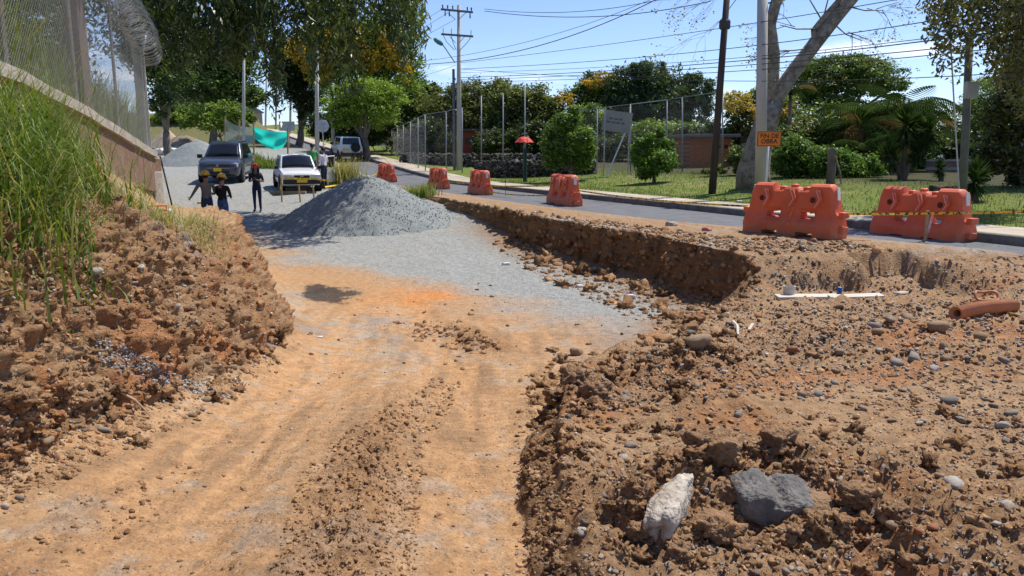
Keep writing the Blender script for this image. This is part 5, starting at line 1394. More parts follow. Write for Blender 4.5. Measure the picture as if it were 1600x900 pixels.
# ================================================================== vegetation
LEAF = leaf_mat('foliage', .32, .5, .4)
LEAFG = leaf_mat('glossy_foliage', .22, .35, .5)
BARK = mat('bark', (.23, .195, .155), (.11, .09, .07), 5, .95, .8, 14, stretch=(1, 1, .35))
BARKP = mat('pale_bark', (.34, .295, .235), (.10, .083, .063), 5.0, .95, 1.0, 16, detail=8)
def leaf_mesh(name, Cc, size, aspect, cols, seed, up=.4, droop=0.0, fold=.15):
    r = np.random.default_rng(seed); n = len(Cc)
    a = r.normal(size=(n, 3)); a[:, 2] = a[:, 2] * .6 - droop; a /= np.linalg.norm(a, axis=1)[:, None]
    nn = r.normal(size=(n, 3)); nn[:, 2] += up * 2.2; b = np.cross(nn, a); b /= np.linalg.norm(b, axis=1)[:, None] + 1e-9
    nrm = np.cross(a, b)
    L = (size * r.uniform(.65, 1.3, n))[:, None]; Wd = L * aspect
    base = Cc - a * L * .5
    V = np.stack([base, base + a * L * .45 + b * Wd * .5 + nrm * L * fold * .5, base + a * L, base + a * L * .45 - b * Wd * .5 + nrm * L * fold * .5], 1)
    Fq = np.arange(4 * n).reshape(n, 4)
    return np_mesh(name, V.reshape(-1, 3), Fq, np.repeat(cols, 4, 0))
def clump_pts(blobs, n, seed, sub=.30, shell=.5, flat=.7, per=70):
    """leaf positions gathered in clumps spread through the crown; returns positions and a per-clump tint"""
    r = np.random.default_rng(seed)
    vol = np.array([b[1][0] * b[1][1] * b[1][2] for b in blobs]) ** (2 / 3); ws = vol / vol.sum()
    P_, T_ = [], []
    for (c, rad), w in zip(blobs, ws):
        k = max(3, int(n * w / per)); d = r.normal(size=(k, 3)); d /= np.linalg.norm(d, axis=1)[:, None]
        rr = (shell + (1 - shell) * r.random(k) ** .6)[:, None] * np.where(r.random(k) < .16, r.uniform(1.05, 1.32, k), 1)[:, None]
        cc = np.array(c) + d * rr * np.array(rad)
        sr = sub * np.mean(rad) * r.uniform(.6, 1.35, k)
        tint = r.normal(size=k)
        m = np.maximum(8, (per * r.uniform(.5, 1.5, k)).astype(int))
        for i in range(k):
            q = r.normal(size=(m[i], 3)) * np.array([1, 1, flat]) * sr[i] * .55
            P_.append(cc[i] + q); T_.append(np.full(m[i], tint[i]))
    return np.concatenate(P_), np.concatenate(T_)
def tint_cols(T_, seed, c0, c1, var=.25):
    r = np.random.default_rng(seed); n = len(T_)
    c0, c1 = np.array(c0) * 1.7, np.array(c1) * 1.8
    w = np.clip(.5 + .28 * T_ + .18 * r.normal(size=n), 0, 1)[:, None]
    return (np.array(c0) + (np.array(c1) - np.array(c0)) * w) * r.uniform(1 - var, 1 + var, (n, 1))
def px_blobs(lst, Y):
    out = []
    for b in lst:
        px, py, rx, ry = b[:4]; dy = b[4] if len(b) > 4 else 0.0; k = mpp(Y + dy)
        out.append((at(px, py, Y + dy)[:], (rx * k, max(rx, ry) * k * .8, ry * k)))
    return out
def limb_tubes(mb, base, blobs, r0, fork=.55, n=7, seed=0):
    rr = random.Random(seed); base = Vector(base)
    cen = sum((Vector(b[0]) for b in blobs), Vector()) / len(blobs)
    low = min(b[0][2] - b[1][2] for b in blobs)
    fk = Vector((base.x + (cen.x - base.x) * .35, base.y + (cen.y - base.y) * .35, base.z + (max(low, base.z + .5) - base.z) * fork + .3))
    mb.tube([base - Vector((0, 0, .3)), base + Vector((0, 0, .15)), base.lerp(fk, .55) + Vector((rr.uniform(-.1, .1), 0, 0)), fk], [r0 * 1.35, r0 * 1.1, r0 * .9, r0 * .78], 10)
    for c, rad in blobs:
        c = Vector(c); mid = fk.lerp(c, .5) + Vector((rr.uniform(-.2, .2), rr.uniform(-.2, .2), .12 * (c - fk).length * .5))
        mb.tube([fk - Vector((0, 0, .1)), mid, c], [r0 * .55, r0 * .36, r0 * .14], n)
        for _ in range(3):
            e_ = c + Vector((rr.uniform(-.7, .7) * rad[0], rr.uniform(-.7, .7) * rad[1], rr.uniform(-.1, .8) * rad[2])); mb.tube([mid.lerp(c, .5), e_], [r0 * .2, r0 * .06], 5)
def tree(px, Y, blobs, n, size, c0, c1, r0, label, seed, name='tree', aspect=.45, up=.5, droop=0, sub=.34, shell=.4, flat=.7, bark=None, base_py=250, group=None, per=70, extra=None, cat='tree', leafm=None, fork=.55):
    B = px_blobs(blobs, Y); f_ = at(px, base_py, Y); f_.z = drop(f_.x, f_.y)
    r_ = empty(name, f_)
    mb = MB(); limb_tubes(mb, f_, B, r0, fork, seed=seed); child(mb.build('trunk', bark or BARK, smooth=True), r_)
    n = int(n * 1.75); size *= 1.08
    P_, T_ = clump_pts(B, n, seed, sub, shell, flat, per)
    k = P_[:, 2] > f_.z + .05; P_, T_ = P_[k], T_[k]
    cr = link('crown', leaf_mesh('crown', P_, size, aspect, tint_cols(T_, seed, c0, c1), seed, up, droop), leafm or LEAF); child(cr, r_)
    tag(cr, kind='stuff')
    if extra:
        bl, n2, sz2, e0, e1 = extra; B2 = px_blobs(bl, Y - 2.0); P_, T_ = clump_pts(B2, n2, seed + 1, .30, .4, .7, 22)
        fl = link('blossom', leaf_mesh('blossom', P_, sz2 * .8, .7, tint_cols(T_, seed + 1, e0, e1), seed + 1, .5), LEAF); child(fl, r_); tag(fl, kind='stuff')
    return tag(r_, label, cat, group)
DK0, DK1 = (.018, .036, .010), (.055, .085, .02)
MD0, MD1 = (.03, .06, .012), (.085, .13, .028)
LT0, LT1 = (.06, .105, .015), (.17, .235, .035)
OL0, OL1 = (.045, .06, .015), (.13, .145, .04)
YL0, YL1 = (.22, .14, .01), (.36, .25, .03)
# far side, left to right
tree(330, 62, [(285, 120, 45, 45), (330, 125, 50, 38), (375, 140, 42, 26), (300, 85, 55, 40), (350, 90, 45, 35), (395, 150, 22, 14)], 16000, .26, DK0, MD1, .3, 'dense rounded tree over the sand heaps at left', 101, base_py=195)
tree(330, 76, [(270, 180, 22, 14), (305, 178, 24, 14), (345, 182, 24, 14), (378, 186, 18, 10), (250, 186, 18, 10)], 7000, .26, MD0, LT1, .06, 'light green bushes on the grassy rise behind the sand heaps', 129, 'shrub', base_py=200, cat='shrub', shell=.25)
tree(262, 48, [(235, 60, 45, 60), (262, 110, 26, 50), (250, 160, 16, 22)], 8000, .24, DK0, DK1, .25, 'dark tree just behind the fence corner', 102, base_py=210)
tree(345, 57, [(335, 180, 24, 18), (362, 178, 22, 20), (315, 184, 20, 14), (295, 188, 20, 10), (382, 185, 16, 12), (345, 195, 30, 10)], 7000, .2, MD0, LT1, .08, 'green bushes behind the sheer netting', 103, 'shrub', base_py=205, cat='shrub')
tree(465, 72, [(455, 100, 30, 45), (475, 140, 28, 40), (490, 90, 40, 40), (480, 175, 14, 14)], 12000, .3, (.012, .024, .008), (.035, .055, .015), .35, 'dark shaded tree beside the far street', 104, base_py=200)
tree(560, 68, [(525, 75, 42, 42), (575, 80, 50, 45), (620, 110, 38, 40), (545, 115, 55, 40), (600, 65, 40, 40)], 15000, .28, LT0, LT1, .35, 'big tree with yellow blossom behind the rounded green tree', 105, base_py=205,
     extra=([(575, 95, 28, 24), (610, 65, 24, 22), (500, 75, 36, 34), (462, 75, 18, 18), (625, 105, 18, 20), (540, 55, 30, 22), (500, 110, 26, 18)], 8500, .26, YL0, YL1))
tree(572, 58, [(570, 145, 48, 24), (545, 160, 38, 22), (600, 160, 32, 24), (575, 178, 45, 20), (530, 180, 24, 20)], 15000, .2, LT0, (.20, .27, .04), .28, 'rounded bright green tree behind the white off-road car', 106, base_py=213, flat=.4)
tree(560, 63, [(540, 200, 40, 18), (585, 200, 40, 20), (500, 195, 26, 20)], 7000, .26, (.012, .024, .008), (.04, .06, .015), .2, 'dark undergrowth shrubs beneath the rounded green tree', 107, 'shrub', base_py=222, cat='shrub')
tree(640, 78, [(635, 150, 36, 30), (665, 160, 34, 26), (610, 170, 30, 24), (650, 185, 40, 18), (675, 140, 14, 12)], 13000, .28, DK0, MD1, .35, 'mid green tree left of the tall utility pole', 108, base_py=230)
tree(735, 66, [(700, 170, 36, 32), (735, 155, 36, 26), (770, 150, 34, 24), (740, 190, 55, 30), (700, 205, 30, 20)], 17000, .26, (.018, .03, .010), OL1, .4, 'wide dark tree right behind the utility pole', 109, base_py=240)
tree(815, 62, [(800, 160, 36, 26), (835, 165, 36, 28), (860, 190, 24, 30), (815, 195, 40, 30), (785, 200, 30, 24)], 17000, .25, (.02, .035, .010), OL1, .4, 'wide dark tree behind the red parasol', 110, base_py=240)
tree(890, 37, [(886, 192, 19, 16), (867, 212, 17, 20, .5), (909, 213, 19, 17, -.5), (884, 236, 25, 20), (906, 246, 20, 18, .4), (865, 249, 15, 14), (896, 174, 10, 8), (921, 232, 9, 12), (853, 229, 8, 10)], 11000, .15, MD0, (.12, .19, .035), .09, 'leafy green young tree at the verge behind the lone barrier', 111, base_py=272, sub=.42, per=34, shell=.3)
tree(1022, 33, [(1014, 222, 15, 13), (1036, 230, 15, 15, .4), (1002, 245, 13, 16), (1027, 251, 21, 17, -.3), (1046, 254, 10, 15), (1012, 268, 17, 11), (1031, 207, 8, 8), (995, 231, 7, 8)], 9500, .13, MD0, (.10, .18, .03), .07, 'round dense green bush on the verge below the notice board', 112, 'bush', base_py=284, cat='bush', shell=.3, sub=.42, per=34)
tree(905, 64, [(900, 155, 24, 18), (930, 135, 28, 20), (955, 150, 26, 24)], 6000, .25, OL0, MD1, .25, 'tree with yellow blossom left of the big dark tree', 113, base_py=245, extra=([(885, 155, 16, 12), (945, 120, 20, 8), (925, 130, 20, 8)], 1300, .24, YL0, YL1))
tree(1015, 62, [(985, 135, 36, 30), (1015, 130, 30, 34), (1050, 145, 36, 30), (1090, 145, 28, 26), (975, 165, 34, 30), (1030, 175, 50, 30), (1085, 175, 30, 24), (1000, 110, 14, 14), (1035, 112, 12, 14), (1082, 125, 10, 12)], 20000, .30, (.016, .034, .014), (.07, .10, .04), .45, 'big dark conifer-like tree above the court fence', 114, base_py=245, up=.1, droop=-.5, aspect=.3)
tree(960, 56, [(925, 180, 30, 16), (905, 195, 26, 16), (950, 205, 26, 18), (1030, 205, 40, 16), (1080, 208, 34, 14), (1000, 215, 30, 16)], 11000, .22, LT0, (.12, .16, .03), .2, 'lower yellow-green trees beneath the big dark tree', 115, base_py=250)
tree(1150, 52, [(1150, 165, 24, 20), (1185, 160, 26, 24), (1220, 175, 24, 30), (1165, 195, 30, 20)], 4200, .24, OL0, OL1, .2, 'thin tree with yellow blossom behind the timber pole', 116, base_py=245, extra=([(1150, 160, 24, 18), (1195, 175, 20, 20), (1225, 170, 14, 14), (1240, 210, 14, 16)], 2200, .2, (.20, .14, .02), (.30, .23, .05)), per=30)
tree(1320, 62, [(1300, 110, 60, 22), (1360, 120, 50, 22), (1260, 135, 40, 24), (1330, 98, 45, 14), (1390, 140, 30, 18), (1250, 165, 30, 22), (1310, 150, 45, 22)], 21000, .22, MD0, (.11, .155, .03), .4, 'wide domed tree rising behind the palms', 117, base_py=250, flat=.35)
tree(1270, 56, [(1250, 195, 36, 26), (1290, 190, 36, 30), (1235, 220, 26, 20), (1330, 195, 30, 24)], 5200, .22, OL0, MD1, .22, 'thin leggy tree under the domed tree', 118, base_py=250, per=36)
tree(1245, 31, [(1238, 245, 26, 34), (1270, 255, 30, 28), (1225, 270, 18, 16)], 9000, .13, MD0, (.09, .15, .03), .05, 'tangled green shrub behind the sign post', 119, 'shrub', base_py=285, cat='shrub', shell=.3)
tree(1320, 30, [(1318, 262, 30, 26), (1350, 268, 30, 24), (1295, 255, 26, 24)], 8500, .13, MD0, (.10, .17, .03), .05, 'tangled green shrub right of the cut stump', 120, 'shrub', base_py=287, cat='shrub', shell=.3)
tree(1255, 36, [(1250, 210, 34, 22), (1290, 215, 34, 26), (1330, 225, 30, 24)], 8000, .15, DK0, OL1, .07, 'tall dim thicket behind the tangled shrubs', 121, 'shrub', base_py=275, cat='shrub', shell=.3)
tree(1175, 34, [(1155, 250, 18, 22), (1178, 262, 16, 18), (1120, 268, 16, 12), (1095, 272, 16, 9)], 4500, .12, OL0, (.10, .14, .035), .04, 'weedy shrub at the foot of the forked tree', 122, 'shrub', base_py=284, cat='shrub', shell=.3)
tree(1540, 44, [(1515, 190, 36, 30), (1550, 160, 40, 40), (1590, 140, 45, 50), (1580, 220, 50, 40), (1500, 240, 26, 20)], 17000, .17, LT0, (.15, .19, .05), .28, 'feathery light green tree behind the grey pole', 123, base_py=262, per=36, flat=.5, aspect=.3)
tree(1590, 24, [(1585, 180, 40, 45), (1565, 240, 34, 34), (1600, 280, 30, 30), (1620, 120, 50, 60), (1540, 262, 16, 22)], 6500, .17, (.02, .026, .010), (.075, .085, .028), .2, 'dark brownish tree at the right edge', 124, base_py=330, per=40)
# undergrowth that closes the far bank left of the street and the park behind
tree(700, 80, [(620, 205, 40, 20), (680, 210, 40, 20), (740, 215, 40, 20), (800, 215, 40, 18), (860, 220, 40, 18), (1090, 225, 50, 16), (1160, 225, 40, 20)], 12000, .3, (.014, .026, .009), (.05, .07, .02), .2, 'dark belt of undergrowth across the park', 125, 'shrub', base_py=238, cat='shrub')
tree(1420, 66, [(1400, 215, 40, 20), (1460, 222, 40, 16), (1520, 215, 50, 24), (1600, 215, 50, 30), (1350, 215, 40, 26)], 9000, .3, MD0, OL1, .2, 'green belt of bushes behind the palms', 126, 'shrub', base_py=245, cat='shrub')
for k_, (px_, lab_, bl_, Y_) in enumerate(((660, 'dim thicket behind the fence left of the utility pole', [(640, 225, 30, 14), (690, 225, 30, 18), (665, 205, 30, 18)], 62), (800, 'dim thicket behind the red parasol', [(770, 222, 34, 16), (820, 218, 34, 20), (860, 228, 30, 18), (840, 205, 24, 18)], 54), (950, 'dim thicket behind the notice board', [(915, 228, 30, 20), (960, 232, 34, 18), (1000, 228, 30, 20), (1045, 232, 26, 18)], 52),
                                              (1110, 'dim thicket around the brick hut', [(1065, 215, 26, 16), (1120, 208, 34, 14), (1165, 225, 24, 26), (1070, 240, 14, 16)], 53), (1290, 'dim thicket behind the stump', [(1230, 225, 34, 26), (1290, 232, 40, 24), (1345, 228, 40, 28)], 46), (1400, 'dim thicket behind the yuccas', [(1395, 232, 34, 30), (1430, 240, 30, 24), (1460, 232, 20, 12)], 42), (1540, 'dim bushes along the brick wall', [(1500, 236, 26, 14), (1545, 232, 30, 18), (1590, 232, 34, 26)], 42))):
    tree(px_, Y_, bl_, 7000, .22, (.014, .025, .009), (.05, .068, .02), .08, lab_, 140 + k_, 'shrub', base_py=250, cat='shrub', shell=.25)
# dark planting and a shed pillar behind the chain-link fence
def blob3(c, r_): return (c, r_)
def world_tree(name, base, blobs, n, size, c0, c1, r0, label, seed, cat):
    b0 = Vector((base[0], base[1], drop(*base))); r_ = empty(name, b0); mb = MB(); limb_tubes(mb, b0, blobs, r0, seed=seed); child(mb.build('trunk', BARK, smooth=True), r_)
    P_, T_ = clump_pts(blobs, n, seed, .34, .4, .8, 60); cr = child(link('crown', leaf_mesh('crown', P_, size, .4, tint_cols(T_, seed, c0, c1), seed), LEAF), r_); tag(cr, kind='stuff'); tag(r_, label, cat)
world_tree('tree', (-9.5, 12), [((-9.2, 11.5, 5.4), (1.6, 2.0, 1.8)), ((-8.7, 9.2, 5.2), (1.3, 1.6, 1.3)), ((-10, 13.5, 5.8), (1.6, 2, 1.6)), ((-9.4, 12, 7.5), (2, 2.4, 1.5))], 24000, .14, (.010, .018, .007), (.035, .05, .014), .16, 'dark tree close behind the chain-link fence, left part', 161, 'tree')
world_tree('tree', (-12, 17), [((-11.4, 16.5, 4.8), (1.5, 2.0, 1.8)), ((-12, 19, 4.6), (1.7, 2, 2.0)), ((-11.8, 17.5, 7.2), (2, 2.4, 1.6)), ((-13.5, 21, 5), (2, 2, 2.4)), ((-11.2, 18, 3.2), (1.2, 1.6, 1.2)), ((-10.4, 14.5, 3.8), (1.2, 1.6, 1.2))], 30000, .15, (.010, .018, .007), (.035, .05, .014), .18, 'dark tree close behind the chain-link fence, right part', 162, 'tree')
pp_ = at(119, 60, 13); g_ = drop(pp_.x, pp_.y); shp = empty('shed_pillar', (pp_.x, pp_.y, g_)); MB().box((0, 0, 2.2), (.12, .12, 2.3)).build('pillar', mat('pillar_brown', (.20, .15, .12), (.14, .10, .08), 4, .9, .3), shp, bevel=.01); MB().box((-.2, .4, 4.5), (.9, .9, .06)).build('roof_edge', DARKM, shp); tag(shp, 'dim brown pillar of a shed behind the fence', 'pillar')
tree(1375, 39, [(1345, 225, 34, 34), (1385, 205, 36, 34), (1415, 225, 34, 40), (1370, 262, 50, 26), (1430, 258, 24, 30), (1350, 190, 24, 22)], 13000, .19, (.012, .02, .007), (.035, .05, .014), .15, 'dark bushy mass within the palm clump', 170, 'shrub', base_py=282, cat='shrub', shell=.25)
# hedge running uphill along the fence
tree(585, 66, [(562, 221, 10, 6), (575, 221, 12, 7), (590, 216, 12, 8), (602, 211, 10, 8)], 4500, .14, MD0, (.09, .15, .04), .04, 'clipped green creeper hedge at the upper end of the fence', 127, 'hedge', base_py=232, cat='hedge', shell=.2)
# trees far up the street and on the left beyond the yard
tree(360, 120, [(350, 170, 30, 18), (320, 165, 40, 24), (385, 172, 14, 12)], 5000, .4, MD0, MD1, .3, 'distant trees left of the far street', 128, base_py=190)

# the tree behind the fence whose boughs hang over the yard
r = np.random.default_rng(77)
oh = empty('overhanging_tree', (-16.5, 28, drop(-16.5, 28)))
mb = MB(); tb = Vector((-16.5, 28, drop(-16.5, 28)))
mb.tube([tb - Vector((0, 0, .3)), tb + Vector((.2, 0, 2.5)), tb + Vector((.8, -.2, 5.5)), tb + Vector((1.5, -.3, 8))], [.42, .34, .28, .22], 12)
for e_ in ((-8.5, 25, 9.0), (-5.5, 26, 9.3), (-2.6, 26.4, 9.4), (-7, 23.6, 8.6), (-9.5, 27.5, 9.5), (-4, 24.5, 9.0)):
    e_ = Vector(e_); s0 = tb + Vector((1.5, -.3, 7.6)); mb.tube([s0, s0.lerp(e_, .5) + Vector((0, 0, 1.2)), e_], [.16, .1, .04], 7)
child(mb.build('trunk', BARK, smooth=True), oh)
env = [(210, 92), (240, 95), (262, 110), (300, 118), (345, 100), (390, 112), (408, 100), (420, 62), (428, 120), (434, 186), (440, 120), (450, 60), (470, 90), (488, 132), (505, 110), (520, 118), (538, 140), (552, 128), (566, 62), (585, 80), (602, 40), (618, 62), (632, 104), (645, 70), (655, 40), (662, 8)]
ex, ey = [a for a, _ in env], [b for _, b in env]
P_, T_ = [], []
strands = [(r.uniform(205, 412), None, None) for _ in range(190)] + [(r.uniform(405, 660), -20, 40) for _ in range(55)]
for (cx_, w_, yb_, m_) in ((433, 4, 186, 11), (470, 9, 80, 9), (489, 8, 128, 14), (520, 9, 100, 12), (541, 9, 152, 20), (575, 8, 72, 8), (614, 10, 78, 14), (640, 8, 110, 16), (652, 5, 70, 8), (405, 8, 118, 12)):
    strands += [(r.normal(cx_, w_), -20, yb_) for _ in range(m_)]
for (x, _a, yb_) in strands:
    Y = r.uniform(22.5, 28)
    y = np.interp(x, ex, ey) * r.uniform(.3, 1.0) if yb_ is None else yb_ * r.uniform(.45, 1.0); tt = r.normal()
    while y > -70:
        c = at(x + r.normal() * 4, y, Y); m = r.integers(5, 10)
        P_.append(np.array(c) + r.normal(size=(m, 3)) * np.array([.13, .13, .11])); T_.append(np.full(m, tt + .5 * r.normal())); y -= r.uniform(10, 20) * 25 / Y
        if r.random() < .05: break
P_, T_ = np.concatenate(P_), np.concatenate(T_)
cr = child(link('crown', leaf_mesh('crown', P_, .29, .24, tint_cols(T_, 5, (.014, .026, .008), (.075, .105, .022)), 5, .3, 1.3), LEAFG), oh); tag(cr, kind='stuff')
P2_, T2_ = clump_pts([((-9.5, 25.5, 9.6), (3.0, 2.6, 1.4)), ((-5.5, 25.6, 9.8), (2.6, 2.4, 1.1)), ((-1.9, 26.8, 10.0), (2.3, 1.9, .9)), ((-4.2, 27.5, 10.2), (2.2, 1.6, .9)), ((-7.5, 27.5, 10), (2.2, 1.6, .9)), ((-12.5, 26, 9), (2.6, 2.6, 2.4)), ((-13.2, 24, 6.4), (2.2, 2, 1.8))], 24000, 9, .22, .3, .6, 40)
cr2 = child(link('upper_crown', leaf_mesh('upper_crown', P2_, .21, .27, tint_cols(T2_, 6, (.02, .038, .010), (.075, .105, .022)), 6, .3, 1.2), LEAFG), oh); tag(cr2, kind='stuff')
tag(oh, 'dark-leaved tree whose hanging boughs reach over the yard from upper left', 'tree')
# boughs reaching in at the upper right
rb_ = empty('overhanging_tree', (17.2, 18.5, drop(17.2, 18.5))); tb = Vector(rb_.location)
mb = MB(); mb.tube([tb - Vector((0, 0, .3)), tb + Vector((-.1, 0, 2.6)), tb + Vector((-.4, 0, 5.5))], [.26, .2, .13], 10)
for e_ in ((11.2, 17.6, 6.2), (12.6, 18.2, 5.4), (12, 17, 7.2), (13.6, 18.6, 4.6)): mb.tube([tb + Vector((-.1, 0, 4.0)), Vector(e_).lerp(tb + Vector((0, 0, 4.5)), .45) + Vector((0, 0, .5)), e_], [.09, .06, .02], 6)
child(mb.build('trunk', BARK, smooth=True), rb_)
P_, T_ = [], []
env2 = [(1448, 45), (1462, 72), (1475, 130), (1484, 60), (1500, 120), (1520, 100), (1545, 125), (1570, 150), (1600, 190), (1640, 230)]
for _ in range(135):
    x = 1448 + 190 * r.random() ** .8; Y = r.uniform(16.5, 19.5); y = np.interp(x, [a for a, _ in env2], [b for _, b in env2]) * r.uniform(.3, 1); tt = r.normal()
    while y > -60:
        m = r.integers(6, 12); P_.append(np.array(at(x + r.normal() * 7, y, Y)) + r.normal(size=(m, 3)) * .095); T_.append(np.full(m, tt)); y -= r.uniform(10, 22)
P_, T_ = np.concatenate(P_), np.concatenate(T_)
cr = child(link('crown', leaf_mesh('crown', P_, .135, .42, tint_cols(T_, 15, (.025, .028, .010), (.10, .10, .03)), 15, .3, .8), LEAFG), rb_); tag(cr, kind='stuff')
tag(rb_, 'brown-green boughs reaching in from the upper right corner', 'tree')
# the forked bare tree
fb = at(1180, 284, 27.5); fb.z = drop(fb.x, fb.y); ft = empty('forked_tree', fb)
def pxl(lst, Y=27.5): return [at(x, y, Y) for x, y in lst]
mb = MB(); k = mpp(27.5)
mb.tube([fb - Vector((0, 0, .3))] + pxl([(1176, 270), (1184, 235), (1196, 195), (1206, 160)]), [30 * k, 25 * k, 21 * k, 18 * k, 17 * k], 14)
mb.tube(pxl([(1196, 195), (1206, 130), (1209, 85), (1203, 40), (1212, 5), (1235, -40), (1240, -90)]), [17 * k, 11 * k, 9.5 * k, 9 * k, 8.5 * k, 8 * k, 6 * k], 12)
mb.tube(pxl([(1200, 190), (1214, 150), (1240, 112), (1275, 66), (1305, 28), (1335, -8), (1370, -60)]), [17 * k, 13 * k, 11.5 * k, 11 * k, 10.5 * k, 10 * k, 8 * k], 12)
mb.tube(pxl([(1273, 62), (1271, 48), (1290, 25), (1310, 2), (1320, -30)]), [5 * k, 4.5 * k, 5 * k, 4.5 * k, 4 * k], 8)
mb.tube(pxl([(1212, 165), (1222, 158), (1226, 146)]), [5 * k, 4 * k, 2.5 * k], 7)
twig_pts = []
def twig(p, d, L, rad, depth):
    q = p + d * L; mb.tube([p, (p + q) / 2 + Vector((random.uniform(-1, 1), 0, random.uniform(-1, 1))) * L * .08, q], [rad, rad * .75, rad * .45], 4)
    if depth == 0 or L < .2: twig_pts.append(q); return
    for _ in range(random.choice((2, 3))):
        nd = (d + Vector((random.uniform(-.8, .8), random.uniform(-.5, .5), random.uniform(-.7, .5)))).normalized(); twig(p.lerp(q, random.uniform(.5, 1)), nd, L * random.uniform(.55, .8), rad * .55, depth - 1)
for (x, y), d in (((1282, 28), (-.6, 0, .8)), ((1288, 22), (.2, 0, 1)), ((1275, 45), (-1, 0, .1)), ((1240, -30), (-1, 0, -.25)), ((1225, -30), (-1, .1, -.1)), ((1325, 10), (1, 0, -.1)), ((1300, 35), (.9, 0, -.5)), ((1268, 75), (-.9, 0, -.1))):
    twig(at(x, y, 27.4), Vector(d).normalized(), 1.25 if y > -20 else 2.0, .028, 4)
child(mb.build('trunk', BARKP, smooth=True), ft)
pts = np.array([p[:] for p in twig_pts]); pts = np.repeat(pts, 3, 0) + np.random.default_rng(8).normal(size=(len(pts) * 3, 3)) * .07
cr = child(link('sparse_leaves', leaf_mesh('sparse_leaves', pts, .09, .6, tint_cols(np.zeros(len(pts)), 3, (.10, .085, .04), (.17, .16, .07)), 3), LEAF), ft); tag(cr, kind='stuff')
tag(ft, 'big forked bare tree with mottled bark behind the concrete pole', 'tree')
# cut stump
sp = at(1297, 284, 27); sp.z = drop(sp.x, sp.y); sr_ = empty('tree_stump', sp)
MB().tube([(0, 0, -.2), (.02, 0, .5), (-.01, 0, 1.05), (.03, 0, 1.2)], [.16, .14, .14, .17], 10).build('trunk', BARK, sr_, smooth=True)
MB().tube([(.05, -.1, 1.0), (.25, -.15, .45), (.33, -.2, -.1)], [.04, .035, .03], 6).build('leaning_branch', BARKP, sr_)
tag(sr_, 'cut tree stump with a leaning pale branch between two shrubs', 'stump')

# palms and yuccas
PALMM = leaf_mat('palm_leaf', .12, 1.0, .0)
def frond(L, arch, w, seed, col, n=24):
    r = random.Random(seed); V, Fc = [], []; pts = []
    x, z, a = 0, 0, arch[0]
    for k in range(n + 1):
        pts.append((x, z, a)); x += math.cos(a) * L / n; z += math.sin(a) * L / n; a -= arch[1] / n
    for k in range(1, n + 1):
        x, z, a = pts[k]; u = k / n; ll = w * math.sin(math.pi * min(1, .12 + u * .9)) ** .7 + .05
        for s in (-1, 1):
            dx, dz = math.cos(a - .35), math.sin(a - .35) - .35; o = len(V); wd = .014
            tip = (x + dx * ll * .55, s * ll * .85, z + dz * ll * .55 - .15 * ll)
            V += [(x - wd, 0, z), (x + wd, 0, z), tip]; Fc.append((o, o + 1, o + 2))
        o = len(V); px_, pz_, _a = pts[k - 1]; V += [(px_, -.012, pz_), (px_, .012, pz_), (x, .010, z), (x, -.010, z)]; Fc.append((o, o + 1, o + 2, o + 3))
    me = bpy.data.meshes.new('frond'); me.from_pydata(V, [], Fc); me.update(); me.materials.append(PALMM)
    at_ = me.color_attributes.new('col', 'FLOAT_COLOR', 'POINT'); at_.data.foreach_set('color', np.tile(np.array([*col, 1.0], np.float32), len(V))); return me
FR = [frond(1.0, (1.15, 1.5 + .25 * k), .36, k, c) for k, c in enumerate(((.035, .062, .015), (.05, .08, .02), (.028, .05, .013), (.15, .095, .03)))]
def palm(px, py_head, Y, L, n, label, seed, base_py=285):
    n = int(n * 1.5)
    hd_ = at(px, py_head, Y); f_ = Vector((hd_.x, hd_.y, drop(hd_.x, hd_.y))); r_ = empty('palm', f_); q = hd_ - f_; rr = random.Random(seed)
    MB().tube([(0, 0, -.2), q * .5 + Vector((.08, 0, 0)), q], [.13, .10, .09], 9).build('trunk', BARK, r_, smooth=True)
    for k in range(n):
        o = link('frond', FR[3 if (k % 7 == 6) else k % 3], None, r_); o.location = q; s = L * rr.uniform(.75, 1.15); o.scale = (s, s, s)
        o.rotation_euler = (rr.uniform(-.2, .2), rr.uniform(-.35, .65), k * 2.4 + rr.uniform(-.2, .2))
    tag(r_, label, 'palm')
palm(1345, 205, 35, 2.4, 18, 'palm with drooping fronds in the middle of the dark clump', 1)
palm(1380, 195, 37, 2.6, 18, 'tall palm left of the yuccas', 2)
palm(1410, 180, 38, 2.6, 18, 'tallest palm at the top of the clump', 3)
palm(1350, 240, 33, 1.6, 16, 'low palm at the left of the clump', 4)
palm(1430, 205, 37, 2.0, 16, 'palm behind the yuccas at right', 5)
palm(1325, 190, 40, 2.2, 14, 'palm with browned fronds below the domed tree', 6)
palm(1378, 248, 34, 1.6, 16, 'low dark palm inside the clump', 7)
palm(1235, 150, 44, 1.6, 14, 'small palm behind the forked tree', 8)
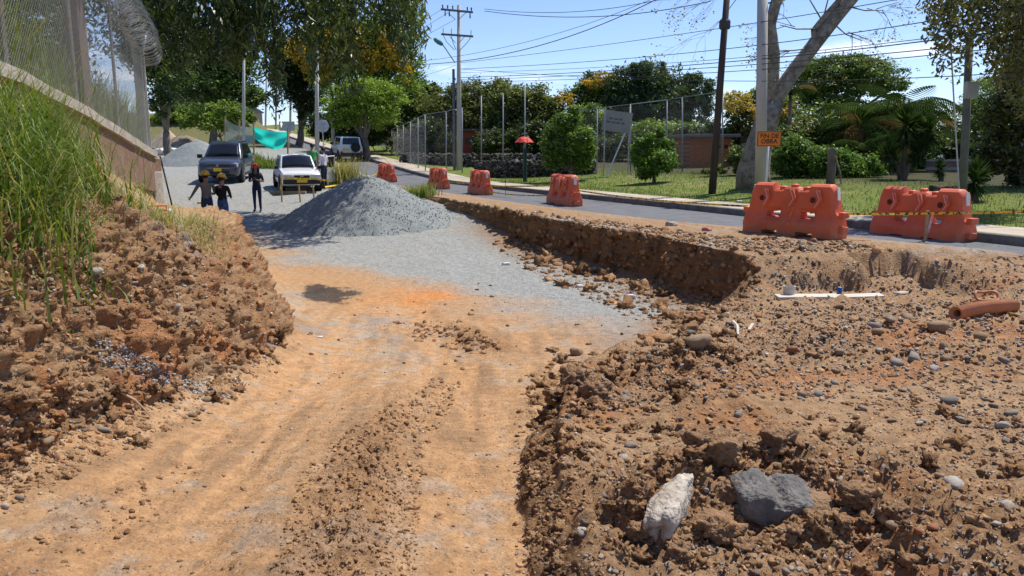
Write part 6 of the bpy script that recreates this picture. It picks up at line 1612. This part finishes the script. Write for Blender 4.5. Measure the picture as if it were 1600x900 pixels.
def rosette(n, L, seed):
    r = np.random.default_rng(seed); V, Fc, Cc = [], [], []
    for k in range(n):
        az = r.uniform(0, 6.283); el = r.uniform(-.9, 1.45); l = L * r.uniform(.75, 1.1); d = np.array([math.cos(az) * math.cos(el), math.sin(az) * math.cos(el), math.sin(el)]); s = np.array([-math.sin(az), math.cos(az), 0]) * .048
        z0 = np.array([0, 0, -.25 + .3 * (el + .9) / 2.3]); m = z0 + d * l * .5; o = len(V)
        V += [z0 - s * .6, z0 + s * .6, m + s, m - s, z0 + d * l + np.array([0, 0, -.05 * l])]; Fc += [(o, o + 1, o + 2, o + 3), (o + 3, o + 2, o + 4)]
        c = np.array((.05, .085, .026)) * r.uniform(.7, 1.6); Cc += [c] * 5
    me = bpy.data.meshes.new('leaf_rosette'); me.from_pydata([tuple(v) for v in V], [], Fc); me.update(); me.materials.append(PALMM)
    a = me.color_attributes.new('col', 'FLOAT_COLOR', 'POINT'); c4 = np.ones((len(V), 4), np.float32); c4[:, :3] = np.array(Cc); a.data.foreach_set('color', c4.ravel()); return me
ROS = [rosette(150, 1.0, k) for k in range(3)]
def yucca(px, Y, heads, label, base_py=300):
    f_ = at(px, base_py, Y); f_.z = drop(f_.x, f_.y); r_ = empty('yucca', f_); mb = MB()
    for k, (hx, hy, L) in enumerate(heads):
        q = at(hx, hy, Y) - f_; mb.tube([(0, 0, -.2), Vector((q.x * .35, 0, q.z * .5)), q], [.11, .08, .06], 8)
        o = link('leaf_rosette', ROS[k % 3], None, r_); o.location = q; o.scale = (L, L, L); o.rotation_euler.z = k * 1.7
        o2 = link('leaf_rosette', ROS[(k + 1) % 3], None, r_); o2.location = Vector((q.x * .72, 0, q.z * .74)); o2.scale = (L * .75,) * 3; o2.rotation_euler.z = k
    mb.build('stem', BARK, r_, smooth=True); tag(r_, label, 'yucca')
yucca(1408, 28, [(1418, 192, .85), (1453, 205, .8), (1388, 240, .6), (1432, 238, .6)], 'tall branching yucca above the right barrier')
yucca(1523, 20.5, [(1523, 278, .62)], 'small spiky yucca right of the grey pole', 322)
yucca(1470, 27, [(1468, 262, .4)], 'short yucca beside the brick wall', 295)
# leaf litter and dark brush on the verge at right
v, f = facet(555, 3, 5, (.5, .3, .18), .5); p0 = on(1475, 298)[0]; o = link('brush_heap', np_mesh('brush_heap', v, f), mat('brush', (.10, .075, .05), (.05, .04, .03), 9, .95, .9, 20), smooth=True); o.location = p0; tag(o, 'dark heap of cut brush on the verge above the right barrier', 'brush heap')
# ================================================================== vehicles
GLASS = mat('car_glass', (.012, .014, .017), (.008, .009, .011), 3, .05, spec=.5)
TYRE = mat('tyre', (.018, .018, .018), None, 8, .85)
RIM = mat('alloy_rim', (.42, .43, .44), (.3, .31, .32), 6, .35, metal=.7)
TRIM = mat('black_trim', (.022, .022, .024), None, 8, .6)
HLIGHT = mat('headlight_glass', (.62, .64, .66), (.45, .47, .5), 8, .15, spec=.8)
TLIGHT = mat('tail_light', (.38, .02, .015), None, 6, .25)
PLATE = mat('yellow_plate', (.78, .50, .03), (.7, .44, .02), 5, .5)
CHROME = mat('chrome', (.7, .7, .71), None, 5, .15, metal=.95)
def paint(name, c): return mat(name, c, tuple(x * .93 for x in c), 2, .28, spec=.55, coat=.6)
def quad_panel(mb, BL, BR, TR, TL, u0, u1, v0, v1, off=.006, th=.012):
    BL, BR, TR, TL = [Vector(v) for v in (BL, BR, TR, TL)]
    def pt(u, v): return BL.lerp(BR, u).lerp(TL.lerp(TR, u), v)
    n_ = (BR - BL).cross(TL - BL).normalized(); P_ = [pt(u0, v0), pt(u1, v0), pt(u1, v1), pt(u0, v1)]
    a = [p + n_ * off for p in P_]; b_ = [p - n_ * th for p in P_]
    mb.add(a + b_, [(0, 1, 2, 3), (7, 6, 5, 4), (0, 4, 5, 1), (1, 5, 6, 2), (2, 6, 7, 3), (3, 7, 4, 0)])
def bulged(mb, BL, BR, TR, TL, u0, u1, v0, v1, nu=14, nv=5, b=.075):
    BL, BR, TR, TL = [Vector(v) for v in (BL, BR, TR, TL)]; n_ = (BR - BL).cross(TL - BL).normalized(); V, Fc = [], []
    for j in range(nv + 1):
        for i in range(nu + 1):
            a = i / nu; u, v = u0 + (u1 - u0) * a, v0 + (v1 - v0) * j / nv
            V.append(BL.lerp(BR, u).lerp(TL.lerp(TR, u), v) + n_ * (.008 + b * (1 - (2 * a - 1) ** 2)))
    for j in range(nv):
        for i in range(nu): k = j * (nu + 1) + i; Fc.append((k, k + 1, k + nu + 2, k + nu + 1))
    rim_ = [i for i in range(nu + 1)] + [j * (nu + 1) + nu for j in range(1, nv + 1)] + [nv * (nu + 1) + i for i in range(nu - 1, -1, -1)] + [j * (nu + 1) for j in range(nv - 1, 0, -1)]
    o = len(V); V += [V[i] - n_ * (.02 + b) for i in rim_]
    for q in range(len(rim_)): Fc.append((rim_[q], o + q, o + (q + 1) % len(rim_), rim_[(q + 1) % len(rim_)]))
    mb.add(V, Fc)
def make_car(name, spec, body_m, label):
    r_ = empty(name); W_ = spec['w'] / 2
    V, Fc = [], []; rings = []
    for (x, zl, zb, wf) in spec['st']:
        wl, wm = W_ * wf * .90, W_ * wf; zm = zl + (zb - zl) * .55
        half = [(0, zl), (wl, zl), (wm * .985, zl + .10), (wm, zm), (wm * .975, zb - .08), (wm * .93, zb - .015), (wm * .5, zb + .02), (0, zb + .028)]
        ring = half + [(-y, z) for y, z in half[-2:0:-1]]
        rings.append([(x, y, z) for y, z in ring])
    m = len(rings[0])
    for rg in rings: V += rg
    for i in range(len(rings) - 1):
        for k in range(m): Fc.append((i * m + k, i * m + (k + 1) % m, (i + 1) * m + (k + 1) % m, (i + 1) * m + k))
    Fc.append(tuple(range(m))); Fc.append(tuple((len(rings) - 1) * m + k for k in range(m))[::-1])
    bo_ = MB().add(V, Fc).build('body', body_m, r_, smooth=True); bo_.data.set_sharp_from_angle(angle=R(38))
    # greenhouse
    xa, xb, ta, tb_, zb, zt, wb, wt = spec['gh']      # front/rear at belt, front/rear at roof
    c = {}
    for s, k in ((1, 'L'), (-1, 'R')):
        c['fb' + k] = (xa, s * wb, zb - .03); c['rb' + k] = (xb, s * wb, zb - .03); c['ft' + k] = (ta, s * wt, zt); c['rt' + k] = (tb_, s * wt, zt)
    g = MB(); g.add([c[k] for k in ('fbL', 'rbL', 'rbR', 'fbR', 'ftL', 'rtL', 'rtR', 'ftR')], [(0, 1, 2, 3), (7, 6, 5, 4), (0, 4, 5, 1), (1, 5, 6, 2), (2, 6, 7, 3), (3, 7, 4, 0)])
    ro = g.build('roof', body_m, r_, smooth=True, bevel=.05); ro.data.set_sharp_from_angle(angle=R(50))
    w = MB(); bulged(w, c['fbR'], c['fbL'], c['ftL'], c['ftR'], .05, .95, .10, .93); w.build('windscreen', GLASS, r_, smooth=True)
    w = MB(); quad_panel(w, c['rbL'], c['rbR'], c['rtR'], c['rtL'], .09, .91, .18, .90); w.build('rear_window', GLASS, r_)
    for s in ('L', 'R'):
        for (u0, u1) in spec['sw']:
            w = MB()
            if s == 'L': quad_panel(w, c['fbL'], c['rbL'], c['rtL'], c['ftL'], u0, u1, .14, .90, off=.006)
            else: quad_panel(w, c['rbR'], c['fbR'], c['ftR'], c['rtR'], 1 - u1, 1 - u0, .14, .90, off=.006)
            w.build('side_window', GLASS, r_)
    for x in spec['wx']:
        for s in (1, -1):
            R_ = spec['wr']; Mx = Matrix.Rotation(-s * math.pi / 2, 4, 'X'); cc = Vector((x, s * (W_ - .10), R_))
            arch = MB(); arch.lathe([(R_ + .07, 0), (R_ + .07, .012)], 26, (x, s * (W_ - .002), R_ + .03), Mx); arch.build('wheel_arch', TRIM, r_)
            wh = MB().lathe([(R_ * .62, -.11), (R_ * .93, -.11), (R_, -.07), (R_, .09), (R_ * .93, .13), (R_ * .66, .135), (R_ * .62, .11)], 26, cc, Mx).build('wheel', TYRE, r_, smooth=False)
            rm = MB().lathe([(R_ * .64, .05), (R_ * .64, .125), (R_ * .57, .128), (R_ * .5, .10), (R_ * .2, .115), (.02, .12)], 20, cc, Mx)
            for k in range(5):
                a = k * 2 * math.pi / 5; rm.box(cc + Mx @ Vector((math.cos(a) * R_ * .36, math.sin(a) * R_ * .36, .118)), (R_ * .24, .014, .03), Mx.to_3x3() @ Matrix.Rotation(a, 3, 'Z'))
            rm.build('rim', RIM, wh)
    fx = spec['st'][-1][0]; rx = spec['st'][0][0]
    for nm, mt, cx, cy, cz, hx_, hy_, hz_ in spec['bits']:
        sides = (1, -1) if cy else (0,)
        for s in sides:
            MB().box((cx, s * cy, cz), (hx_, hy_, hz_)).build(nm, mt, r_, bevel=min(hx_, hy_, hz_) * .35)
    tag(r_, label, 'car'); return r_
def park(o, px, py, Y, hx_, hy_):
    """centre near a photo pixel at distance Y, nose towards (hx, hy), tilted to the ground"""
    p = at(px, py, Y); d = Vector((hx_, hy_)).normalized(); zf_ = [drop(p.x + d.x * k, p.y + d.y * k) for k in (1.3, -1.3)]
    o.location = (p.x, p.y, sum(zf_) / 2); pitch = math.atan2(zf_[1] - zf_[0], 2.6)
    o.rotation_euler = (0, pitch, math.atan2(d.y, d.x)); return o
suv = make_car('car', dict(w=1.86, wr=.36, wx=(1.38, -1.30), gh=(1.02, -2.02, .28, -1.72, 1.10, 1.72, .83, .66), sw=((.19, .44), (.47, .74), (.78, .93)),
    st=[(-2.22, .45, 1.0, .84), (-2.15, .36, 1.1, .95), (-1.7, .3, 1.12, 1), (-.6, .27, 1.12, 1), (.5, .27, 1.11, 1), (1.05, .27, 1.10, 1), (1.6, .28, 1.04, .99), (2.0, .32, .97, .95), (2.18, .36, .90, .88), (2.26, .42, .78, .78)],
    bits=[('grille', TRIM, 2.225, 0, .80, .03, .42, .085), ('badge', CHROME, 2.262, 0, .80, .012, .055, .055), ('grille_bar', CHROME, 2.25, 0, .87, .018, .43, .012), ('headlight', HLIGHT, 2.10, .66, .80, .09, .19, .085), ('bumper_intake', TRIM, 2.235, 0, .50, .03, .5, .075), ('fog_lamp', HLIGHT, 2.19, .62, .50, .03, .07, .05), ('number_plate', PLATE, 2.28, 0, .62, .012, .17, .075),
          ('mirror', TRIM, .92, 1.0, 1.14, .07, .11, .085), ('roof_rail', TRIM, -.7, .62, 1.745, .95, .025, .022), ('sill_trim', TRIM, .0, .90, .33, 1.0, .03, .06), ('tail_light', TLIGHT, -2.13, .78, .95, .06, .1, .16), ('bumper_strip', CHROME, 2.265, 0, .69, .012, .48, .016)]),
    paint('dark_blue_paint', (.035, .042, .062)), 'dark blue-grey SUV parked on the gravel facing the camera')
park(suv, 356, 262, 36.5, .16, -.985)
WPAINT = paint('white_paint_car', (.72, .73, .74))
hat = make_car('car', dict(w=1.60, wr=.29, wx=(1.14, -1.16), gh=(.72, -1.72, .12, -1.40, .88, 1.37, .72, .60), sw=((.18, .52), (.56, .84)),
    st=[(-1.86, .40, .78, .88), (-1.80, .30, .86, .96), (-1.3, .25, .89, 1), (-.3, .22, .89, 1), (.6, .22, .89, 1), (.9, .22, .87, 1), (1.4, .24, .81, .98), (1.72, .27, .76, .95), (1.80, .30, .71, .92), (1.84, .34, .62, .88)],
    bits=[('grille', TRIM, 1.815, 0, .62, .03, .30, .055), ('badge', CHROME, 1.85, 0, .64, .008, .06, .02), ('headlight', HLIGHT, 1.775, .54, .63, .07, .20, .07), ('bumper', TRIM, 1.84, 0, .42, .06, .72, .095), ('number_plate', PLATE, 1.905, 0, .46, .010, .20, .065), ('mirror', TRIM, .62, .84, .92, .06, .08, .06), ('tail_light', TLIGHT, -1.82, .66, .68, .05, .1, .1), ('side_moulding', TRIM, -.05, .798, .52, .85, .012, .03)]),
    WPAINT, 'old white hatchback with an open door and bright windscreen')
park(hat, 463, 268, 32.2, .37, -.93)
dr = MB(); hg = Vector((.62, .79, 0)); ang = R(55); dx, dy = -math.cos(ang), math.sin(ang)
def dpt(l, z, o_=0): return hg + Vector((dx * l - dy * o_ * -1, dy * l + dx * o_, z))
for o_ in (0,):
    dr.add([dpt(0, .28), dpt(.98, .28), dpt(.98, .88), dpt(0, .88), dpt(0, .28, .07), dpt(.98, .28, .07), dpt(.98, .88, .07), dpt(0, .88, .07)], [(0, 1, 2, 3), (7, 6, 5, 4), (0, 4, 5, 1), (1, 5, 6, 2), (2, 6, 7, 3), (3, 7, 4, 0)])
door = dr.build('open_door', WPAINT, hat, bevel=.015)
fr = MB(); fr.tube([dpt(.02, .86, .03), dpt(.40, 1.33, .03), dpt(.94, 1.35, .03), dpt(.96, .86, .03)], .03, 6); fr.build('door_frame', WPAINT, door)
gl = MB(); gl.add([dpt(.05, .88, .03), dpt(.94, .88, .03), dpt(.92, 1.33, .03), dpt(.41, 1.31, .03)], [(0, 1, 2, 3)]); gl.build('door_window', GLASS, door)
jp = make_car('car', dict(w=1.64, wr=.36, wx=(1.15, -1.18), gh=(.62, -1.83, .25, -1.68, 1.12, 1.72, .76, .66), sw=((.16, .46), (.50, .90)),
    st=[(-1.88, .55, 1.10, .95), (-1.84, .42, 1.13, .985), (-1.2, .38, 1.13, 1), (.3, .36, 1.13, 1), (.7, .36, 1.12, 1), (1.3, .40, 1.07, .96), (1.75, .44, 1.02, .92), (1.85, .5, .95, .88)],
    bits=[('rear_bumper', TRIM, -1.95, 0, .52, .09, .80, .10), ('tail_light', TLIGHT, -1.885, .70, .62, .03, .07, .11), ('number_plate', PLATE, -1.90, 0, .84, .012, .01, .01), ('mirror', TRIM, .62, .9, 1.18, .06, .1, .08), ('headlight', HLIGHT, 1.82, .55, .86, .04, .1, .09), ('grille', TRIM, 1.84, 0, .85, .03, .35, .09), ('front_bumper', TRIM, 1.92, 0, .52, .08, .78, .09), ('side_cladding', TRIM, 0, .80, .48, 1.0, .025, .07)]),
    paint('white_paint_jeep', (.62, .66, .66)), 'white boxy off-road car with a spare wheel driving uphill')
MB().box((-1.905, .42, .86), (.012, .19, .08)).build('number_plate', PLATE, jp)
Mr = Matrix.Rotation(-math.pi / 2, 4, 'Y'); cs = Vector((-2.0, -.28, 1.02))
sw_ = MB().lathe([(.20, -.09), (.31, -.09), (.335, -.05), (.335, .06), (.31, .10), (.21, .10)], 26, cs, Mr).build('spare_wheel', TYRE, jp)
rm = MB().lathe([(.215, .05), (.215, .095), (.18, .10), (.15, .07), (.08, .09), (.02, .10)], 20, cs, Mr); rm.build('rim', RIM, sw_)
px_, py_ = xy(57.0, 11.9); sl_ = float(zr(58.2) - zr(55.8)) / 2.4
jp.location = (px_, py_, float(zr(57.0)) - .03); jp.rotation_euler = (0, -math.atan(sl_), math.atan2(D_[1], D_[0]))
wc = copy_tree(hat); p = at(1452, 250, 52); wc.location = (p.x, p.y, p.z - .85); wc.rotation_euler = (0, 0, 0.25)
for ch in list(wc.children):
    if ch.name.startswith('open_door'):
        for g_ in list(ch.children): bpy.data.objects.remove(g_)
        bpy.data.objects.remove(ch)
tag(wc, 'small white car seen over the brick wall at right', 'car')
MB().box((0, 0, -.3), (2.4, 1.2, .3)).build('ramp_slab', CONCG).location = (p.x, p.y, p.z - .86)
o = [x for x in COL.objects if x.name.startswith('ramp_slab')][0]; tag(o, 'raised concrete parking slab behind the brick wall', kind='structure')

# ================================================================== people
SKINM = mat('skin', (.30, .165, .105), (.25, .135, .085), 5, .55)
def seg_dist(p, a, b):
    ab = b - a; t = np.clip(((p - a) @ ab) / (ab @ ab), 0, 1); return np.linalg.norm(p - a - t[:, None] * ab, axis=1)
def make_person(label, loc, rz, mats, height=1.7, arms=None, legs=None, female=False, sleeves='short', lean=0.0, sit=False, head_pitch=0.0):
    """local -y is forward; mats: shirt, trousers, shoes"""
    k = height / 1.75
    J = {'pelvis': (0, 0, .95), 'waist': (0, .0, 1.08), 'chest': (0, .0, 1.30), 'neck': (0, .0, 1.47), 'chin': (0, -.015, 1.545), 'head': (0, -.02, 1.64), 'crown': (0, -.01, 1.70)}
    for s, n_ in ((1, 'l'), (-1, 'r')):
        sw__ = .175 if female else .195
        J['sho' + n_] = (s * sw__, 0, 1.40); J['hip' + n_] = (s * .095, 0, .90); J['kne' + n_] = (s * .10, -.01, .50); J['ank' + n_] = (s * .105, .02, .09); J['toe' + n_] = (s * .12, -.15, .035)
        J['elb' + n_] = (s * .255, .02, 1.13); J['wri' + n_] = (s * .27, -.05, .88); J['pal' + n_] = (s * .27, -.07, .80)
    if arms: J.update(arms)
    if legs: J.update(legs)
    Rd = {'pelvis': (.155, .115), 'waist': (.135 if female else .145, .10), 'chest': (.165, .115), 'neck': (.058, .058), 'chin': (.066, .076), 'head': (.078, .098), 'crown': (.062, .078)}
    for n_ in 'lr':
        Rd['sho' + n_] = (.068, .068); Rd['elb' + n_] = (.047, .047); Rd['wri' + n_] = (.031, .031); Rd['pal' + n_] = (.042, .02)
        Rd['hip' + n_] = (.10, .10); Rd['kne' + n_] = (.066, .066); Rd['ank' + n_] = (.045, .045); Rd['toe' + n_] = (.048, .035)
    names = list(J); ix = {n_: i for i, n_ in enumerate(names)}
    E = [('pelvis', 'waist'), ('waist', 'chest'), ('chest', 'neck'), ('neck', 'chin'), ('chin', 'head'), ('head', 'crown')]
    for n_ in 'lr': E += [('chest', 'sho' + n_), ('sho' + n_, 'elb' + n_), ('elb' + n_, 'wri' + n_), ('wri' + n_, 'pal' + n_), ('pelvis', 'hip' + n_), ('hip' + n_, 'kne' + n_), ('kne' + n_, 'ank' + n_), ('ank' + n_, 'toe' + n_)]
    me = bpy.data.meshes.new('skeleton'); me.from_pydata([tuple(c * k for c in J[n_]) for n_ in names], [(ix[a], ix[b]) for a, b in E], []); me.update()
    o = bpy.data.objects.new('tmp', me); COL.objects.link(o)
    md = o.modifiers.new('skin', 'SKIN'); md.use_smooth_shade = True
    for i, n_ in enumerate(names):
        sv = me.skin_vertices[0].data[i]; sv.radius = tuple(v * k for v in Rd[n_]); sv.use_root = (n_ == 'pelvis')
    o.modifiers.new('sub', 'SUBSURF').levels = 1; o.modifiers['sub'].render_levels = 1
    bpy.context.view_layer.update()
    bm_ = bpy.data.meshes.new_from_object(o.evaluated_get(bpy.context.evaluated_depsgraph_get())); bpy.data.objects.remove(o)
    bm = bmesh.new(); bm.from_mesh(bm_)
    def addv(mb_):
        t_ = bpy.data.meshes.new('t'); t_.from_pydata(mb_.v, [], mb_.f); bm.from_mesh(t_); bpy.data.meshes.remove(t_)
    hand = MB()
    for s, n_ in ((1, 'l'), (-1, 'r')):                        # fingers rooted in the palm, thumb from its side
        w_, p_ = Vector(J['wri' + n_]) * k, Vector(J['pal' + n_]) * k; d = (p_ - w_).normalized(); sd_ = d.cross(Vector((0, -1, 0.2))).normalized(); nn = sd_.cross(d)
        for f_, (of, L) in enumerate(((-.026, .062), (-.009, .074), (.009, .070), (.025, .054))):
            b0 = p_ + sd_ * of * k + d * .012; hand.tube([b0, b0 + d * L * .5 * k + nn * .012, b0 + d * L * .85 * k + nn * .034], [.0095, .0088, .0068], 6)
        b0 = w_.lerp(p_, .45) + sd_ * -.030 * k * s; hand.tube([b0, b0 + d * .03 - sd_ * .025 * s, b0 + d * .06 - sd_ * .03 * s + nn * .012], [.012, .0105, .008], 6)
    hx0 = Vector(J['head']) * k
    face = MB(); face.lathe([(.002, .03), (.012, .005), (.016, -.015), (.006, -.022)], 8, hx0 + Vector((0, -.098, -.01)) * k)
    for s in (-1, 1): face.lathe([(.006, .03), (.012, .01), (.010, -.02), (.004, -.03)], 6, hx0 + Vector((s * .083, .005, -.01)) * k)
    addv(hand); addv(face)
    me2 = bpy.data.meshes.new('body'); bm.to_mesh(me2); bm.free()
    cen = np.empty(len(me2.polygons) * 3); me2.polygons.foreach_get('center', cen); cen = cen.reshape(-1, 3)
    D = []; lab = []
    for a, b in E:
        D.append(seg_dist(cen, np.array(J[a]) * k, np.array(J[b]) * k)); nm = b
        l = 0
        if nm in ('waist', 'chest') or nm.startswith('sho') or nm.startswith('elb'): l = 1
        if nm.startswith('wri'): l = 1 if sleeves == 'long' else 0
        if nm.startswith('hip') or nm.startswith('kne') or nm.startswith('ank'): l = 2
        if nm.startswith('toe'): l = 3
        lab.append(l)
    best = np.array(lab)[np.argmin(np.array(D), 0)]
    best = np.where((best == 1) & (cen[:, 2] < .97 * k) & (np.abs(cen[:, 0]) < .2), 2, best)
    best = np.where((cen[:, 2] > 1.47 * k), 0, best)
    best = np.where((best == 2) & (cen[:, 2] < .085 * k), 3, best)
    for m_ in [SKINM] + list(mats): me2.materials.append(m_)
    me2.polygons.foreach_set('material_index', best.astype(np.int32)); me2.polygons.foreach_set('use_smooth', np.ones(len(me2.polygons), bool)); me2.update()
    r_ = empty('person', loc, rz); link('body', me2, None, r_); tag(r_, label, 'person'); r_['k'] = k
    ey = MB()
    for s in (-1, 1): ey.box(hx0 + Vector((s * .032, -.094, .012)) * k, (.012, .006, .006))
    ey.build('eyes', TRIM, r_); mo = MB().box(hx0 + Vector((0, -.088, -.055)) * k, (.022, .006, .005)); mo.build('mouth', mat('lips', (.25, .08, .06), None, 4, .6), r_)
    del r_['k']; return r_, hx0, k
def hair_cap(r_, hx0, k, m_, long=False):
    v, f = ICO[3]; v = v * np.array([.088, .108, .105]) * k + np.array(hx0) + np.array([0, .012, .022]) * k
    keep = ~((v[:, 1] < hx0.y - .045 * k) & (v[:, 2] < hx0.z + .045 * k)); kf = keep[f].all(1)
    o = link('hair', np_mesh('hair', v, f[kf]), m_, r_, smooth=True)
    if long:
        for s in (-1, 1): MB().tube([hx0 + Vector((s * .07, .03, .03)) * k, hx0 + Vector((s * .095, .02, -.12)) * k, hx0 + Vector((s * .10, -.04, -.28)) * k], [.035, .042, .02], 8).build('hair', m_, r_, smooth=True)
        MB().tube([hx0 + Vector((0, .07, .03)), hx0 + Vector((0, .085, -.15)), hx0 + Vector((0, .10, -.32))], [.07, .085, .05], 8).build('hair', m_, r_, smooth=True)
def hard_hat(r_, hx0, k, m_, tilt=0.0):
    M = Matrix.Rotation(tilt, 4, 'X'); MB().lathe([(.118, 0), (.122, .03), (.108, .085), (.07, .125), (.02, .14)], 20, hx0 + Vector((0, 0, .03)) * k, M @ Matrix.Diagonal((.95, 1.12, 1, 1))).build('hard_hat', m_, r_, smooth=True)
    h_ = r_.children[-1]; MB().lathe([(.118, -.008), (.15, -.006), (.148, .006), (.118, .008)], 20, hx0 + Vector((0, -.015, .03)) * k, M @ Matrix.Diagonal((.95, 1.12, 1, 1))).build('brim', m_, h_)
    MB().tube([hx0 + Vector((0, .13, .06)), hx0 + Vector((0, .06, .165)), hx0 + Vector((0, -.06, .17)), hx0 + Vector((0, -.13, .07))], .012, 6).build('ridge', m_, h_)
def clothm(n_, c): return mat('cloth_' + n_, c, tuple(x * .72 for x in c), 9, .9, .3, 25)
JEANS, SHOE, HAIRM = clothm('jeans', (.035, .06, .13)), clothm('shoe', (.03, .028, .028)), mat('dark_hair', (.012, .010, .009), None, 20, .5)
YHAT = mat('yellow_helmet', (.66, .36, .02), (.58, .30, .015), 4, .35, spec=.5)
def gp(px, py, Y): p = at(px, py, Y); return Vector((p.x, p.y, drop(p.x, p.y)))
w1, h0, k = make_person('worker in grey shirt and yellow hard hat pointing to the bundle, seen from behind', gp(325, 340, 22.6), math.pi + .15, (clothm('grey_shirt', (.20, .19, .17)), JEANS, SHOE), 1.74,
    arms={'elbl': (.33, -.02, 1.20), 'wril': (.46, -.08, 1.02), 'pall': (.50, -.11, .97), 'elbr': (-.23, -.08, 1.13), 'wrir': (-.12, -.28, 1.10), 'palr': (-.08, -.34, 1.12)}, sleeves='long')
hair_cap(w1, h0, k, HAIRM); hard_hat(w1, h0, k, YHAT)
w2, h0, k = make_person('worker in black shirt and blue jeans with yellow hard hat, seen from behind', gp(350, 345, 22.4), math.pi - .25, (clothm('black_shirt', (.012, .012, .013)), clothm('blue_jeans', (.05, .11, .26)), SHOE), 1.66,
    arms={'elbl': (.22, -.08, 1.13), 'wril': (.11, -.28, 1.08), 'pall': (.07, -.33, 1.09), 'elbr': (-.22, -.08, 1.13), 'wrir': (-.11, -.27, 1.06), 'palr': (-.07, -.32, 1.07)}, sleeves='long')
hair_cap(w2, h0, k, HAIRM); hard_hat(w2, h0, k, YHAT, .25)
w3, h0, k = make_person('woman in dark top, jeans and red cap looking at a phone', gp(403, 328, 26.3), .05, (clothm('navy_top', (.035, .042, .06)), clothm('navy_jeans', (.02, .032, .075)), SHOE), 1.60,
    arms={'elbl': (.26, .0, 1.13), 'wril': (.07, -.25, 1.20), 'pall': (.035, -.29, 1.26), 'elbr': (-.26, .0, 1.13), 'wrir': (-.09, -.24, 1.18), 'palr': (-.045, -.28, 1.24)}, female=True)
hair_cap(w3, h0, k, HAIRM, True)
RED = mat('red_cap_cloth', (.62, .03, .025), (.5, .02, .02), 6, .8)
cp_ = MB().lathe([(.094, 0), (.098, .03), (.08, .085), (.03, .115), (.005, .118)], 18, h0 + Vector((0, .005, .03)) * k, Matrix.Diagonal((1, 1.15, 1, 1))).build('cap', RED, w3, smooth=True)
pk = MB(); pk.add([h0 + Vector((math.sin(a) * .085, -.085 - .0 * a, .035)) for a in np.linspace(-1.2, 1.2, 7)] + [h0 + Vector((math.sin(a) * .08, -.10 - .085 * math.cos(a * .9), .012)) for a in np.linspace(-1.2, 1.2, 7)], [(i, i + 1, i + 8, i + 7) for i in range(6)]); pk.build('peak', RED, cp_)
ph = MB().box((0, 0, 0), (.036, .006, .072)).build('phone', TRIM, bevel=.004); ph.location = Vector(w3.location) + Matrix.Rotation(.05, 3, 'Z') @ (Vector((-.005, -.33, 1.29)) * k); ph.rotation_euler = (-.5, 0, 0); tag(ph, 'dark phone in the hands of the woman with the red cap', 'phone')
w4, h0, k = make_person('man in white T-shirt and dark jeans standing by the open car door', gp(507, 288, 31.8), -1.9, (clothm('white_shirt', (.68, .66, .72)), clothm('dark_jeans', (.025, .03, .05)), SHOE), 1.70,
    arms={'elbl': (.25, -.03, 1.13), 'wril': (.20, -.22, 1.0), 'pall': (.17, -.28, .98)})
hair_cap(w4, h0, k, HAIRM)
w5, h0, k = make_person('man in green shirt half hidden behind the open car door', gp(490, 285, 34.9), -2.4, (clothm('green_shirt', (.05, .36, .10)), JEANS, SHOE), 1.76)
hair_cap(w5, h0, k, HAIRM)
# motorcycle and rider far up the street
mp_ = gp(414, 200, 108); mx_, my_ = xy(112, 11.6); mz = float(zr(112)) - .02
mc = empty('motorcycle', (mx_, my_, mz), math.atan2(D_[1], D_[0]) - math.pi / 2)
for y in (-.62, .62):
    wh = MB().lathe([(.2, -.05), (.28, -.05), (.30, 0), (.28, .05), (.2, .05)], 20, (0, y, .30), Matrix.Rotation(math.pi / 2, 4, 'Y')).build('wheel', TYRE, mc); MB().lathe([(.2, -.02), (.2, .02), (.03, .03)], 14, (0, y, .30), Matrix.Rotation(math.pi / 2, 4, 'Y')).build('rim', RIM, wh)
MB().tube([(0, -.62, .3), (0, -.3, .62), (0, .25, .72), (0, .5, .62), (0, .62, .3)], [.04, .09, .12, .06, .04], 8).build('frame', TRIM, mc)
MB().box((0, 0, .42), (.12, .2, .14)).build('engine', DARKM, mc, bevel=.03); MB().lathe([(.06, -.22), (.14, -.12), (.15, .1), (.07, .22)], 10, (0, .2, .82), Matrix.Rotation(math.pi / 2, 4, 'X')).build('fuel_tank', mat('tank_red', (.2, .02, .02), None, 4, .4), mc, smooth=True)
MB().box((0, -.3, .80), (.13, .32, .05)).build('seat', TRIM, mc, bevel=.03); MB().tube([(-.34, .38, 1.04), (0, .48, .98), (.34, .38, 1.04)], .02, 6).build('handlebar', DARKM, mc); MB().box((0, -.72, .78), (.06, .03, .04)).build('tail_light', TLIGHT, mc)
tag(mc, 'motorcycle riding up the far street', 'motorcycle')
rd, h0, k = make_person('rider in dark clothes and helmet on the far motorcycle', (mx_, my_, mz - .08), math.atan2(D_[1], D_[0]) + math.pi / 2, (clothm('dark_jacket', (.03, .025, .03)), clothm('dark_trousers', (.025, .025, .03)), SHOE), 1.7,
    arms={'elbl': (.32, -.28, 1.2), 'wril': (.32, -.46, 1.12), 'pall': (.32, -.5, 1.1), 'elbr': (-.32, -.28, 1.2), 'wrir': (-.32, -.46, 1.12), 'palr': (-.32, -.5, 1.1)},
    legs={'hipl': (.12, .0, .93), 'knel': (.25, -.36, .80), 'ankl': (.22, -.10, .42), 'toel': (.22, -.26, .40), 'hipr': (-.12, .0, .93), 'kner': (-.25, -.36, .80), 'ankr': (-.22, -.10, .42), 'toer': (-.22, -.26, .40)}, sleeves='long')
MB().lathe([(.05, -.12), (.12, -.08), (.145, .02), (.12, .12), (.04, .17)], 14, h0).build('helmet', mat('white_helmet', (.6, .6, .62), None, 4, .35), rd, smooth=True)
